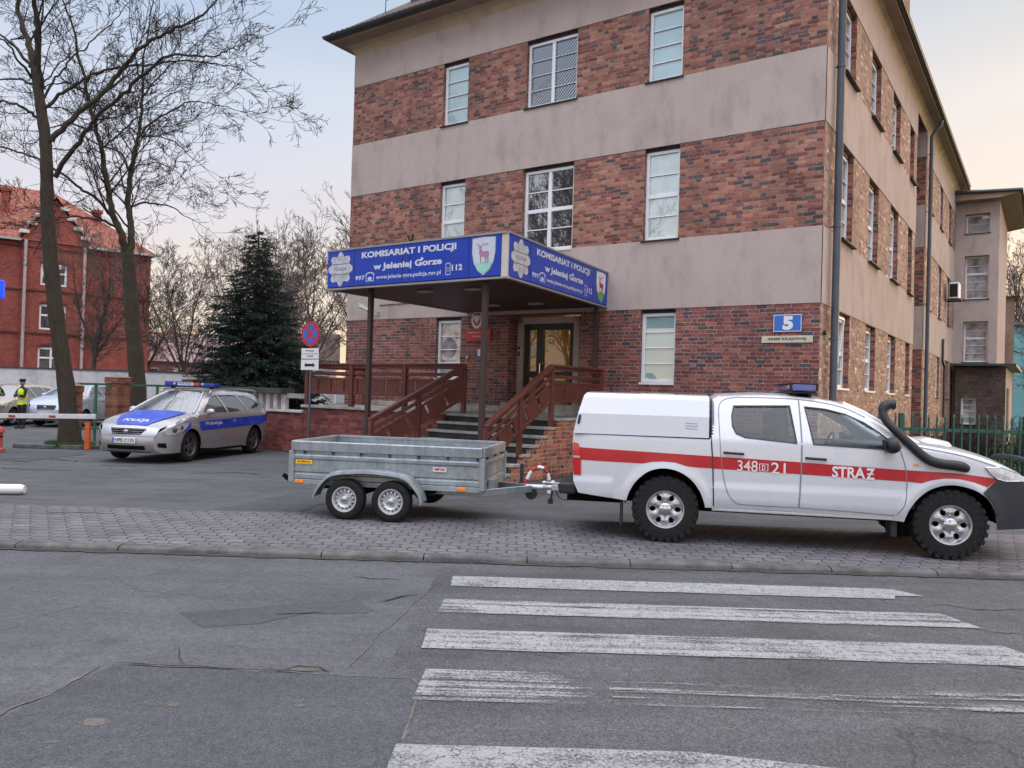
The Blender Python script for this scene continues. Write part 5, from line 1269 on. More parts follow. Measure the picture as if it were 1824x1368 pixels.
mb = MB(); sheet(mb, [(-1.035, 1.28), (-1.005, 1.28), (-.99, 1.38), (-1.02, 1.38)], lambda x, z: (x + .03, -(HS(x, z) + .012), z), step=.1, grid=False); mb.build('lock_strip', M_black, ht)
mb = MB()
for dz in (.0, .03, .058): 
    for k in range(1): sheet(mb, [(.195, 1.265 + dz), (.33, 1.262 + dz), (.33, 1.268 + dz), (.195, 1.271 + dz)], lambda x, z: (x, -(HS(x, z) + .003), z), step=.3, grid=False)
mb.build('small_print', plain('grey_print', (.18, .19, .25), .6), ht)
# decals on the sides
def decal(name, poly, mat, sides=(-1,), S=PS, off=.003, step=.06, parent=None):
    mb = MB()
    for s_ in sides: side(mb, S, poly, [], s_, step=step, off=off)
    return mb.build(name, mat, parent or body, smooth=40, recalc=False)
top = lambda x: lerp([(-1.05, 1.015), (.47, .975), (1.28, .955), (2.48, .915), (3.0, .905), (3.40, .862)], x)
bot = lambda x: lerp([(-1.0, .872), (-.26, .862), (.47, .842), (1.28, .825), (2.48, .795)], x)
xs = [-.985 + k * .05 for k in range(0, 88)]
st = [(x, top(x)) for x in xs if x < 3.36] + [(3.38, .865), (3.27, .775)] + [(3.14, .82), (3.0, .848), (2.85, .848), (2.72, .82), (2.63, .785)] + [(x, bot(x)) for x in reversed(xs) if .26 < x < 2.55] + [(.21, .855), (.10, .888), (-.03, .895), (-.16, .885), (-.26, .862)] + [(x, bot(x)) for x in reversed(xs) if x < -.30]
decal('red_stripe', st, M_pr, (-1, 1))
def dline(pts, w=.012):
    P = spline([(a, b, 0) for a, b in pts], 5); L = []; R = []
    for i, p in enumerate(P):
        a = Vector(P[max(i - 1, 0)]); b = Vector(P[min(i + 1, len(P) - 1)]); d = (b - a); d.z = 0; d.normalize(); n = Vector((-d.y, d.x, 0)) * w / 2
        L.append((p[0] + n.x, p[1] + n.y)); R.append((p[0] - n.x, p[1] - n.y))
    return L, R
def seam(mb, pts, w=.008, sides=(-1, 1), S=PS, off=.0045):
    L, R = dline(pts, w)
    for s_ in sides: mb.grid([[(x, s_ * (S(x, z) + off), z) for x, z in L], [(x, s_ * (S(x, z) + off), z) for x, z in R]])
mb = MB()
seam(mb, [(.56, 1.40), (.565, 1.52), (.62, 1.60), (.8, 1.632), (1.3, 1.635), (1.65, 1.605), (1.9, 1.55), (2.1, 1.455)], .008)
seam(mb, [(.56, 1.45), (.575, 1.1), (.61, .80), (.66, .60), (.74, .49), (.86, .462), (1.40, .46)])
seam(mb, [(1.425, 1.62), (1.43, 1.2), (1.425, .8), (1.41, .46)], .014)
seam(mb, [(1.41, .46), (2.0, .445), (2.38, .43)]); seam(mb, [(2.36, 1.30), (2.42, 1.12), (2.475, .93), (2.49, .75), (2.47, .56), (2.40, .44)])
seam(mb, [(2.62, 1.16), (3.0, 1.095), (3.3, 1.01), (3.5, .93)], .010)
mb.build('panel_gap', M_gap, body, recalc=False)
mb = MB(); seam(mb, [(-1.04, 1.172), (.46, 1.165)], .012); mb.build('hard_top_joint', M_gapd, body, recalc=False)
mb = MB(); seam(mb, [(.485, 1.60), (.478, 1.2), (.50, .9), (.52, .43)], .014); mb.build('cab_joint', M_gapd, body, recalc=False)
mb = MB()
T = lambda t, x0, x1, z0_, z1_, bo=.02: put_text(mb, t, x0, z0_, x1 - x0, z1_ - z0_, lambda a, b: (a, -(PS(a, b) + .0065), b), bold=bo)
T('348', .76, .975, .826, .945, .005); T('21', 1.115, 1.265, .818, .935, .005); T('D', 1.02, 1.055, .850, .905, .02)
T('STRA', 1.74, 2.075, .803, .925, .03); T('Z', 2.082, 2.17, .797, .918, .03)
for a, b, c_, d in ((.99, 1.085, .838, .844), (.99, 1.085, .912, .918), (.99, .998, .838, .918), (1.077, 1.085, .838, .918), (2.092, 2.16, .850, .864)): mb.F([mb.P((x, -(PS(x, z) + .0068), z)) for x, z in ((a, c_), (b, c_), (b, d), (a, d))])
mb.build('white_lettering', plain('white_letters', (.66, .62, .62), .5, 0, .1), body, recalc=False)
mb = MB(); put_text(mb, 'HILUX', 2.27, .975, .16, .014, lambda a, b: (a, -(PS(a, b) + .006), b), bold=.02); mb.build('model_badge', M_chrome, body, recalc=False)
mb = MB(); sheet(mb, [(2.555, .965), (2.605, .962), (2.605, .985), (2.555, .988)], lambda x, z: (x, -(PS(x, z) + .008), z), step=.1, grid=False); mb.build('side_repeater', M_orange, body)
# glass
M_pglass = clearglass('pickup_side_glass', (.74, .84, .87), .03)
M_pglassd = clearglass('pickup_rear_glass', (.45, .52, .55), .03)
for nm, g, gm in (('rear_door_window', gR, M_pglassd), ('front_door_window', gF, M_pglass)):
    for s_ in (-1, 1):
        mb = MB(); side(mb, PS, g, [], s_, off=-.012); gl_ = mb.build(nm, gm, PK, smooth=60, recalc=False)
        mb = MB(); n = len(g); cx = sum(p[0] for p in g) / n; cz = sum(p[1] for p in g) / n; G_ = resample(g, .06)
        inn = [(cx + (p[0] - cx) * (1 - .016 / max(.1, abs(p[0] - cx) + .1)), cz + (p[1] - cz) * (1 - .016 / max(.06, abs(p[1] - cz)))) for p in G_]
        ids = [[mb.P((p[0], s_ * (PS(*p) + .004), p[1])) for p in G_], [mb.P((p[0], s_ * (PS(*p) + .001), p[1])) for p in inn], [mb.P((p[0], s_ * (PS(*p) - .03), p[1])) for p in inn]]
        for k in range(len(G_)):
            for a in (0, 1): mb.F((ids[a][k], ids[a][(k + 1) % len(G_)], ids[a + 1][(k + 1) % len(G_)], ids[a + 1][k]))
        mb.build('window_seal', M_black, gl_, recalc=False)
mb = MB(); skin(mb, [(1.93, 1.583), (2.10, 1.498), (2.28, 1.383), (2.44, 1.283), (2.59, 1.20)], lambda x, z: PS(x, z) - .05, .03, .05, m=0); mb.build('windscreen', M_pglass, PK, smooth=60, recalc=False)
mb = MB()
for s_ in (-1, 1): mb.tube([(x, s_ * (PS(x, z) - .045), z + .0) for x, z in ((1.90, 1.588), (2.10, 1.497), (2.28, 1.382), (2.44, 1.282), (2.62, 1.185))], .035, 8)
mb.build('a_pillar', M_pw, PK, smooth=50)
# door handles, mirror
for (x, z) in ((.72, 1.018), (1.575, .995)):
    for s_ in (-1, 1):
        mb = MB(); mb.tube([(x - .10, s_ * .862, z + .003), (x - .09, s_ * .885, z + .003), (x + .09, s_ * .885, z - .003), (x + .10, s_ * .862, z - .003)], .014, 8); mb.build('door_handle', M_black, PK, smooth=50)
for s_ in (-1, 1):
    mb = MB(); mb.ellipsoid((2.30, s_ * 1.0, 1.175), (.085, .11, .085), 16, 10); mb.beam((2.32, s_ * .83, 1.12), (2.30, s_ * .96, 1.13), .10, .045); mi = mb.build('door_mirror', M_black, PK, smooth=50)
    mb = MB(); mb.F([mb.P((2.222, s_ * (1.0 + .08 * a), 1.175 + .055 * b)) for a, b in ((-1, -1), (1, -1), (1, 1), (-1, 1))]); mb.build('mirror_glass', M_carglass, mi, recalc=False)
# snorkel
pts = spline([(3.07, -.865, .955), (2.98, -.89, .985), (2.78, -.895, 1.005), (2.66, -.885, 1.055), (2.52, -.865, 1.18), (2.38, -.835, 1.32), (2.29, -.79, 1.43), (2.265, -.755, 1.52), (2.285, -.74, 1.575), (2.33, -.73, 1.60), (2.39, -.73, 1.60)], 6)
rad = [.040 + .014 * min(1, k / 12) if k < 26 else (.045 if k < 42 else .045) for k in range(len(pts))]
rad = [lerp([(0, .040), (5, .054), (16, .050), (26, .044), (40, .046), (48, .056), (60, .055)], k) for k in range(len(pts))]
tube_obj('snorkel', pts, rad, M_black, PK, 14)
# bumpers, lamps, grille
bp = [(3.22, .715), (3.365, .855), (3.62, .842), (3.745, .83), (3.79, .62), (3.78, .5), (3.70, .35), (3.375, .335), (3.37, .45), (3.315, .60)]
mb = MB()
for s_ in (-1, 1): side(mb, PS, bp, [], s_, off=.014)
skin(mb, [(3.745, .83), (3.79, .62), (3.78, .5), (3.70, .35)], lambda x, z: PS(x, z) + .014, 0, .135)
mb.build('front_bumper', M_plb, PK, smooth=40)
hl = [(3.245, .975), (3.40, .985), (3.56, .935), (3.66, .885), (3.72, .84), (3.60, .845), (3.45, .842), (3.36, .865), (3.30, .915)]
for s_ in (-1, 1):
    mb = MB(); side(mb, PS, hl, [], s_, off=.010, step=.04); h_ = mb.build('headlight', M_lampclear, PK, smooth=40)
    mb = MB(); mb.tube([(x, s_ * (PS(x, z) + .012), z) for x, z in hl + hl[:1]], .006, 6); mb.build('lamp_bezel', M_chrome, h_)
mb = MB(); mb.tube([(3.78, y, .80) for y in (-.45, 0, .45)], .03, 8); mb.box(3.80, 3.86, -.5, .5, .62, .80); mb.build('grille', M_black, PK)
mb = MB()
mb.tube(spline([(3.62, -.62, .62), (3.80, -.60, .80), (3.84, -.55, .98), (3.84, -.40, 1.03), (3.84, 0, 1.05), (3.84, .40, 1.03), (3.84, .55, .98), (3.80, .60, .80), (3.62, .62, .62)], 5), .028, 10); mb.build('bull_bar', M_plb, PK, smooth=60)
for s_ in (-1, 1):
    mb = MB(); tl = [(-1.03, .70), (-.945, .70), (-.955, .95), (-.985, 1.055), (-1.045, 1.07), (-1.045, .85)]; side(mb, PS, tl, [], s_, off=.012, step=.04)
    skin_pts = [mb.P(p) for p in ((-1.045, s_ * .83, .70), (-1.045, s_ * .70, .70), (-1.066, s_ * .70, 1.06), (-1.06, s_ * .83, 1.06))]; mb.F(skin_pts)
    t_ = mb.build('tail_light', M_redlamp, PK, smooth=40)
    mb = MB(); side(mb, PS, [(-1.05, .895), (-.96, .895), (-.965, .915), (-1.05, .915)], [], s_, off=.015); mb.build('clear_band', M_lampclear, t_)
mb = MB(); mb.box(-1.20, -1.0, -.80, .80, .47, .60); mb.build('rear_bumper', M_black, PK, bevel=.03, seg=3)
mb = MB(); mb.box(-1.16, -.5, -.25, .25, .33, .44); mb.beam((-1.1, -.3, .40), (-.45, -.35, .42), .1, .08); mb.tube([(-1.16, .0, .40), (-1.28, 0, .40), (-1.28, 0, .45)], .02, 8); mb.ellipsoid((-1.28, 0, .47), (.027, .027, .027)); mb.build('tow_bar', M_under, PK, smooth=40)
# side step, underbody, wheel wells
mb = MB(); mb.box(.50, 2.40, -.845, -.80, .375, .412); mb.box(.50, 2.40, .80, .845, .375, .412); mb.build('sill', M_pw, PK, bevel=.01)
mb = MB(); mb.box(-.95, 3.6, -.56, .56, .40, .88); mb.box(.44, 2.44, -.80, .80, .36, .46); mb.box(-.95, -.44, -.78, .78, .52, .80); mb.box(3.38, 3.65, -.70, .70, .40, .8); mb.box(-.3, 3.2, -.35, .35, .30, .42)
mb.beam((0, -.7, .36), (0, .7, .36), .1, .1); mb.beam((2.93, -.7, .36), (2.93, .7, .36), .08, .08)
for cx in (0, 2.93):
    P = [(cx + .47 * cos(t), .40 + .46 * sin(t)) for t in [pi * k / 12 for k in range(13)]]
    for s_ in (-1, 1): mb.grid([[(x, s_ * .855, z) for x, z in [(cx + .435 * (a - cx) / .47, .40 + (b - .4) * .90) for a, b in P]], [(x, s_ * .52, z) for x, z in P]])
mb.build('underbody', M_under, PK)
mb = MB()
for x in (.50,): mb.box(-.50, -.47, -.83, -.62, .16, .42)
mb.box(2.36, 2.42, -.80, -.6, .20, .40); mb.build('mud_flap', M_black, PK)
for x in (0, 2.93):
    for s_ in (-1, 1): wheel(PK, (x, s_ * .74, .362), .362, .235, .205, 'mud', s_, rim_mat=M_satin)
# cab interior
M_seat = plain('grey_seat_fabric', (.10, .10, .10), .9, 0, .2, 10)
M_trim = plain('dark_cab_trim', (.03, .03, .032), .8, 0, .2, 6)
for (x, y) in ((1.45, -.38), (1.45, .38)):
    mb = MB(); mb.beam((x - .10, y, .75), (x - .20, y, 1.28), .48, .12, up=(1, 0, 0)); mb.box(x - .12, x + .38, y - .24, y + .24, .70, .82); s__ = mb.build('front_seat', M_seat, PK, bevel=.04, seg=3)
    mb = MB(); mb.box(x - .26, x - .17, y - .13, y + .13, 1.30, 1.47); mb.build('headrest', M_seat, s__, bevel=.03, seg=3)
mb = MB(); mb.box(.62, 1.0, -.68, .68, .72, .82); mb.box(.56, .66, -.68, .68, .8, 1.28); mb.build('rear_bench', M_seat, PK, bevel=.04, seg=3)
mb = MB(); mb.prism([(2.05, .7), (2.0, 1.08), (2.12, 1.15), (2.56, 1.15), (2.6, .7)], -.76, .76); mb.box(.5, 2.6, -.78, .78, .50, .70); mb.box(.485, .50, -.72, .72, 1.17, 1.30); mb.build('dashboard', M_trim, PK)
mb = MB(); mb.tube([(1.95 + .05 * sin(t), .38 + .17 * cos(t), 1.08 + .16 * sin(t)) for t in [2 * pi * k / 20 for k in range(20)]], .014, 8, closed=True); mb.beam((1.95, .22, 1.08), (1.95, .54, 1.08), .03, .03); mb.beam((1.95, .38, 1.08), (2.1, .38, 1.0), .05, .05); mb.build('steering_wheel', M_trim, PK, smooth=60)
# roof light bar
mb = MB(); mb.box(1.22, 1.50, -.52, .52, 1.695, 1.72); mb.box(1.205, 1.235, -.555, -.53, 1.722, 1.80); mb.box(1.485, 1.515, -.555, -.53, 1.722, 1.80); mb.box(1.20, 1.52, -.56, .56, 1.802, 1.815); mb.box(1.26, 1.30, -.45, .45, 1.66, 1.70); mb.box(1.42, 1.46, -.45, .45, 1.66, 1.70); lb = mb.build('roof_light_bar', M_black, PK, bevel=.008); lb.location.x = .13
mb = MB(); mb.box(1.24, 1.48, -.55, .55, 1.724, 1.80); mb.build('blue_lens', plain('blue_lamp_lens', (.05, .07, .34), .1, 0, .3, 20, coat=1), lb, bevel=.01)
tube_obj('antenna', [(.75, -.2, 1.69), (.70, -.2, 1.73)], .008, M_black, PK, 6)
# ------------------------------------------------------------------ police estate car and the cars in the yard (one parametric body)
def make_car(root, paint, P):
    """P: dict of profile data; x forward from the rear axle, y left"""
    WB, r, hw = P['wb'], P['r'], P['hw']
    TOP = P['top']; xf = P['xf']; xr = P['xr']; belt = P['belt']; tum = P['tum']
    def S(x, z):
        w = hw - .03 * ((z - .62) / .4) ** 2 + .006 * math.exp(-((z - .70) / .03) ** 2)
        if z > belt: w -= tum * ((z - belt) / .45) ** 1.15
        x0 = WB + .38
        if x > x0: w -= P['ftap'] * ((x - x0) / (xf - x0)) ** 2.3
        x1 = -.35
        if x < x1: w -= P['rtap'] * ((x1 - x) / (x1 - xr)) ** 2.2
        for cx in (0, WB):
            d = math.dist((x, z), (cx, r)); w += .018 * math.exp(-((d - r - .09) / .05) ** 2)
        zt = lerp(TOP, x); d = zt - z; rr = .07
        if d < rr: w -= rr * (1 - sqrt(max(0, 1 - (1 - max(d, 0) / rr) ** 2))) * .8
        return max(w, .05)
    ra = r + .055
    arch = lambda cx: [(cx + ra * cos(radians(a)), max(.20, r + ra * sin(radians(a)))) for a in range(-22, 203, 15)]
    outl = P['rear'] + TOP[1:-1] + P['nose'] + arch(WB) + [(WB / 2, .19)] + arch(0)
    mb = MB()
    for s_ in (-1, 1): sheet(mb, outl, lambda x, z: (x, s_ * S(x, z), z), P['glass'], .055)
    def skin(mb, prof, off=0, crown=.02, bulge=0, n=16, m=0):
        rows = []
        for x, z in prof:
            w = S(x, z) + off; rows.append([(x + bulge * (1 - t * t), t * w, z + off + crown * (1 - t * t)) for t in [-1 + 2 * k / n for k in range(n + 1)]])
        return mb.grid(rows, m)
    i0, i1, i2, i3 = P['segs']   # indices in TOP: roof start, windscreen top, windscreen base
    skin(mb, TOP[i0:i1 + 1], 0, .035)
    skin(mb, TOP[i2:], 0, P['hcrown'], .02)
    fb = P['fb']
    skin(mb, [TOP[-1]] + P['nose'], 0, 0, fb) if False else None
    nose = [TOP[-1]] + P['nose']
    rows = []
    for k, (x, z) in enumerate(nose):
        w = S(x, z); cr = P['hcrown'] * (1 - k / 3) if k < 3 else 0; b = .02 + (fb - .02) * min(1, k / 2)
        rows.append([(x + b * (1 - t * t), t * w, z + cr * (1 - t * t)) for t in [-1 + 2 * j / 16 for j in range(17)]])
    mb.grid(rows)
    rear = P['rear'] + TOP[1:i0 + 1] if i0 > 0 else P['rear']
    rg = P.get('rglass')
    skin(mb, [p for p in rear], 0, 0, -.04)
    body = mb.build('body', paint, root, smooth=40)
    nosef = lambda y, z, o=0: (lerp([(b, a) for a, b in reversed(nose)], z) + (fb) * (1 - (y / max(.2, S(lerp([(b, a) for a, b in reversed(nose)], z), z))) ** 2) + o, y, z)
    hood = lambda x, y, o=0: (x, y, lerp(TOP, x) + P['hcrown'] * (1 - (y / S(x, lerp(TOP, x))) ** 2) + o)
    # glass
    mb = MB(); skin(mb, TOP[i1:i2 + 1], -.004, .03, P['wsb'], 16); mb.build('windscreen', M_carglass, root, smooth=60, recalc=False)
    for g in P['glass']:
        for s_ in (-1, 1):
            mb = MB(); sheet(mb, g, lambda x, z: (x, s_ * (S(x, z) - .008), z), (), .08); mb.build('side_window', M_carglass, root, smooth=60, recalc=False)
    mb = MB()
    for s_ in (-1, 1): mb.tube([(x + .01, s_ * (S(x, z) - .03), z + .0) for x, z in TOP[i1:i2 + 1]], .032, 8)
    mb.build('a_pillar', paint, root, smooth=50)
    # underbody and wells
    mb = MB(); mb.box(xr + .15, xf - .15, -.5, .5, .2, .62); mb.box(.42, WB - .42, -hw + .03, hw - .03, .17, .3)
    for cx in (0, WB):
        Pp = [(cx + (ra + .03) * cos(t), r + (ra + .03) * sin(t)) for t in [pi * k / 10 for k in range(11)]]
        for s_ in (-1, 1): mb.grid([[(x, s_ * (hw - .015), z) for x, z in [(cx + (a - cx) * .97, r + (b - r) * .96) for a, b in Pp]], [(x, s_ * .45, z) for x, z in Pp]])
    mb.build('underbody', M_under, root)
    for x in (0, WB):
        for s_ in (-1, 1): wheel(root, (x, s_ * (hw - .115), r), r, .20, r * .66, 'spoke', s_, rim_mat=P.get('rim'))
    for s_ in (-1, 1):
        mx = P['mir']; mb = MB(); mb.ellipsoid((mx[0], s_ * (hw + .06), mx[1]), (.07, .10, .062), 14, 8); mb.beam((mx[0] + .02, s_ * (hw - .08), mx[1] - .05), (mx[0], s_ * (hw + .02), mx[1] - .03), .07, .03); mb.build('door_mirror', paint, root, smooth=50)
        mb = MB(); sheet(mb, P['hl'], lambda x, z: (x, s_ * (S(x, z) + .008), z), (), .04); h_ = mb.build('headlight', M_lampclear, root, smooth=50)
        hx_ = sum(p[0] for p in P['hl']) / len(P['hl']); hz_ = sum(p[1] for p in P['hl']) / len(P['hl'])
        for dx_, rr_ in ((-.10, .045), (.10, .05)):
            mb = MB(); cx_, cz_ = hx_ + dx_, hz_ + (.02 if dx_ < 0 else -.02); mb.F([mb.P((cx_ + rr_ * cos(2 * pi * q / 16), s_ * (S(cx_ + rr_ * cos(2 * pi * q / 16), cz_ + rr_ * sin(2 * pi * q / 16)) + .014), cz_ + rr_ * sin(2 * pi * q / 16))) for q in range(16)]); mb.build('reflector', M_chrome, h_, recalc=False)
        mb = MB(); mb.tube([(x, s_ * (S(x, z) + .008), z) for x, z in P['hl'] + P['hl'][:1]], .006, 5); mb.build('lamp_edge', M_gap, h_)
        mb = MB(); sheet(mb, P['tl'], lambda x, z: (x, s_ * (S(x, z) + .010), z), (), .05); mb.build('tail_light', M_redlamp, root, smooth=50)
    # grille with bars
    def fq(mb, y0, y1, z0, z1, o=.008, n=10, yb0=None, yb1=None):
        yb0 = y0 if yb0 is None else yb0; yb1 = y1 if yb1 is None else yb1
        lo = [nosef(yb0 + (yb1 - yb0) * k / n, z0, o) for k in range(n + 1)]; hi = [nosef(y0 + (y1 - y0) * k / n, z1, o) for k in range(n + 1)]; mb.grid([lo, hi])
    g = P['grille']
    mb = MB(); fq(mb, -g[0], g[0], g[2], g[3], .006, 12, -g[1], g[1]); gr = mb.build('grille', M_under, root, smooth=50, recalc=False)
    mb = MB()
    for k in range(3):
        z = g[2] + (g[3] - g[2]) * (k + .5) / 3; w = g[1] + (g[0] - g[1]) * (k + .5) / 3
        mb.tube([nosef(-w + 2 * w * j / 10, z, .012) for j in range(11)], .0045, 6)
    mb.build('grille_bar', M_chrome, gr, smooth=60)
    mb = MB(); c = nosef(0, (g[2] + g[3]) / 2, .022); mb.ellipsoid(c, (.012, .055, .028), 14, 8); mb.build('badge', M_chrome, gr, smooth=60)
    i_ = P['intake']; mb = MB(); fq(mb, -i_[0], i_[0], i_[1], i_[2], .006); mb.build('lower_intake', M_under, root, smooth=50, recalc=False)
    mb = MB()
    for zz_ in (pz_ for pz_ in (P['grille'][2] - .035, P['intake'][2] + .03)): mb.tube([nosef(-.62 + j * .062 * 2, zz_, .002) for j in range(11)], .004, 5)
    mb.build('bumper_crease', M_gap, body, smooth=60)
    pz = P['plate']; mb = MB(); a = nosef(-.255, pz, .0)[0]; b = nosef(0, pz, 0)[0] + .012
    mb.box(b - .008, b + .006, -.255, .255, pz - .055, pz + .055); pl = mb.build('number_plate', M_wht, root, bevel=.004, seg=1)
    mb = MB(); mb.box(b + .007, b + .008, -.255, -.215, pz - .05, pz + .05); mb.build('plate_band', M_bl, pl)
    mb = MB(); put_text(mb, P['reg'], -.19, pz - .035, .42, .07, lambda u, v: (b + .009, u, v), bold=.02); mb.build('plate_lettering', M_iron, pl, recalc=False)
    mb = MB()
    for L_ in P['seams']:
        P5 = spline([(a, b, 0) for a, b in L_], 5)
        for s_ in (-1, 1):
            lo = []; hi = []
            for k, p in enumerate(P5):
                q = Vector(P5[min(k + 1, len(P5) - 1)]) - Vector(P5[max(k - 1, 0)]); q.z = 0; q.normalize(); n_ = Vector((-q.y, q.x, 0)) * .005
                lo.append((p[0] + n_.x, s_ * (S(p[0], p[1]) + .004), p[1] + n_.y)); hi.append((p[0] - n_.x, s_ * (S(p[0], p[1]) + .004), p[1] - n_.y))
            mb.grid([lo, hi])
    mb.build('panel_gap', M_gap, body, recalc=False)
    for s_ in (-1, 1):
        for x, z in P['handles']:
            mb = MB(); mb.tube([(x - .09, s_ * (S(x, z) - .005), z), (x - .07, s_ * (S(x, z) + .022), z), (x + .07, s_ * (S(x, z) + .022), z), (x + .09, s_ * (S(x, z) - .005), z)], .012, 6); mb.build('door_handle', P.get('hmat', paint), root, smooth=50)
    return body, S, hood, nosef, skin
M_silver = carpaint('silver_car_paint', (.40, .40, .42), .26, .55, .8)
KIA = dict(wb=2.61, r=.305, hw=.875, xf=3.46, xr=-.92, belt=.93, tum=.235, ftap=.30, rtap=.17, fb=.10, wsb=.12, hcrown=.045,
    rear=[(-.80, .22), (-.90, .40), (-.925, .58)],
    top=[(-.925, .58), (-.91, .72), (-.86, .90), (-.74, 1.10), (-.60, 1.29), (-.50, 1.365), (-.30, 1.40), (.2, 1.43), (.8, 1.44), (1.25, 1.425), (1.52, 1.385), (1.75, 1.285), (2.0, 1.155), (2.22, 1.035), (2.38, .955), (2.6, .915), (2.85, .865), (3.08, .80), (3.25, .735), (3.36, .675)],
    segs=(5, 10, 14, 19), nose=[(3.42, .60), (3.455, .50), (3.46, .38), (3.43, .27), (3.34, .20)],
    glass=[[(2.13, .975), (2.06, 1.03), (1.85, 1.145), (1.62, 1.255), (1.45, 1.315), (1.25, 1.335), (1.20, .965)], [(1.12, .968), (1.17, 1.338), (.75, 1.345), (.45, 1.335), (.30, 1.04), (.33, .992)], [(.25, 1.01), (.37, 1.33), (.05, 1.315), (-.20, 1.27), (-.34, 1.19), (-.38, 1.12), (-.28, 1.07)]],
    hl=[(2.70, .775), (2.80, .805), (3.05, .765), (3.24, .685), (3.36, .60), (3.33, .555), (3.15, .565), (2.92, .625)], tl=[(-.93, .86), (-.70, .80), (-.62, .92), (-.64, 1.18), (-.74, 1.10), (-.86, .92)],
    grille=(.40, .31, .565, .675), intake=(.42, .265, .345), plate=.445, mir=(2.02, 1.0), reg='HPE C135', rim=plain('dark_alloy', (.10, .10, .105), .4, .5, .15),
    seams=[[(2.30, .93), (2.33, .75), (2.28, .45), (2.18, .24)], [(1.16, .95), (1.15, .6), (1.12, .22)], [(.32, 1.0), (.33, .75), (.22, .62), (.36, .45), (.42, .24)], [(2.4, .92), (2.7, .85), (3.05, .76), (3.3, .68)]],
    handles=[(1.32, .80), (.45, .83)], hmat=M_black)
kh = radians(-101.14); PC = empty('police_estate_car', (-7.135, 19.504, 0), kh, 'silver and blue POLICJA estate car with a blue and red roof light bar', 'police car'); PC.scale = (1.0, 1.02, 1.05)
body, S, hood, nosef, skin_ = make_car(PC, M_silver, KIA)
M_pblue = carpaint('police_blue', (.012, .045, .42), .4, 0, .25)
def pdecal(name, poly, mat, off=.006, step=.07, sides=(-1, 1)):
    mb = MB()
    for s_ in sides: sheet(mb, poly, lambda x, z: (x, s_ * (S(x, z) + off), z), (), step)
    return mb.build(name, mat, body, smooth=40, recalc=False)
pdecal('blue_side_band', [(2.27, .615), (2.33, .80), (1.6, .825), (.8, .85), (.32, .862), (-.30, .875), (-.75, .88), (-.76, .74), (-.42, .74), (-.36, .69), (.34, .655), (1.2, .635)], M_pblue)
pdecal('blue_wing_flash', [(2.63, .79), (2.70, .775), (2.92, .62), (2.98, .56), (2.80, .645), (2.68, .70)], M_pblue)
mb = MB(); hp = [(2.44, .64), (2.9, .58), (3.20, .44), (3.35, .34), (3.36, 0), (3.35, -.34), (3.20, -.44), (2.9, -.58), (2.44, -.64), (2.41, 0)]
sheet(mb, hp, lambda x, y: hood(x, y, .020), (), .08); mb.build('blue_bonnet_panel', M_pblue, body, smooth=40, recalc=False)
mb = MB()
put_text(mb, 'POLICJA', -.29, 0, .58, .155, lambda a, b: hood(3.28 - b, -a * -1, .010) if False else hood(3.13 + (-b + .155), a, .025), bold=.03)
put_text(mb, 'POLICJA', 0, .71, .66, .075, lambda a, b: (2.10 - a, S(2.10 - a, b) + .010, b), bold=.03)
put_text(mb, '112', .0, .765, .10, .05, lambda a, b: (.98 - a, S(.98 - a, b) + .010, b), bold=.02)
put_text(mb, 'POLICJA', 0, .71, .66, .075, lambda a, b: (1.44 + a, -(S(1.44 + a, b) + .010), b), bold=.03)
mb.build('police_lettering', plain('reflective_letters', (.55, .60, .68), .4, 0, .1), body, recalc=False)
mb = MB(); mb.box(1.16, 1.40, -.60, .60, 1.50, 1.525); mb.box(1.22, 1.34, -.5, -.46, 1.46, 1.50); mb.box(1.22, 1.34, .46, .5, 1.46, 1.50); mb.box(1.15, 1.41, -.62, .62, 1.602, 1.612); lbp = mb.build('roof_light_bar', M_black, PC)
for y0_, y1_, nm, mt in ((-.62, -.30, 'blue_lens', M_pblue), (-.295, .10, 'sign_panel', plain('white_lamp_panel', (.55, .62, .72), .3)), (.105, .25, 'red_lens', M_redlamp), (.255, .62, 'blue_lens', M_pblue)):
    mb = MB(); mb.box(1.155, 1.405, y0_, y1_, 1.527, 1.60); mb.build(nm, mt, lbp, bevel=.012)
mb = MB(); put_text(mb, 'POLICJA', -.26, 1.545, .32, .04, lambda a, b: (1.408, a, b), bold=.04); mb.build('lettering', M_bl, lbp, recalc=False)
for y in (-.37, .33):
    mb = MB(); mb.ellipsoid((1.407, y, 1.565), (.01, .03, .028)); mb.build('work_lamp', M_lampclear, lbp, smooth=60)
for s_ in (-1, 1):
    tube_obj('roof_rail', spline([(1.55, s_ * .60, 1.385), (1.35, s_ * .61, 1.455), (.4, s_ * .61, 1.475), (-.35, s_ * .60, 1.45), (-.50, s_ * .60, 1.385)], 5), .014, M_chrome, PC, 8)
for s_ in (-1, 1):
    mb = MB(); sheet(mb, [(3.28, .30), (3.40, .32), (3.41, .40), (3.30, .40)], lambda x, z: (x, s_ * (S(x, z) + .006), z), (), .05); mb.build('fog_lamp_recess', M_under, body, recalc=False)
tube_obj('bumper_lip', [nosef(-.5 + k * .1, .225, -.02) for k in range(11)], .02, M_black, PC, 6)
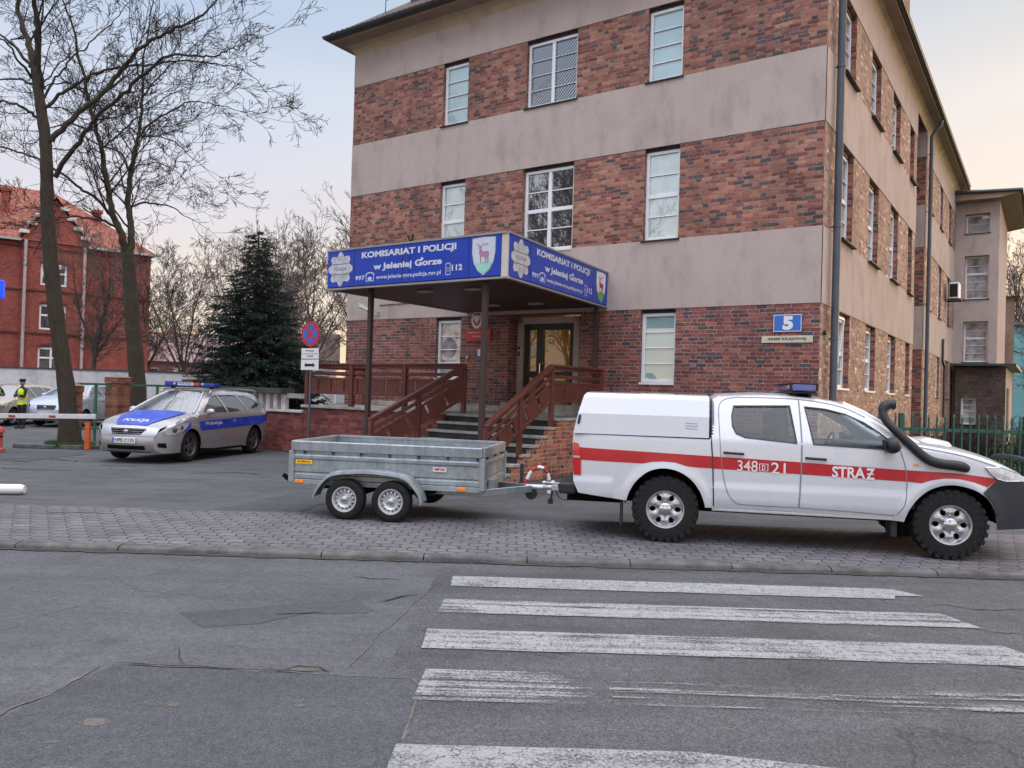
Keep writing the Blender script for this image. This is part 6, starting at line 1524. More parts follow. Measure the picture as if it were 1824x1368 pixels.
# ---- people carrier behind the tree, beige car at the frame edge
MPV = dict(KIA); MPV.update(wb=2.75, r=.29, hw=.89, xf=3.62, xr=-.80, belt=.98, tum=.20, ftap=.32, fb=.14, hcrown=.05,
    rear=[(-.70, .22), (-.78, .40), (-.80, .58)],
    top=[(-.80, .58), (-.80, .80), (-.78, 1.0), (-.72, 1.25), (-.66, 1.42), (-.60, 1.48), (-.30, 1.52), (.4, 1.545), (1.0, 1.545), (1.5, 1.525), (1.80, 1.485), (2.05, 1.385), (2.30, 1.265), (2.52, 1.145), (2.68, 1.06), (2.85, 1.02), (3.05, .965), (3.25, .90), (3.42, .82), (3.52, .75)],
    nose=[(3.58, .66), (3.61, .54), (3.62, .42), (3.60, .30), (3.50, .22)],
    glass=[[(2.42, 1.05), (2.2, 1.24), (1.9, 1.40), (1.65, 1.43), (1.50, 1.43), (1.46, 1.03)], [(1.40, 1.03), (1.43, 1.435), (.55, 1.44), (.50, 1.05)], [(.42, 1.055), (.46, 1.44), (-.35, 1.41), (-.55, 1.30), (-.58, 1.10)]],
    hl=[(2.95, .80), (3.05, .86), (3.30, .80), (3.46, .70), (3.50, .62), (3.30, .62), (3.05, .70)], tl=[(-.80, .95), (-.70, .95), (-.66, 1.35), (-.74, 1.30)],
    grille=(.34, .30, .62, .76), intake=(.45, .27, .36), plate=.44, mir=(2.25, 1.10), reg='DJ 5521K', rim=plain('grey_alloy', (.25, .25, .26), .4, .5),
    seams=[[(2.62, 1.0), (2.6, .7), (2.45, .3)], [(1.43, 1.02), (1.42, .25)], [(.46, 1.05), (.44, .6), (.5, .25)]], handles=[(1.6, .90), (.62, .92)], hmat=M_black)
M_blsil = carpaint('pale_blue_silver_paint', (.36, .40, .47), .3, .3, .7)
VN = empty('people_carrier', (-16.03, 31.0, 0), radians(-91), 'pale blue silver people carrier with an oval black grille, parked behind the leaning tree', 'van')
make_car(VN, M_blsil, MPV)
M_beige = carpaint('beige_car_paint', (.42, .35, .27), .3, .1, .7)
BC = empty('beige_car', (-18.35, 30.2, 0), radians(-88), 'beige car half cut off at the left edge behind the officers', 'car')
k2 = dict(KIA); k2['reg'] = 'DJ 30814'; k2['rim'] = MPV['rim']; make_car(BC, M_beige, k2)
# ------------------------------------------------------------------ two officers
M_hiviz = plain('hi_vis_yellow', (.62, .80, .01), .6, 0, .08, 6)
M_hiviz2 = plain('reflective_tape', (.55, .57, .58), .4, 0, .05)
M_navy = plain('navy_uniform', (.012, .014, .022), .85, 0, .3, 12)
M_skin = plain('skin', (.45, .22, .15), .55, 0, .1, 10)
M_hair = plain('dark_hair', (.02, .014, .01), .7)
def skinned(name, chains, mat, parent, lvl=2):
    bm = bmesh.new(); sl = bm.verts.layers.skin.verify(); cache = {}
    def V(p, r):
        k = tuple(round(c, 4) for c in p)
        if k not in cache:
            v = bm.verts.new(p); v[sl].radius = (r, r) if not hasattr(r, '__len__') else r; cache[k] = v
            if len(cache) == 1: v[sl].use_root = True
        return cache[k]
    for ch in chains:
        vs = [V(p, r) for p, r in ch]
        for a, b in zip(vs, vs[1:]):
            if not bm.edges.get((a, b)): bm.edges.new((a, b))
    me = bpy.data.meshes.new(name); bm.to_mesh(me); bm.free(); me.materials.append(mat)
    o = bpy.data.objects.new(name, me); col.objects.link(o); o.parent = parent
    m = o.modifiers.new('skin', 'SKIN'); m.use_smooth_shade = True
    s_ = o.modifiers.new('sub', 'SUBSURF'); s_.levels = lvl; s_.render_levels = lvl
    return o
def officer(name, loc, rz, label, H=1.60):
    """faces -y locally, arms folded across the chest, feet on z=0"""
    t = empty(name, loc, rz, label, 'person', 'officers in yellow hi-vis vests'); k = H / 1.75; t.scale = (k, k, k)
    pel = (0, 0, .95)
    # body, one continuous surface: torso, neck, head core, arms, legs
    sh = lambda s_: (s_ * .19, 0, 1.42); el = lambda s_: (s_ * .27, -.10, 1.16); wr = lambda s_: (s_ * -.06, -.235, 1.205 + .03 * s_)
    ch = [[(pel, (.15, .11)), ((0, .0, 1.12), (.135, .10)), ((0, .01, 1.30), (.155, .105)), ((0, .0, 1.43), (.11, .085)), ((0, -.005, 1.50), .055), ((0, -.015, 1.56), .052)]]
    for s_ in (-1, 1):
        ch.append([((0, .0, 1.43), (.11, .085)), (sh(s_), .062), (el(s_), .047), ((s_ * .10, -.22, 1.18), .038), (wr(s_), .030)])
        ch.append([(pel, (.15, .11)), ((s_ * .095, 0, .88), .092), ((s_ * .11, -.015, .50), .060), ((s_ * .12, .01, .12), .043), ((s_ * .13, -.02, .05), .040)])
    skinned('body', ch, M_navy, t)
    # head with face
    mb = MB(); rows = []
    for i in range(13):
        a = pi * i / 12; z = 1.655 + .115 * cos(a); R = sin(a)
        jaw = 1 - .22 * max(0, (1.62 - z) / .08)
        row = []
        for j in range(20):
            b = 2 * pi * j / 20; x = .072 * R * cos(b) * jaw; y = .088 * R * sin(b) * (jaw ** .5) - .012
            if sin(b) < -.9 and abs(z - 1.635) < .025: y -= .022 * (1 - abs(z - 1.635) / .03)     # nose
            if sin(b) < -.7 and abs(cos(b)) > .25 and abs(z - 1.665) < .02: y += .008               # eye sockets
            row.append((x, y, z))
        rows.append(row)
    mb.grid(rows, 0, True); mb.ellipsoid((-.073, -.005, 1.64), (.012, .02, .03)); mb.ellipsoid((.073, -.005, 1.64), (.012, .02, .03)); hd_ = mb.build('head', M_skin, t, smooth=70)
    mb = MB()
    for s_ in (-1, 1): mb.ellipsoid((s_ * .027, -.088, 1.664), (.010, .006, .006), 8, 6)
    mb.build('eyes', M_hair, hd_)
    mb = MB(); mb.box(-.022, .022, -.094, -.088, 1.598, 1.604); mb.build('mouth', plain('lips', (.30, .10, .08), .5), hd_)
    mb = MB(); mb.lathe([(.070, 1.665), (.078, 1.70), (.076, 1.73)], 20, 0, 'Z', (0, .004, 0)); mb.build('hair', M_hair, hd_, smooth=60)
    mb = MB(); mb.lathe([(.082, 1.70), (.086, 1.725), (.125, 1.765), (.118, 1.785), (.04, 1.80), (0, 1.80)], 24, 0, 'Z', (0, -.01, 0)); mb.prism([(.078 * cos(a) , -.02 + .15 * sin(a)) for a in [pi + pi * q / 10 for q in range(11)]], 1.700, 1.712, 'XY'); mb.build('peaked_cap', M_navy, t, smooth=50)
    # vest over the jacket
    mb = MB(); rows = []
    for z, rx, ry in ((.86, .185, .145), (1.0, .178, .138), (1.15, .175, .132), (1.28, .190, .138), (1.38, .185, .130), (1.45, .125, .105)):
        rows.append([(rx * cos(2 * pi * j / 28), ry * sin(2 * pi * j / 28), z) for j in range(28)])
    mb.grid(rows, 0, True); ve = mb.build('hi_vis_vest', M_hiviz, t, smooth=60)
    for z, rx, ry in ((.98, .182, .141), (1.10, .180, .137)):
        mb = MB(); mb.grid([[((rx) * cos(2 * pi * j / 28), (ry) * sin(2 * pi * j / 28), z + d) for j in range(28)] for d in (0, .045)], 0, True); mb.build('reflective_band', M_hiviz2, ve, smooth=60)
    # folded forearms lie over the vest
    skinned('jacket_sleeve', [[((-.20, -.02, 1.40), .062), ((-.275, -.10, 1.17), .052), ((-.10, -.225, 1.185), .045), ((.07, -.235, 1.20), .038)]], M_navy, t)
    skinned('jacket_sleeve', [[((.20, -.02, 1.40), .062), ((.275, -.10, 1.17), .052), ((.10, -.20, 1.205), .045), ((-.07, -.195, 1.235), .038)]], M_navy, t)
    for s_ in (-1, 1):
        c = Vector((-s_ * .11, -.225 if s_ < 0 else -.18, 1.205 + .01 * s_)); chs = []
        pv = (tuple(c), .024)
        for f in range(4): b_ = c + Vector((-s_ * .035, -.005, .028 - .018 * f)); chs.append([pv, (tuple(b_), .0095), (tuple(b_ + Vector((-s_ * (.032 - .004 * abs(f - 1)), .004, -.002))), .0085), (tuple(b_ + Vector((-s_ * (.055 - .006 * abs(f - 1)), .020, -.006))), .0075)])
        chs.append([pv, (tuple(c + Vector((-s_ * .004, -.01, .035))), .010), (tuple(c + Vector((-s_ * .024, -.012, .055))), .009)])
        skinned('hand', chs, M_skin, t, 1)
    for s_ in (-1, 1):
        skinned('trouser_leg', [[((s_ * .09, 0, .93), .118), ((s_ * .10, -.005, .70), .098), ((s_ * .11, -.015, .48), .078), ((s_ * .12, .01, .12), .070)]], M_navy, t)
        skinned('boot', [[((s_ * .12, .03, .10), .052), ((s_ * .125, .02, .045), .046), ((s_ * .14, -.11, .035), .042), ((s_ * .145, -.17, .03), .032)]], M_black, t, 2)
    return t
officer('person', (-16.22, 26.2, 0), radians(-25), 'police officer with folded arms in a yellow vest and cap, standing before the people carrier')
officer('person', (-17.40, 26.6, 0), radians(60), 'second officer in a yellow vest, almost cut off at the left edge')
# ------------------------------------------------------------------ yard furniture, fences, walls, far buildings
GT = empty('boom_barrier', (-10.0, 19.0, 0), 0, 'white boom barrier arm with red patches across the yard entrance', 'barrier')
M_boom = plain('boom_white', (.60, .58, .58), .5, 0, .1, 5)
mb = MB(); mb.beam((-4.2, 0, .70), (.02, 0, .79), .06, .115); mb.build('boom', M_boom, GT, bevel=.01)
for x in (-1.95, -.98, -3.0):
    mb = MB(); z = .79 + x * .0213; mb.box(x - .11, x + .05, -.034, -.031, z - .035, z + .02); mb.build('red_patch', M_hoop_r, GT)
BP = empty('barrier_rest_post', (-10.13, 18.95, 0), 0, 'orange steel rest post under the tip of the white boom', 'post')
mb = MB(); mb.box(-.055, .055, -.05, .05, 0, .68); mb.build('post', plain('orange_paint', (.55, .10, .025), .5, 0, .2, 6), BP, bevel=.008); mb = MB(); mb.box(-.07, .07, -.06, .06, .68, .72); mb.build('fork', M_black, BP)
HC = empty('barrier_machine', (-11.42, 17.6, 0), 0, 'faded red barrier column with a rounded head, at the left edge', 'barrier')
mb = MB(); mb.lathe([(.15, .0), (.15, .08), (.11, .10), (.10, .42), (.14, .44), (.14, .50), (.10, .56), (0, .58)], 20, 0, 'Z'); mb.build('column', plain('faded_red_paint', (.45, .08, .07), .5, 0, .2, 5), HC, smooth=45)
mb = MB(); mb.lathe([(.112, .33), (.114, .37)], 20, 0, 'Z'); mb.build('dark_band', M_black, HC, smooth=45)
WC = empty('white_tube', (-7.28, 11.30, .07), 0, 'white plastic tube lying on the asphalt at the left edge', 'tube')
mb = MB(); mb.tube([(-.5, -.12, 0), (.30, .0, .0), (.36, .01, .0)], [.075, .072, .055], 16); mb.build('tube', M_wht, WC, smooth=60)
# blue lamp
BLp = empty('blue_lamp', (-14.35, 22.0, 0), 0, 'glowing blue lamp on a pole, cut off by the left edge', 'lamp')
mb = MB(); mb.tube([(-.5, 0, 0), (-.5, 0, 4.6)], .05, 8); mb.tube([(-.5, 0, 4.3), (-.05, 0, 4.3)], .025, 6); mb.build('pole', M_gutter, BLp, smooth=50)
mb = MB(); mb.box(-.05, .10, -.08, .08, 3.86, 4.38); mb.build('housing', plain('blue_housing', (.01, .06, .7), .3, emit=.8), BLp, bevel=.04, seg=3)
mb = MB(); mb.box(-.03, .04, -.095, -.081, 3.93, 4.25); mb.build('lamp_tube', plain('cyan_tube', (.05, .45, 1), .3, emit=2.2), BLp, bevel=.02)
# no-stopping sign
SG = empty('no_stopping_sign', (-4.94, 19.25, 0), radians(-31), 'round no stopping sign with two white plates on a grey pole', 'sign')
mb = MB(); mb.tube([(0, .03, 0), (0, .03, 3.2)], .030, 12); mb.build('pole', M_pipe, SG, smooth=60)
def disc(mb, r, y, cz, m=0, n=36): mb.F([mb.P((r * cos(2 * pi * i / n), y, cz + r * sin(2 * pi * i / n))) for i in range(n)], m)
mb = MB(); cz = 2.95; n = 36; a = [mb.P((.31 * cos(2 * pi * i / n), 0, cz + .31 * sin(2 * pi * i / n))) for i in range(n)]; b = [mb.P((.31 * cos(2 * pi * i / n), -.012, cz + .31 * sin(2 * pi * i / n))) for i in range(n)]
mb.F(a); mb.F(b)
for i in range(n): mb.F((a[i], a[(i + 1) % n], b[(i + 1) % n], b[i]))
dk = mb.build('disc', plain('sign_red', (.50, .015, .045), .35, 0, .08), SG)
mb = MB()
for q in range(4):
    a0 = q * 90 + 45 + 9; pts = [(.235 * cos(radians(a0 + t)), cz + .235 * sin(radians(a0 + t))) for t in range(0, 73, 6)]; c0 = radians(a0 + 36)
    mb.F([mb.P((x, -.016, z)) for x, z in pts + [(.055 * cos(c0), cz + .055 * sin(c0))]])
mb.build('blue_fields', M_bl, dk, recalc=False)
mb = MB(); mb.box(-.29, .29, -.012, 0, 2.345, 2.60); p1 = mb.build('upper_plate', M_wht, SG, bevel=.003)
mb = MB()
for (x0_, x1_, z0_, z1_) in ((-.28, .28, 2.462, 2.470),): mb.box(x0_, x1_, -.015, -.0125, z0_, z1_)
put_text(mb, 'Nie dotyczy', -.14, 2.515, .28, .045, lambda u, v: (u, -.015, v), bold=.04); put_text(mb, 'Policji', -.10, 2.385, .20, .045, lambda u, v: (u, -.015, v), bold=.04); mb.build('plate_lettering', M_iron, p1, recalc=False)
mb = MB(); mb.box(-.295, .295, -.012, 0, 2.07, 2.325); p2 = mb.build('lower_plate', M_wht, SG, bevel=.003)
mb = MB(); mb.F([mb.P((x, -.015, 2.19 + z)) for x, z in ((-.18, 0), (-.11, .06), (-.11, .03), (.11, .03), (.11, .06), (.18, 0), (.11, -.06), (.11, -.03), (-.11, -.03), (-.11, -.06))]); mb.build('double_arrow', M_iron, p2, recalc=False)
# brick gate pillars and green rails
M_gpill = brick_mat('pillar_brick', [(0, (.30, .11, .06)), (.3, (.24, .09, .055)), (.6, (.34, .14, .08)), (.85, (.16, .07, .05))], (.16, .12, .10), H=.083)
M_pcap = concrete('pillar_cap', (.20, .16, .13), .4, 5)
M_greenrail = plain('green_rail_paint', (.06, .16, .10), .55, 0, .2, 6)
PIL = [(-11.55, 20.9, 1.50, .26, 'slim brick gate pillar right beside the leaning tree trunk'), (-11.02, 22.1, 1.76, .44, 'thick brick gate pillar with a sloped cap between tree and police car'), (-9.95, 24.6, 1.78, .40, 'far brick gate pillar seen over the roof of the police car')]
for (x, y, h, w, lb_) in PIL:
    t = empty('gate_pillar', (x, y, 0), -.35, lb_, 'pillar', 'brick gate pillars'); mb = MB(); mb.box(-w / 2, w / 2, -w / 2, w / 2, 0, h); mb.box(-w / 2 - .02, w / 2 + .02, -w / 2 - .02, w / 2 + .02, h - .16, h - .002); mb.build('shaft', M_gpill, t)
    mb = MB(); a_ = [mb.P(p) for p in ((-w / 2 - .04, -w / 2 - .04, h), (w / 2 + .04, -w / 2 - .04, h), (w / 2 + .04, w / 2 + .04, h), (-w / 2 - .04, w / 2 + .04, h))]; b_ = mb.P((0, 0, h + .09))
    mb.F(a_)
    for i in range(4): mb.F((a_[i], a_[(i + 1) % 4], b_))
    mb.build('cap', M_pcap, t)
def green_rail(a, b, lb_):
    t = empty('green_rail_fence', (a[0], a[1], 0), 0, lb_, 'fence'); d = (b[0] - a[0], b[1] - a[1])
    for z in (1.56, .35):
        mb = MB(); mb.beam((0, 0, z), (d[0], d[1], z), .05, .06); mb.build('rail', M_greenrail, t)
    for k in (.5,):
        mb = MB(); mb.box(d[0] * k - .03, d[0] * k + .03, d[1] * k - .03, d[1] * k + .03, 0, 1.56); mb.build('post', M_greenrail, t)
green_rail((-11.5, 20.95), (-11.1, 22.0), 'short green metal rail between the two nearest gate pillars')
green_rail((-10.95, 22.2), (-10.0, 24.5), 'green metal rail between the thick gate pillar and the far one')
# white wall across the yard
N = NT('peeling_limewash'); v = N.obj(); c_ = N.mix(N.smooth(N.noise(v, .9, 6, .7), .5, .66), (.60, .59, .61), (.45, .43, .44)); c_ = N.mix(1.0, c_, N.ramp(N.noise(N.mapping(v, (1, 1, .4)), 3, 5, .7), [(.3, .82), (.7, 1.08)]), 'MULTIPLY')
M_lime = N.out(c_, .9, N.bump(N.noise(v, 12, 4), .3, .01), 0, .3)
WW = empty('yard_wall', (-30, 34, 0), 0, 'long peeling white limewashed wall across the far side of the yard', 'wall')
mb = MB(); mb.box(0, 22, 0, .3, 0, 2.08); mb.build('rendered_wall', M_lime, WW); mb = MB(); mb.box(-.05, 22.05, -.04, .34, 2.083, 2.15); mb.build('coping', M_gutter, WW)
# red brick office across the yard
RD = empty('red_brick_building', (-28.9, 62.5, 0), radians(90 - 52), 'red brick building with a stepped gable, orange tiled roof and white arched windows', 'building')
EV, W_ = 11.6, 13.0
def rgrid(mb, holes, x0_, x1_, y_, z0_=0, z1_=EV): grid_holes(mb, x0_, x1_, z0_, z1_, holes, lambda a, z, o: (a, y_ + o * 0, z))
rh = [(-7.55, -5.85, 8.56, 10.2), (-7.55, -5.85, 5.3, 7.2), (-7.55, -5.85, 2.2, 4.05)]
mb = MB(); rgrid(mb, rh, -8.75, -4.62, -.25); rgrid(mb, [], -30, -8.75, 0); rgrid(mb, [], -4.62, 0, 0)
for x in (-8.75, -4.62): mb.F([mb.P(p) for p in ((x, -.25, 0), (x, 0, 0), (x, 0, EV), (x, -.25, EV))])
mb.F([mb.P(p) for p in ((0, 0, 0), (0, W_, 0), (0, W_, EV), (0, 0, EV))])
pk = (-6.7, 14.9); mb.F([mb.P((x, -.25, z)) for x, z in ((-8.75, EV), (-4.62, EV), (-4.62, 11.95), pk, (-8.75, 11.95))])
for h in rh:
    for p, q_ in (((h[0], h[2]), (h[1], h[2])), ((h[1], h[2]), (h[1], h[3])), ((h[1], h[3]), (h[0], h[3])), ((h[0], h[3]), (h[0], h[2]))): mb.F([mb.P(p_) for p_ in ((p[0], -.25, p[1]), (q_[0], -.25, q_[1]), (q_[0], -.05, q_[1]), (p[0], -.05, p[1]))])
mb.build('wall', M_brick_red, RD, recalc=False)
M_rdk = plain('dark_brick_band', (.10, .03, .03), .85, 0, .2, 4)
mb = MB()
for z in (4.94, 8.06, 11.2): mb.box(-8.80, -4.57, -.33, -.255, z, z + .12); mb.box(-30, -8.80, -.08, -.005, z, z + .12); mb.box(-4.57, .06, -.08, -.005, z, z + .12)
mb.build('string_course', M_rdk, RD)
for h in rh:
    mb = MB(); a0_, a1_, z0_, z1_ = h; w = .13
    for x in (a0_ + w / 2, (a0_ + a1_) / 2, a1_ - w / 2): mb.box(x - w / 2, x + w / 2, -.16, -.10, z0_, z1_ - .12 if x != (a0_ + a1_) / 2 else z1_)
    for z in (z0_ + w / 2, z0_ + (z1_ - z0_) * .56, z1_ - w): mb.box(a0_ + .002, a1_ - .002, -.165, -.098, z - w / 2, z + w / 2)
    f_ = mb.build('window', M_frame, RD); mb = MB(); mb.F([mb.P(p) for p in ((a0_, -.09, z0_), (a1_, -.09, z0_), (a1_, -.09, z1_), (a0_, -.09, z1_))]); mb.build('pane', M_pane_dark, f_, recalc=False)
    mb = MB(); A_ = [(a0_ + (a1_ - a0_) * k / 8, z1_ - .12 + .22 * (1 - ((k - 4) / 4) ** 2)) for k in range(9)]
    for p, q_ in zip(A_, A_[1:]): mb.beam((p[0], -.27, p[1] + .09), (q_[0], -.27, q_[1] + .09), .06, .16)
    mb.build('brick_arch', M_rdk, f_)
for x in (-8.55, -4.72):
    mb = MB(); mb.tube([(x, -.38, EV + .1), (x, -.38, 0)], .11, 8); mb.build('downpipe', plain('pale_pipe', (.40, .33, .33), .6, .1, .2, 3), RD, smooth=60)
# stepped white gable copings
for k, (t, z) in enumerate(((.08, .1), (.30, .3), (.52, .5), (.75, .75))):
    for s_ in (-1, 1):
        x = pk[0] + s_ * (pk[1] - (11.95 + (pk[1] - 11.95) * t)) * .72; zz = 11.95 + (pk[1] - 11.95) * t
        mb = MB(); mb.box(x - .30, x + .30, -.45, .2, zz, zz + .26); mb.build('gable_step', M_lime, RD, bevel=.03)
for a_, b_, nm in (((-9.9, -8.80, 12.6), (-9.3, 1, 12.6), 'x'),): pass
mb = MB(); mb.box(-30, -8.85, -.55, -.35, EV - .02, EV + .14); mb.box(-4.5, .5, -.55, -.35, EV - .02, EV + .14); mb.build('gutter', plain('zinc_gutter', (.38, .38, .38), .5, .4), RD)
mb = MB(); mb.box(-6.85, -6.45, -.262, -.251, 12.1, 13.5); mb.build('gable_niche', M_rdk, RD)
rz, rdg = 15.0, W_ / 2
mb = MB(); e = [(-30, -.4, EV + .1), (.4, -.4, EV + .1), (.4, W_ + .4, EV + .1), (-30, W_ + .4, EV + .1)]; r0_ = (-30, rdg, rz + 1.8); r1_ = (-rdg + .5, rdg, rz + 1.8)
i = [mb.P(p) for p in e + [r0_, r1_]]; mb.F((i[0], i[1], i[5], i[4])); mb.F((i[1], i[2], i[5])); mb.F((i[2], i[3], i[4], i[5]))
g = [mb.P(p) for p in ((-8.9, -.35, 11.95), pk and (pk[0], -.35, pk[1] + .25), (-4.45, -.35, 11.95), (-8.9, 6, 11.95), (pk[0], 6, pk[1] + .25), (-4.45, 6, 11.95))]
mb.F((g[0], g[1], g[4], g[3])); mb.F((g[1], g[2], g[5], g[4])); rf = mb.build('roof', M_tile, RD, recalc=False)
for x, y_, z in ((-9.6, 3.0, 15.6), (-3.4, 3.2, 15.0)):
    mb = MB(); mb.box(x - .28, x + .28, y_ - .28, y_ + .28, 13, z); mb.box(x - .38, x + .38, y_ - .38, y_ + .38, z, z + .25); mb.build('chimney', M_brick_red, rf, bevel=.02)
# far houses
def house(name, label, x, y, w, d_, h, rz_, wallm, roofm, wins=(), rot=0):
    t = empty(name, (x, y, 0), rot, label, 'building'); mb = MB(); mb.box(-w / 2, w / 2, 0, d_, 0, h); mb.build('wall', wallm, t)
    mb = MB(); o_ = .3; i = [mb.P(p) for p in ((-w / 2 - o_, -o_, h), (w / 2 + o_, -o_, h), (w / 2 + o_, d_ + o_, h), (-w / 2 - o_, d_ + o_, h), (-w / 2 - o_, d_ / 2, h + rz_), (w / 2 + o_, d_ / 2, h + rz_))]
    mb.F((i[0], i[1], i[5], i[4])); mb.F((i[2], i[3], i[4], i[5])); mb.F((i[1], i[2], i[5])); mb.F((i[3], i[0], i[4])); mb.F(i[:4]); mb.build('roof', roofm, t)
    for (a, z) in wins:
        mb = MB(); mb.box(a - .5, a + .5, -.06, -.003, z, z + 1.4); f_ = mb.build('window', M_frame, t); mb = MB(); mb.box(a - .4, a + .4, -.075, -.062, z + .1, z + 1.3); mb.build('pane', M_pane_dark, f_)
M_pink = plain('pink_render', (.42, .22, .23), .9, 0, .2, .8); M_redr = plain('dull_red_render', (.30, .10, .09), .9, 0, .25, .8); M_cyan = plain('turquoise_render', (.20, .42, .44), .9, 0, .12, .6); M_ochre = plain('ochre_render', (.42, .28, .15), .9, 0, .2, .5)
house('pink_house', 'faded pink house low behind the bare trees, left of the spruce', -29.5, 72, 9, 8, 3.6, 2.6, M_pink, plain('pale_grey_roof', (.33, .22, .23), .8, 0, .2, 1), [(-3, 1.6), (-.8, 1.6), (1.6, 1.6)], .3)
house('dull_red_house', 'small dull red house behind the bare trees between red building and spruce', -36.5, 80, 7, 8, 4.6, 2.4, M_redr, M_tile, [(-1.5, 2.2), (1.2, 2.2)], .3)
house('grey_gabled_house', 'small pale house far behind the terrace railing', -20.5, 80, 5, 8, 4.4, 3.0, plain('pale_render', (.40, .38, .38), .9), M_tile_dark, [(-1, 2.4)], .2)
house('turquoise_block', 'turquoise apartment block in the distance at the right edge', 41.6, 66, 6.6, 10, 8.6, .8, M_cyan, M_gutter, [(-2.4, 2), (-2.4, 5)], -.3)
house('white_garage', 'low white building in front of the turquoise block at the right edge', 34.2, 56, 2.2, 8, 3.6, .5, M_lime, M_gutter, [(-.2, 1.6)], -.3)
house('brown_brick_tower', 'plain brown brick tower behind the end block of the police building', 34.0, 55, 1.5, 6, 9.4, .1, plain('brown_weathered_brick', (.20, .12, .085), .9, 0, .35, 1.2), M_soffit, (), -.5)
# green picket fence on the right
FN = empty('green_picket_fence', (6.35, 14.85, 0), 0, 'green iron picket fence running right from the corner of the brick building', 'fence')
M_fgreen = plain('dark_green_iron', (.018, .085, .065), .5, .1, .3, 8)
mb = MB()
for z in (1.20, .22): mb.beam((0, 0, z), (18, .6, z), .03, .06)
mb.build('rail', M_fgreen, FN)
for k in range(112):
    x = .08 + k * .16; y = .6 * x / 18; mb = MB(); mb.box(x - .013, x + .013, y - .03, y - .005, .10, 1.44); a = mb.P((x - .022, y - .018, 1.44)); b = mb.P((x + .022, y - .018, 1.44)); c = mb.P((x, y - .018, 1.53)); c2 = mb.P((x, y - .03, 1.46)); c3 = mb.P((x, y - .005, 1.46)); mb.F((a, c2, c)); mb.F((c2, b, c)); mb.F((b, c3, c)); mb.F((c3, a, c)); mb.build('picket', M_fgreen, FN)
for k in range(8):
    x = 1.0 + k * 2.4; mb = MB(); mb.box(x - .04, x + .04, .6 * x / 18 - .04, .6 * x / 18 + .04, 0, 1.5); mb.build('post', M_fgreen, FN)
# lawn behind it, shrubs
N = NT('lawn_ground'); v = N.obj(); M_lawn = N.out(N.ramp(N.noise(v, 2.2, 6, .7), [(.3, (.02, .035, .01)), (.5, (.035, .07, .015)), (.7, (.07, .09, .03))]), .95, N.bump(N.noise(v, 30, 4), .8, .03), 0, .2)
flat('lawn', [(7.5, 15.5), (40, 16.5), (55, 60), (28, 60)], .004, M_lawn)
M_grass = plain('grass_blades', (.045, .10, .02), .8, 0, .4, 3)
def grass(name, pts, n, h, seed):
    random.seed(seed); mb = MB()
    for _ in range(n):
        x, y, r = random.choice(pts); a = random.uniform(0, 2 * pi); q = r * sqrt(random.random()); px, py = x + q * cos(a), y + q * sin(a); hh = h * random.uniform(.5, 1.2); b = random.uniform(0, 2 * pi); w = .012
        i = [mb.P((px + w * cos(b), py + w * sin(b), 0)), mb.P((px - w * cos(b), py - w * sin(b), 0)), mb.P((px + random.uniform(-.05, .05), py + random.uniform(-.05, .05), hh))]; mb.F(i)
    tag(mb.build(name, M_grass, recalc=False), kind='stuff')
grass('grass', [(9 + 1.6 * k, 17.5 + (k % 3) * 2.2, 1.5) for k in range(9)], 9000, .16, 5)
grass('grass', [(-10.9, 19.6, .55), (-11.2, 20.0, .5)], 1500, .14, 6)
N = NT('tree_pit_soil'); v = N.obj(); M_soil = N.out(N.ramp(N.noise(v, 6, 5, .7), [(.3, (.05, .04, .03)), (.7, (.11, .09, .06))]), .95, N.bump(N.noise(v, 20, 4), .8, .03), 0, .2)
flat('tree_pit', wob([(-11.9, 19.0), (-10.3, 18.9), (-9.9, 19.6), (-10.4, 20.5), (-11.9, 20.5)], .06, 8), .003, M_soil)
for a, b in (((-11.9, 18.97), (-10.9, 18.92)), ((-10.75, 18.93), (-9.95, 19.2)), ((-9.6, 19.5), (-8.9, 19.9))):
    mb = MB(); mb.beam((a[0], a[1], .04), (b[0], b[1], .04), .12, .09); tag(mb.build('kerb', M_kerb, bevel=.01), kind='structure')
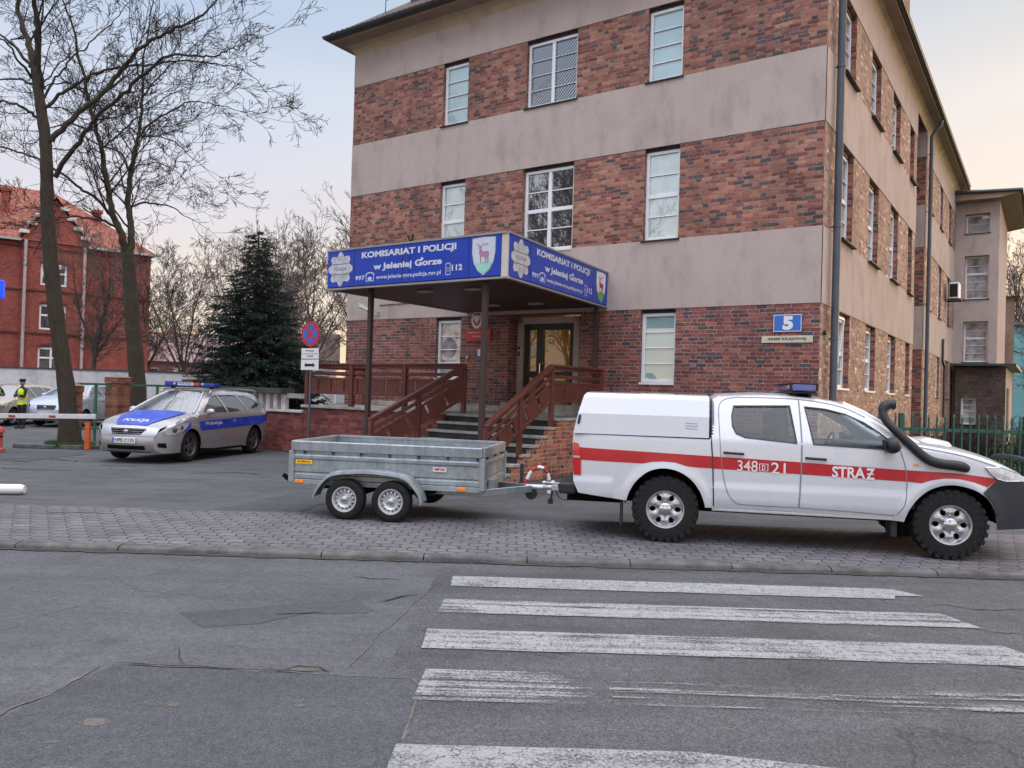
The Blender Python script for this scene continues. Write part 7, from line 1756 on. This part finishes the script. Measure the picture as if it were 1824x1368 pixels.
# ------------------------------------------------------------------ trees
def bark(name, c):
    N = NT(name); v = N.obj(); a = N.mix(1.0, c, N.ramp(N.noise(N.mapping(v, (9, 9, 1.6)), 3, 6, .7), [(.3, .55), (.7, 1.4)]), 'MULTIPLY')
    a = N.mix(N.math('MULTIPLY', N.smooth(N.noise(v, 1.6, 4, .6), .5, .62), .4), a, (.05, .058, .03))
    return N.out(a, .92, N.bump(N.noise(N.mapping(v, (14, 14, 2)), 4, 5, .7), .8, .02), 0, .25)
M_bark = bark('dark_bark', (.052, .040, .031)); M_bark2 = bark('grey_brown_bark', (.075, .058, .045)); M_twig = plain('twig_brown', (.030, .022, .018), .9, 0, .2, 2, .1)
RMIN = .004
TREE1 = [  # root [-10.99  19.75   0.  ]
    ([(0.0,0.0,-0.03),(-0.13,0.0,1.33),(-0.3,0.0,2.3),(-0.47,0.0,3.28),(-0.63,0.0,4.41),(-0.71,0.0,5.11),(-0.78,0.0,5.81),(-0.82,0.0,6.52),(-0.86,0.0,7.22),(-0.92,0.0,7.79),(-1.01,0.0,8.28),(-1.1,0.0,8.77),(-1.18,0.0,9.2),(-1.24,0.0,9.55)], 0.205, 0.105),
    ([(-1.24,0.0,9.55),(-1.48,0.12,10.09),(-1.74,0.24,10.64),(-1.95,0.36,11.19),(-2.11,0.48,11.98),(-2.34,0.6,12.91)], 0.085, 0.03),
    ([(-1.21,0.0,9.48),(-1.11,-0.12,10.0),(-1.08,-0.24,10.5),(-1.1,-0.36,11.0),(-1.11,-0.48,11.64),(-1.04,-0.6,12.4)], 0.085, 0.03),
    ([(-0.75,0.0,7.63),(-0.44,0.11,8.11),(-0.09,0.22,8.54),(0.28,0.33,8.94),(0.64,0.44,9.53),(0.96,0.55,10.08),(1.34,0.65,10.51),(1.83,0.76,10.85),(2.27,0.87,11.14),(2.62,0.98,11.49),(2.82,1.09,11.8),(3.02,1.2,12.22)], 0.075, 0.018),
    ([(-0.62,0.0,6.72),(-0.19,-0.12,7.32),(0.24,-0.25,7.81),(0.62,-0.38,8.21),(1.14,-0.5,8.56),(1.66,-0.62,8.99),(2.07,-0.75,9.28),(2.49,-0.88,9.49),(3.09,-1.0,9.49),(3.64,-1.12,9.41),(4.0,-1.25,9.51),(4.4,-1.38,9.61),(4.97,-1.5,9.77)], 0.062, 0.008),
    ([(-0.92,0.0,8.49),(-0.64,0.07,8.81),(-0.26,0.15,9.14),(0.08,0.22,9.4),(0.47,0.29,9.59),(0.97,0.36,9.73),(1.61,0.44,9.83),(2.27,0.51,9.96),(2.93,0.58,9.93),(3.54,0.65,9.91),(4.02,0.73,9.7),(4.31,0.8,9.34)], 0.045, 0.006),
    ([(-1.0,0.0,8.68),(-0.93,0.21,9.15),(-0.83,0.43,9.58),(-0.57,0.64,10.08),(-0.35,0.86,10.53),(-0.03,1.07,10.99),(0.25,1.29,11.56),(0.43,1.5,12.09)], 0.032, 0.008),
    ([(-1.06,0.0,8.15),(-1.27,-0.12,8.34),(-1.48,-0.25,8.43),(-1.83,-0.38,8.47),(-2.31,-0.5,8.45)], 0.045, 0.015),
    ([(-1.28,0.0,9.06),(-1.72,0.23,9.24),(-2.41,0.47,9.33),(-3.06,0.7,9.48)], 0.035, 0.01),
    ([(-1.29,0.0,9.2),(-1.38,-0.33,9.44),(-1.5,-0.67,9.72),(-1.66,-1.0,9.89)], 0.04, 0.012),
    ([(-1.35,0.0,9.49),(-1.76,0.1,9.95),(-2.28,0.2,10.37),(-2.74,0.3,10.7)], 0.045, 0.015),
    ([(-1.0,0.0,9.11),(-0.89,0.36,9.65),(-0.77,0.72,10.2),(-1.24,1.08,10.75),(-1.67,1.44,11.32),(-2.12,1.8,12.06)], 0.02, 0.008),
    ([(-0.92,0.0,8.49),(-0.56,0.2,8.52),(-0.23,0.4,8.36),(0.11,0.6,8.34),(0.41,0.8,8.27),(0.77,1.0,7.89)], 0.02, 0.005),
    ([(-0.69,0.0,7.44),(-0.03,-0.32,7.31),(0.62,-0.65,7.13),(1.17,-0.98,6.87),(1.57,-1.3,6.65)], 0.018, 0.005),
    ([(-0.98,0.0,8.92),(-0.97,-0.3,9.47),(-0.74,-0.6,10.05),(-0.7,-0.9,10.47),(-0.62,-1.2,10.87)], 0.05, 0.02),
]
TREE2 = [  # root [-13.59  30.     0.  ]
    ([(0.0,0.0,0.15),(-0.02,0.0,1.26),(-0.13,0.0,2.53),(-0.27,0.0,3.6),(-0.37,0.0,4.66),(-0.47,0.0,5.52),(-0.53,0.0,6.2),(-0.57,0.0,6.54)], 0.33, 0.21),
    ([(-0.65,0.0,6.54),(-0.72,-0.11,6.98),(-0.88,-0.23,7.49),(-1.03,-0.34,7.89),(-1.12,-0.46,8.6),(-1.22,-0.57,9.2),(-1.28,-0.69,9.79),(-1.31,-0.8,10.34),(-1.46,-0.91,10.87),(-1.59,-1.03,11.55),(-1.72,-1.14,12.13),(-1.81,-1.26,12.91),(-1.98,-1.37,13.57),(-2.11,-1.49,14.44),(-2.49,-1.6,15.4)], 0.14, 0.03),
    ([(-0.53,0.0,6.54),(-0.52,0.13,7.15),(-0.67,0.27,7.82),(-0.83,0.4,8.6),(-0.87,0.53,9.29),(-0.87,0.67,9.98),(-0.79,0.8,10.79),(-0.76,0.93,11.39),(-0.78,1.07,12.33),(-0.81,1.2,13.27),(-0.89,1.33,14.44),(-0.81,1.47,15.63),(-0.69,1.6,17.06)], 0.135, 0.02),
    ([(-1.26,0.0,7.96),(-1.68,-0.3,8.51),(-2.17,-0.6,8.84),(-2.65,-0.9,9.27),(-3.22,-1.2,9.62),(-3.77,-1.5,9.79),(-4.4,-1.8,9.94),(-4.81,-2.1,9.95),(-5.4,-2.4,9.96)], 0.06, 0.02),
    ([(-1.2,0.0,7.59),(-1.33,-0.53,7.66),(-1.68,-1.07,7.64),(-2.0,-1.6,7.51),(-2.5,-2.13,7.24),(-2.96,-2.67,6.97),(-3.41,-3.2,6.92)], 0.05, 0.01),
    ([(-0.32,0.0,10.99),(-0.12,0.23,11.44),(0.2,0.46,11.92),(0.64,0.69,12.3),(1.19,0.91,12.71),(1.88,1.14,12.77),(2.7,1.37,12.65),(3.3,1.6,12.64)], 0.05, 0.008),
    ([(-0.5,0.0,8.34),(-0.34,0.48,8.59),(-0.12,0.96,8.69),(0.34,1.44,8.67),(0.72,1.92,8.45),(1.23,2.4,8.18)], 0.05, 0.01),
    ([(-0.61,0.0,8.94),(-1.3,0.6,9.29),(-1.99,1.2,9.43),(-3.0,1.8,9.22),(-3.99,2.4,8.88)], 0.035, 0.01),
    ([(-0.78,0.0,8.83),(-1.27,0.6,9.73),(-1.84,1.2,10.33),(-2.28,1.8,11.17),(-2.83,2.4,11.93)], 0.035, 0.01),
    ([(-0.42,0.0,10.66),(-0.91,0.8,11.23),(-1.64,1.6,11.92),(-2.28,2.4,12.76),(-2.88,3.2,13.5)], 0.03, 0.01),
    ([(-0.32,0.0,11.03),(0.6,-0.4,10.93),(1.41,-0.8,10.57),(2.21,-1.2,9.95),(2.89,-1.6,9.45)], 0.035, 0.008),
    ([(-0.6,0.0,9.8),(-0.71,0.0,9.8),(-0.94,0.0,10.33),(-1.37,0.0,10.53),(-1.7,0.0,10.58)], 0.05, 0.03),
    ([(-1.65,0.0,10.58),(-1.41,0.48,11.11),(-1.12,0.96,11.83),(-0.69,1.44,12.57),(-0.02,1.92,13.34),(0.69,2.4,14.01)], 0.045, 0.01),
    ([(-0.27,0.0,12.5),(0.32,-0.4,12.9),(1.11,-0.8,13.39),(1.87,-1.2,13.77),(2.82,-1.6,14.33)], 0.035, 0.01),
    ([(-0.56,0.0,9.8),(-0.11,0.8,10.26),(0.22,1.6,10.28),(0.36,2.4,10.17),(0.41,3.2,9.79)], 0.025, 0.008),
    ([(-0.26,0.0,3.17),(-0.2,0.8,3.49),(-0.01,1.6,3.96),(0.21,2.4,4.49)], 0.05, 0.015),
    ([(-1.93,0.0,11.16),(-2.37,-0.4,11.22),(-2.78,-0.8,11.14),(-3.36,-1.2,10.71),(-3.94,-1.6,10.62)], 0.045, 0.01),
    ([(-2.32,0.0,12.54),(-3.29,0.4,13.1),(-4.17,0.8,13.23),(-5.17,1.2,13.02),(-6.43,1.6,13.25)], 0.04, 0.01),
]

def smooth_path(P, n=3): return [Vector(p) for p in spline(P, n)]
def twig(mb, p, d, r, L, lvl, rng, bend=.18, up=.06, cnt=(6, 5, 4), ratio=.48):
    """one branch with its side branches; d unit vector"""
    n = max(3, int(L / (.22 if lvl > 1 else .32))) if lvl else 3; n = min(n, 9); pts = [p.copy()]; rad = [r]; seg = L / n; dirs = []
    for i in range(n):
        d = (d + Vector((rng.gauss(0, bend), rng.gauss(0, bend), rng.gauss(0, bend) + up))).normalized(); dirs.append(d); p = p + d * seg; pts.append(p.copy()); rad.append(max(RMIN, r * (1 - .8 * (i + 1) / n)))
    mb.tube(pts, rad, 5 if r > .02 else (4 if r > .009 else 3), cap=False)
    if lvl <= 0: return
    k = cnt[min(lvl, len(cnt)) - 1] if lvl <= len(cnt) else 6
    for j in range(k):
        t = .22 + .76 * (j + rng.random()) / k; i = min(int(t * n), n - 1); f = t * n - i; q = pts[i].lerp(pts[i + 1], min(f, 1)); dd = dirs[i]
        ax = dd.cross(Vector((rng.gauss(0, 1), rng.gauss(0, 1), rng.gauss(0, 1)))).normalized(); nd = (Matrix.Rotation(rng.uniform(.38, .85), 3, ax) @ dd)
        twig(mb, q, nd, max(RMIN * 1.15, rad[i] * .62), L * ratio * rng.uniform(.7, 1.25) * (1.1 - .4 * t), lvl - 1, rng, bend * 1.15, up, cnt, ratio)
def traced_tree(name, label, root, limbs, seed, dens, group=None, mat=M_bark, L0=2.2):
    rng = random.Random(seed); t = empty(name, root, 0, label, 'tree', group)
    mb = MB(); tw = MB()
    for li, (P, r0, r1) in enumerate(limbs):
        pp = smooth_path(P, 4); n = len(pp); rad = [r0 + (r1 - r0) * i / (n - 1) for i in range(n)]
        if li == 0:
            rad = [r * (1 + .45 * max(0, 1 - i / 5) ** 2) * (1 + .05 * sin(i * 1.7)) for i, r in enumerate(rad)]
        else:
            pp = [p + Vector((rng.gauss(0, 1), rng.gauss(0, 1), rng.gauss(0, 1))) * .02 if 0 < i < n - 1 else p for i, p in enumerate(pp)]
        mb.tube(pp, rad, 14 if r0 > .15 else (9 if r0 > .04 else 6))
        if li == 0: continue
        ln = sum((pp[i + 1] - pp[i]).length for i in range(n - 1)); k = int(ln * dens)
        for j in range(k):
            s_ = .12 + .88 * (j + rng.random()) / k; i = min(int(s_ * (n - 1)), n - 2); q = pp[i].lerp(pp[i + 1], s_ * (n - 1) - i); d = (pp[i + 1] - pp[i]).normalized()
            ax = d.cross(Vector((rng.gauss(0, 1), rng.gauss(0, 1), rng.gauss(0, 1)))).normalized(); nd = Matrix.Rotation(rng.uniform(.45, 1.0), 3, ax) @ d; nd.z += .15; nd.normalize()
            twig(tw, q, nd, max(.009, rad[i] * .36), L0 * rng.uniform(.45, 1.15) * (1.1 - .35 * s_), 3 if rng.random() < .6 else 2, rng, .095, .045, (4, 4, 4), .52)
        d = (pp[-1] - pp[-2]).normalized(); twig(tw, pp[-1], d, rad[-1], L0 * .7, 3, rng, .10, .03, (4, 4, 4), .5)
    mb.build('trunk', mat, t, smooth=60, recalc=False); tw.build('crown', M_twig, t, smooth=60, recalc=False)
    return t
RMIN = .0050
t1 = traced_tree('leaning_street_tree', 'bare leafless tree with a leaning trunk beside the barrier, nearest of the trees', (-10.99, 19.75, 0), TREE1, 11, 2.0)
RMIN = .0075
t2 = traced_tree('forked_street_tree', 'thick bare tree forking into two stems behind the police car', (-14.19, 30.0, 0), TREE2, 12, 1.8, L0=2.9)
def free_tree(name, seed, H, r, fork=.35, spread=.5, lv=4, cnt=(4, 4, 5, 6)):
    rng = random.Random(seed); mb = MB(); tw = MB(); p = Vector((0, 0, 0)); P = [p.copy()]; n = 6
    for i in range(n): p = p + Vector((rng.gauss(0, .03 * H / n * 2), rng.gauss(0, .03 * H / n * 2), H * fork / n)); P.append(p.copy())
    mb.tube(P, [r * (1.25 - .6 * i / n) for i in range(n + 1)], 9)
    k = 5
    for j in range(k):
        a = 2 * pi * j / k + rng.uniform(-.4, .4); tilt = rng.uniform(.15, spread) if j else .05; d = Vector((sin(tilt) * cos(a), sin(tilt) * sin(a), cos(tilt)))
        L = H * (1 - fork) * rng.uniform(.75, 1.05); nn = 7; q = P[-1 - (j % 2)].copy(); Q = [q.copy()]; R = [r * .5]
        for i in range(nn): d = (d + Vector((rng.gauss(0, .10), rng.gauss(0, .10), .08))).normalized(); q = q + d * L / nn; Q.append(q.copy()); R.append(r * .5 * (1 - .85 * (i + 1) / nn))
        mb.tube(Q, R, 6)
        for i in range(1, nn + 1):
            for c in range(3):
                dd = (Q[i] - Q[i - 1]).normalized(); ax = dd.cross(Vector((rng.gauss(0, 1), rng.gauss(0, 1), rng.gauss(0, 1)))).normalized()
                twig(tw, Q[i].lerp(Q[i - 1], rng.random()), Matrix.Rotation(rng.uniform(.4, 1.1), 3, ax) @ dd, max(.018, R[i] * .5), L * .34 * rng.uniform(.6, 1.2), 3, rng, .10, .05, (3, 3, 4), .52)
    return mb, tw
GRP = 'bare trees in the distance'
protos = []; RMIN = .011; M_twig_far = plain('far_twig_hazed', (.10, .082, .075), .9, 0, .2, 1, .1)  # far twigs paler: distance haze put into their colour
for k, (H, r, f, sp) in enumerate(((13, .20, .28, .55), (11, .17, .22, .7), (15, .22, .32, .45))):
    mb, tw = free_tree('bare_tree', 50 + k, H, r, f, sp); me_t = mb.build('trunk', M_bark2, None, smooth=60, recalc=False); me_c = tw.build('crown', M_twig_far, None, smooth=60, recalc=False); protos.append((me_t, me_c))
SP_ = [(-25.2, 47, 0, .82, 'bare tree right behind the forked tree, over the white wall'), (-21.6, 51, 1, .95, 'bare tree with low branches left of the spruce, over the white wall'), (-19.3, 62, 2, .92, 'tall bare tree rising behind the tip of the spruce'),
       (-16.1, 60, 0, 1.02, 'bare tree just right of the spruce tip'), (-13.4, 52, 1, 1.0, 'bare tree behind the no stopping sign'), (-12.6, 66, 2, 1.0, 'bare tree rising beside the left edge of the brick building'), (-30.5, 66, 1, 1.0, 'bare tree in front of the pink house'),
       (-38, 60, 0, 1.0, 'bare tree at the left, behind the red building gable'), (-33, 44, 2, .75, 'bare tree at the far left beside the red building'), (-27.5, 80, 2, 1.0, 'furthest bare tree between red building and spruce'), (-22.5, 75, 0, .95, 'distant bare tree half hidden by the spruce'),
       (45.5, 72, 0, 1.25, 'bare tree at the right edge over the turquoise block'), (42.5, 62, 1, .9, 'low bare tree at the right edge beside the annex'), (52, 80, 2, 1.15, 'taller bare tree cut off by the right edge')]
used_p = set()
for (x, y, k, s_, lb_) in SP_:
    t = empty('bare_tree', (x, y, 0), (x * 7.3) % 6.28, lb_, 'tree', GRP); t.scale = (s_, s_, s_ * 1.0)
    for o in protos[k]:
        if k in used_p: o = o.copy(); col.objects.link(o)
        o.parent = t
    used_p.add(k)
# trees across the street, behind the camera: the windows mirror them
for (x, y, k, s_) in ((-15.5, 10.8, 0, .95), (-20, 7.5, 2, .95), (-26, 9.5, 1, 1.1), (-27, 3, 2, 1.0), (4, -14, 0, 1.1), (-9, -13, 2, 1.0)):
    t = empty('bare_tree', (x, y, 0), x, 'bare tree beyond the left of the view, mirrored in the windows of the brick building', 'tree', 'bare trees mirrored in the windows'); t.scale = (s_,) * 3
    for o in protos[k]: o = o.copy(); col.objects.link(o); o.parent = t
# ---- spruce
def needle_mat():
    N = NT('blue_spruce_needles'); v = N.obj(); g = N.n('ShaderNodeNewGeometry')
    a = N.ramp(N.noise(v, 2.3, 4, .6), [(.3, (.012, .022, .017)), (.5, (.026, .044, .034)), (.72, (.055, .078, .062))])
    return N.out(a, .8, None, 0, .25)
M_needle = needle_mat()
def spruce(name, loc, H, R, seed, label):
    rng = random.Random(seed); t = empty(name, loc, 0, label, 'tree'); mb = MB(); mb.tube([(0, 0, 0), (0, 0, H * .6), (0, 0, H)], [.14, .07, .012], 8)
    fo = MB(); NB = 520
    for bi in range(NB):
        z = .25 + (H - .35) * (1 - (1 - (bi + rng.random()) / NB) ** .62); f = 1 - z / H
        L = (R * (f ** .80) + .05) * rng.uniform(.62, 1.12); a = bi * 2.39996 + rng.uniform(-.5, .5); segs = 6; tip = rng.uniform(.0, .35)
        P = []
        for s_ in range(segs + 1):
            u = s_ / segs; P.append(Vector((cos(a) * L * u, sin(a) * L * u, z - .34 * L * u * (.5 + .8 * f) + tip * L * u ** 3)))
        mb.tube(P, [.016 * (1 - .8 * s_ / segs) + .003 for s_ in range(segs + 1)], 3, cap=False)
        side = Vector((-sin(a), cos(a), 0)); m_ = max(3, int(L * 5.5))
        for q in range(m_ + 1):
            u = .30 + .70 * q / m_; i = min(int(u * segs), segs - 1); b = P[i].lerp(P[i + 1], u * segs - i)
            for sg in ((-1, 1) if q < m_ else (0,)):
                l = (.10 + .26 * L * (1 - u) ** .6 * (.4 + u)) * rng.uniform(.6, 1.3) if sg else .20
                dr = (Vector((cos(a), sin(a), 0)) * (.9 if sg else 1.4) + side * sg * rng.uniform(.6, 1.1) + Vector((0, 0, rng.uniform(-.75, .05)))).normalized()
                ns = max(3, int(l / .045))
                for k in range(ns):
                    c = b + dr * l * (k + .3) / ns
                    for w_ in range(4):
                        v1 = Vector((rng.gauss(0, 1), rng.gauss(0, 1), rng.gauss(0, .9) + .25)).normalized(); v1 = (v1 + dr * .6).normalized() * rng.uniform(.05, .10); v2 = v1.cross(Vector((rng.gauss(0, 1), rng.gauss(0, 1), rng.gauss(0, 1)))).normalized() * .017
                        fo.F((fo.P(c - v2), fo.P(c + v2), fo.P(c + v1)))
    mb.build('trunk', M_bark, t, recalc=False); fo.build('crown', M_needle, t, recalc=False)
spruce('blue_spruce', (-8.50, 26.0, 0), 6.95, 2.75, 3, 'dense dark blue green spruce between the yard and the brick building')
RMIN = .004
# low dark shrubs behind the picket fence
def shrub(name, loc, w, h, seed, label, n=60):
    rng = random.Random(seed); t = empty(name, loc, 0, label, 'shrub', 'leafless shrubs behind the picket fence'); mb = MB()
    for k in range(n):
        a = rng.uniform(0, 2 * pi); q = w * .35 * sqrt(rng.random()); tl = rng.uniform(.05, .5)
        twig(mb, Vector((q * cos(a), q * sin(a), 0)), Vector((sin(tl) * cos(a), sin(tl) * sin(a), cos(tl))), .010, h * rng.uniform(.6, 1), 2, rng, .14, .05, (5, 5), .45)
    mb.build('stems', M_twig, t, recalc=False)
for k, x in enumerate((8.4, 9.8, 11.3, 12.9, 14.6, 16.4)):
    shrub('bare_shrub', (x, 16.6 + .5 * (k % 2), 0), 1.6, 1.0 + .15 * (k % 3), 70 + k, '%s leafless shrub from the left behind the picket fence' % ('first', 'second', 'third', 'fourth', 'fifth', 'sixth')[k], 70)
bpy.context.view_layer.update()
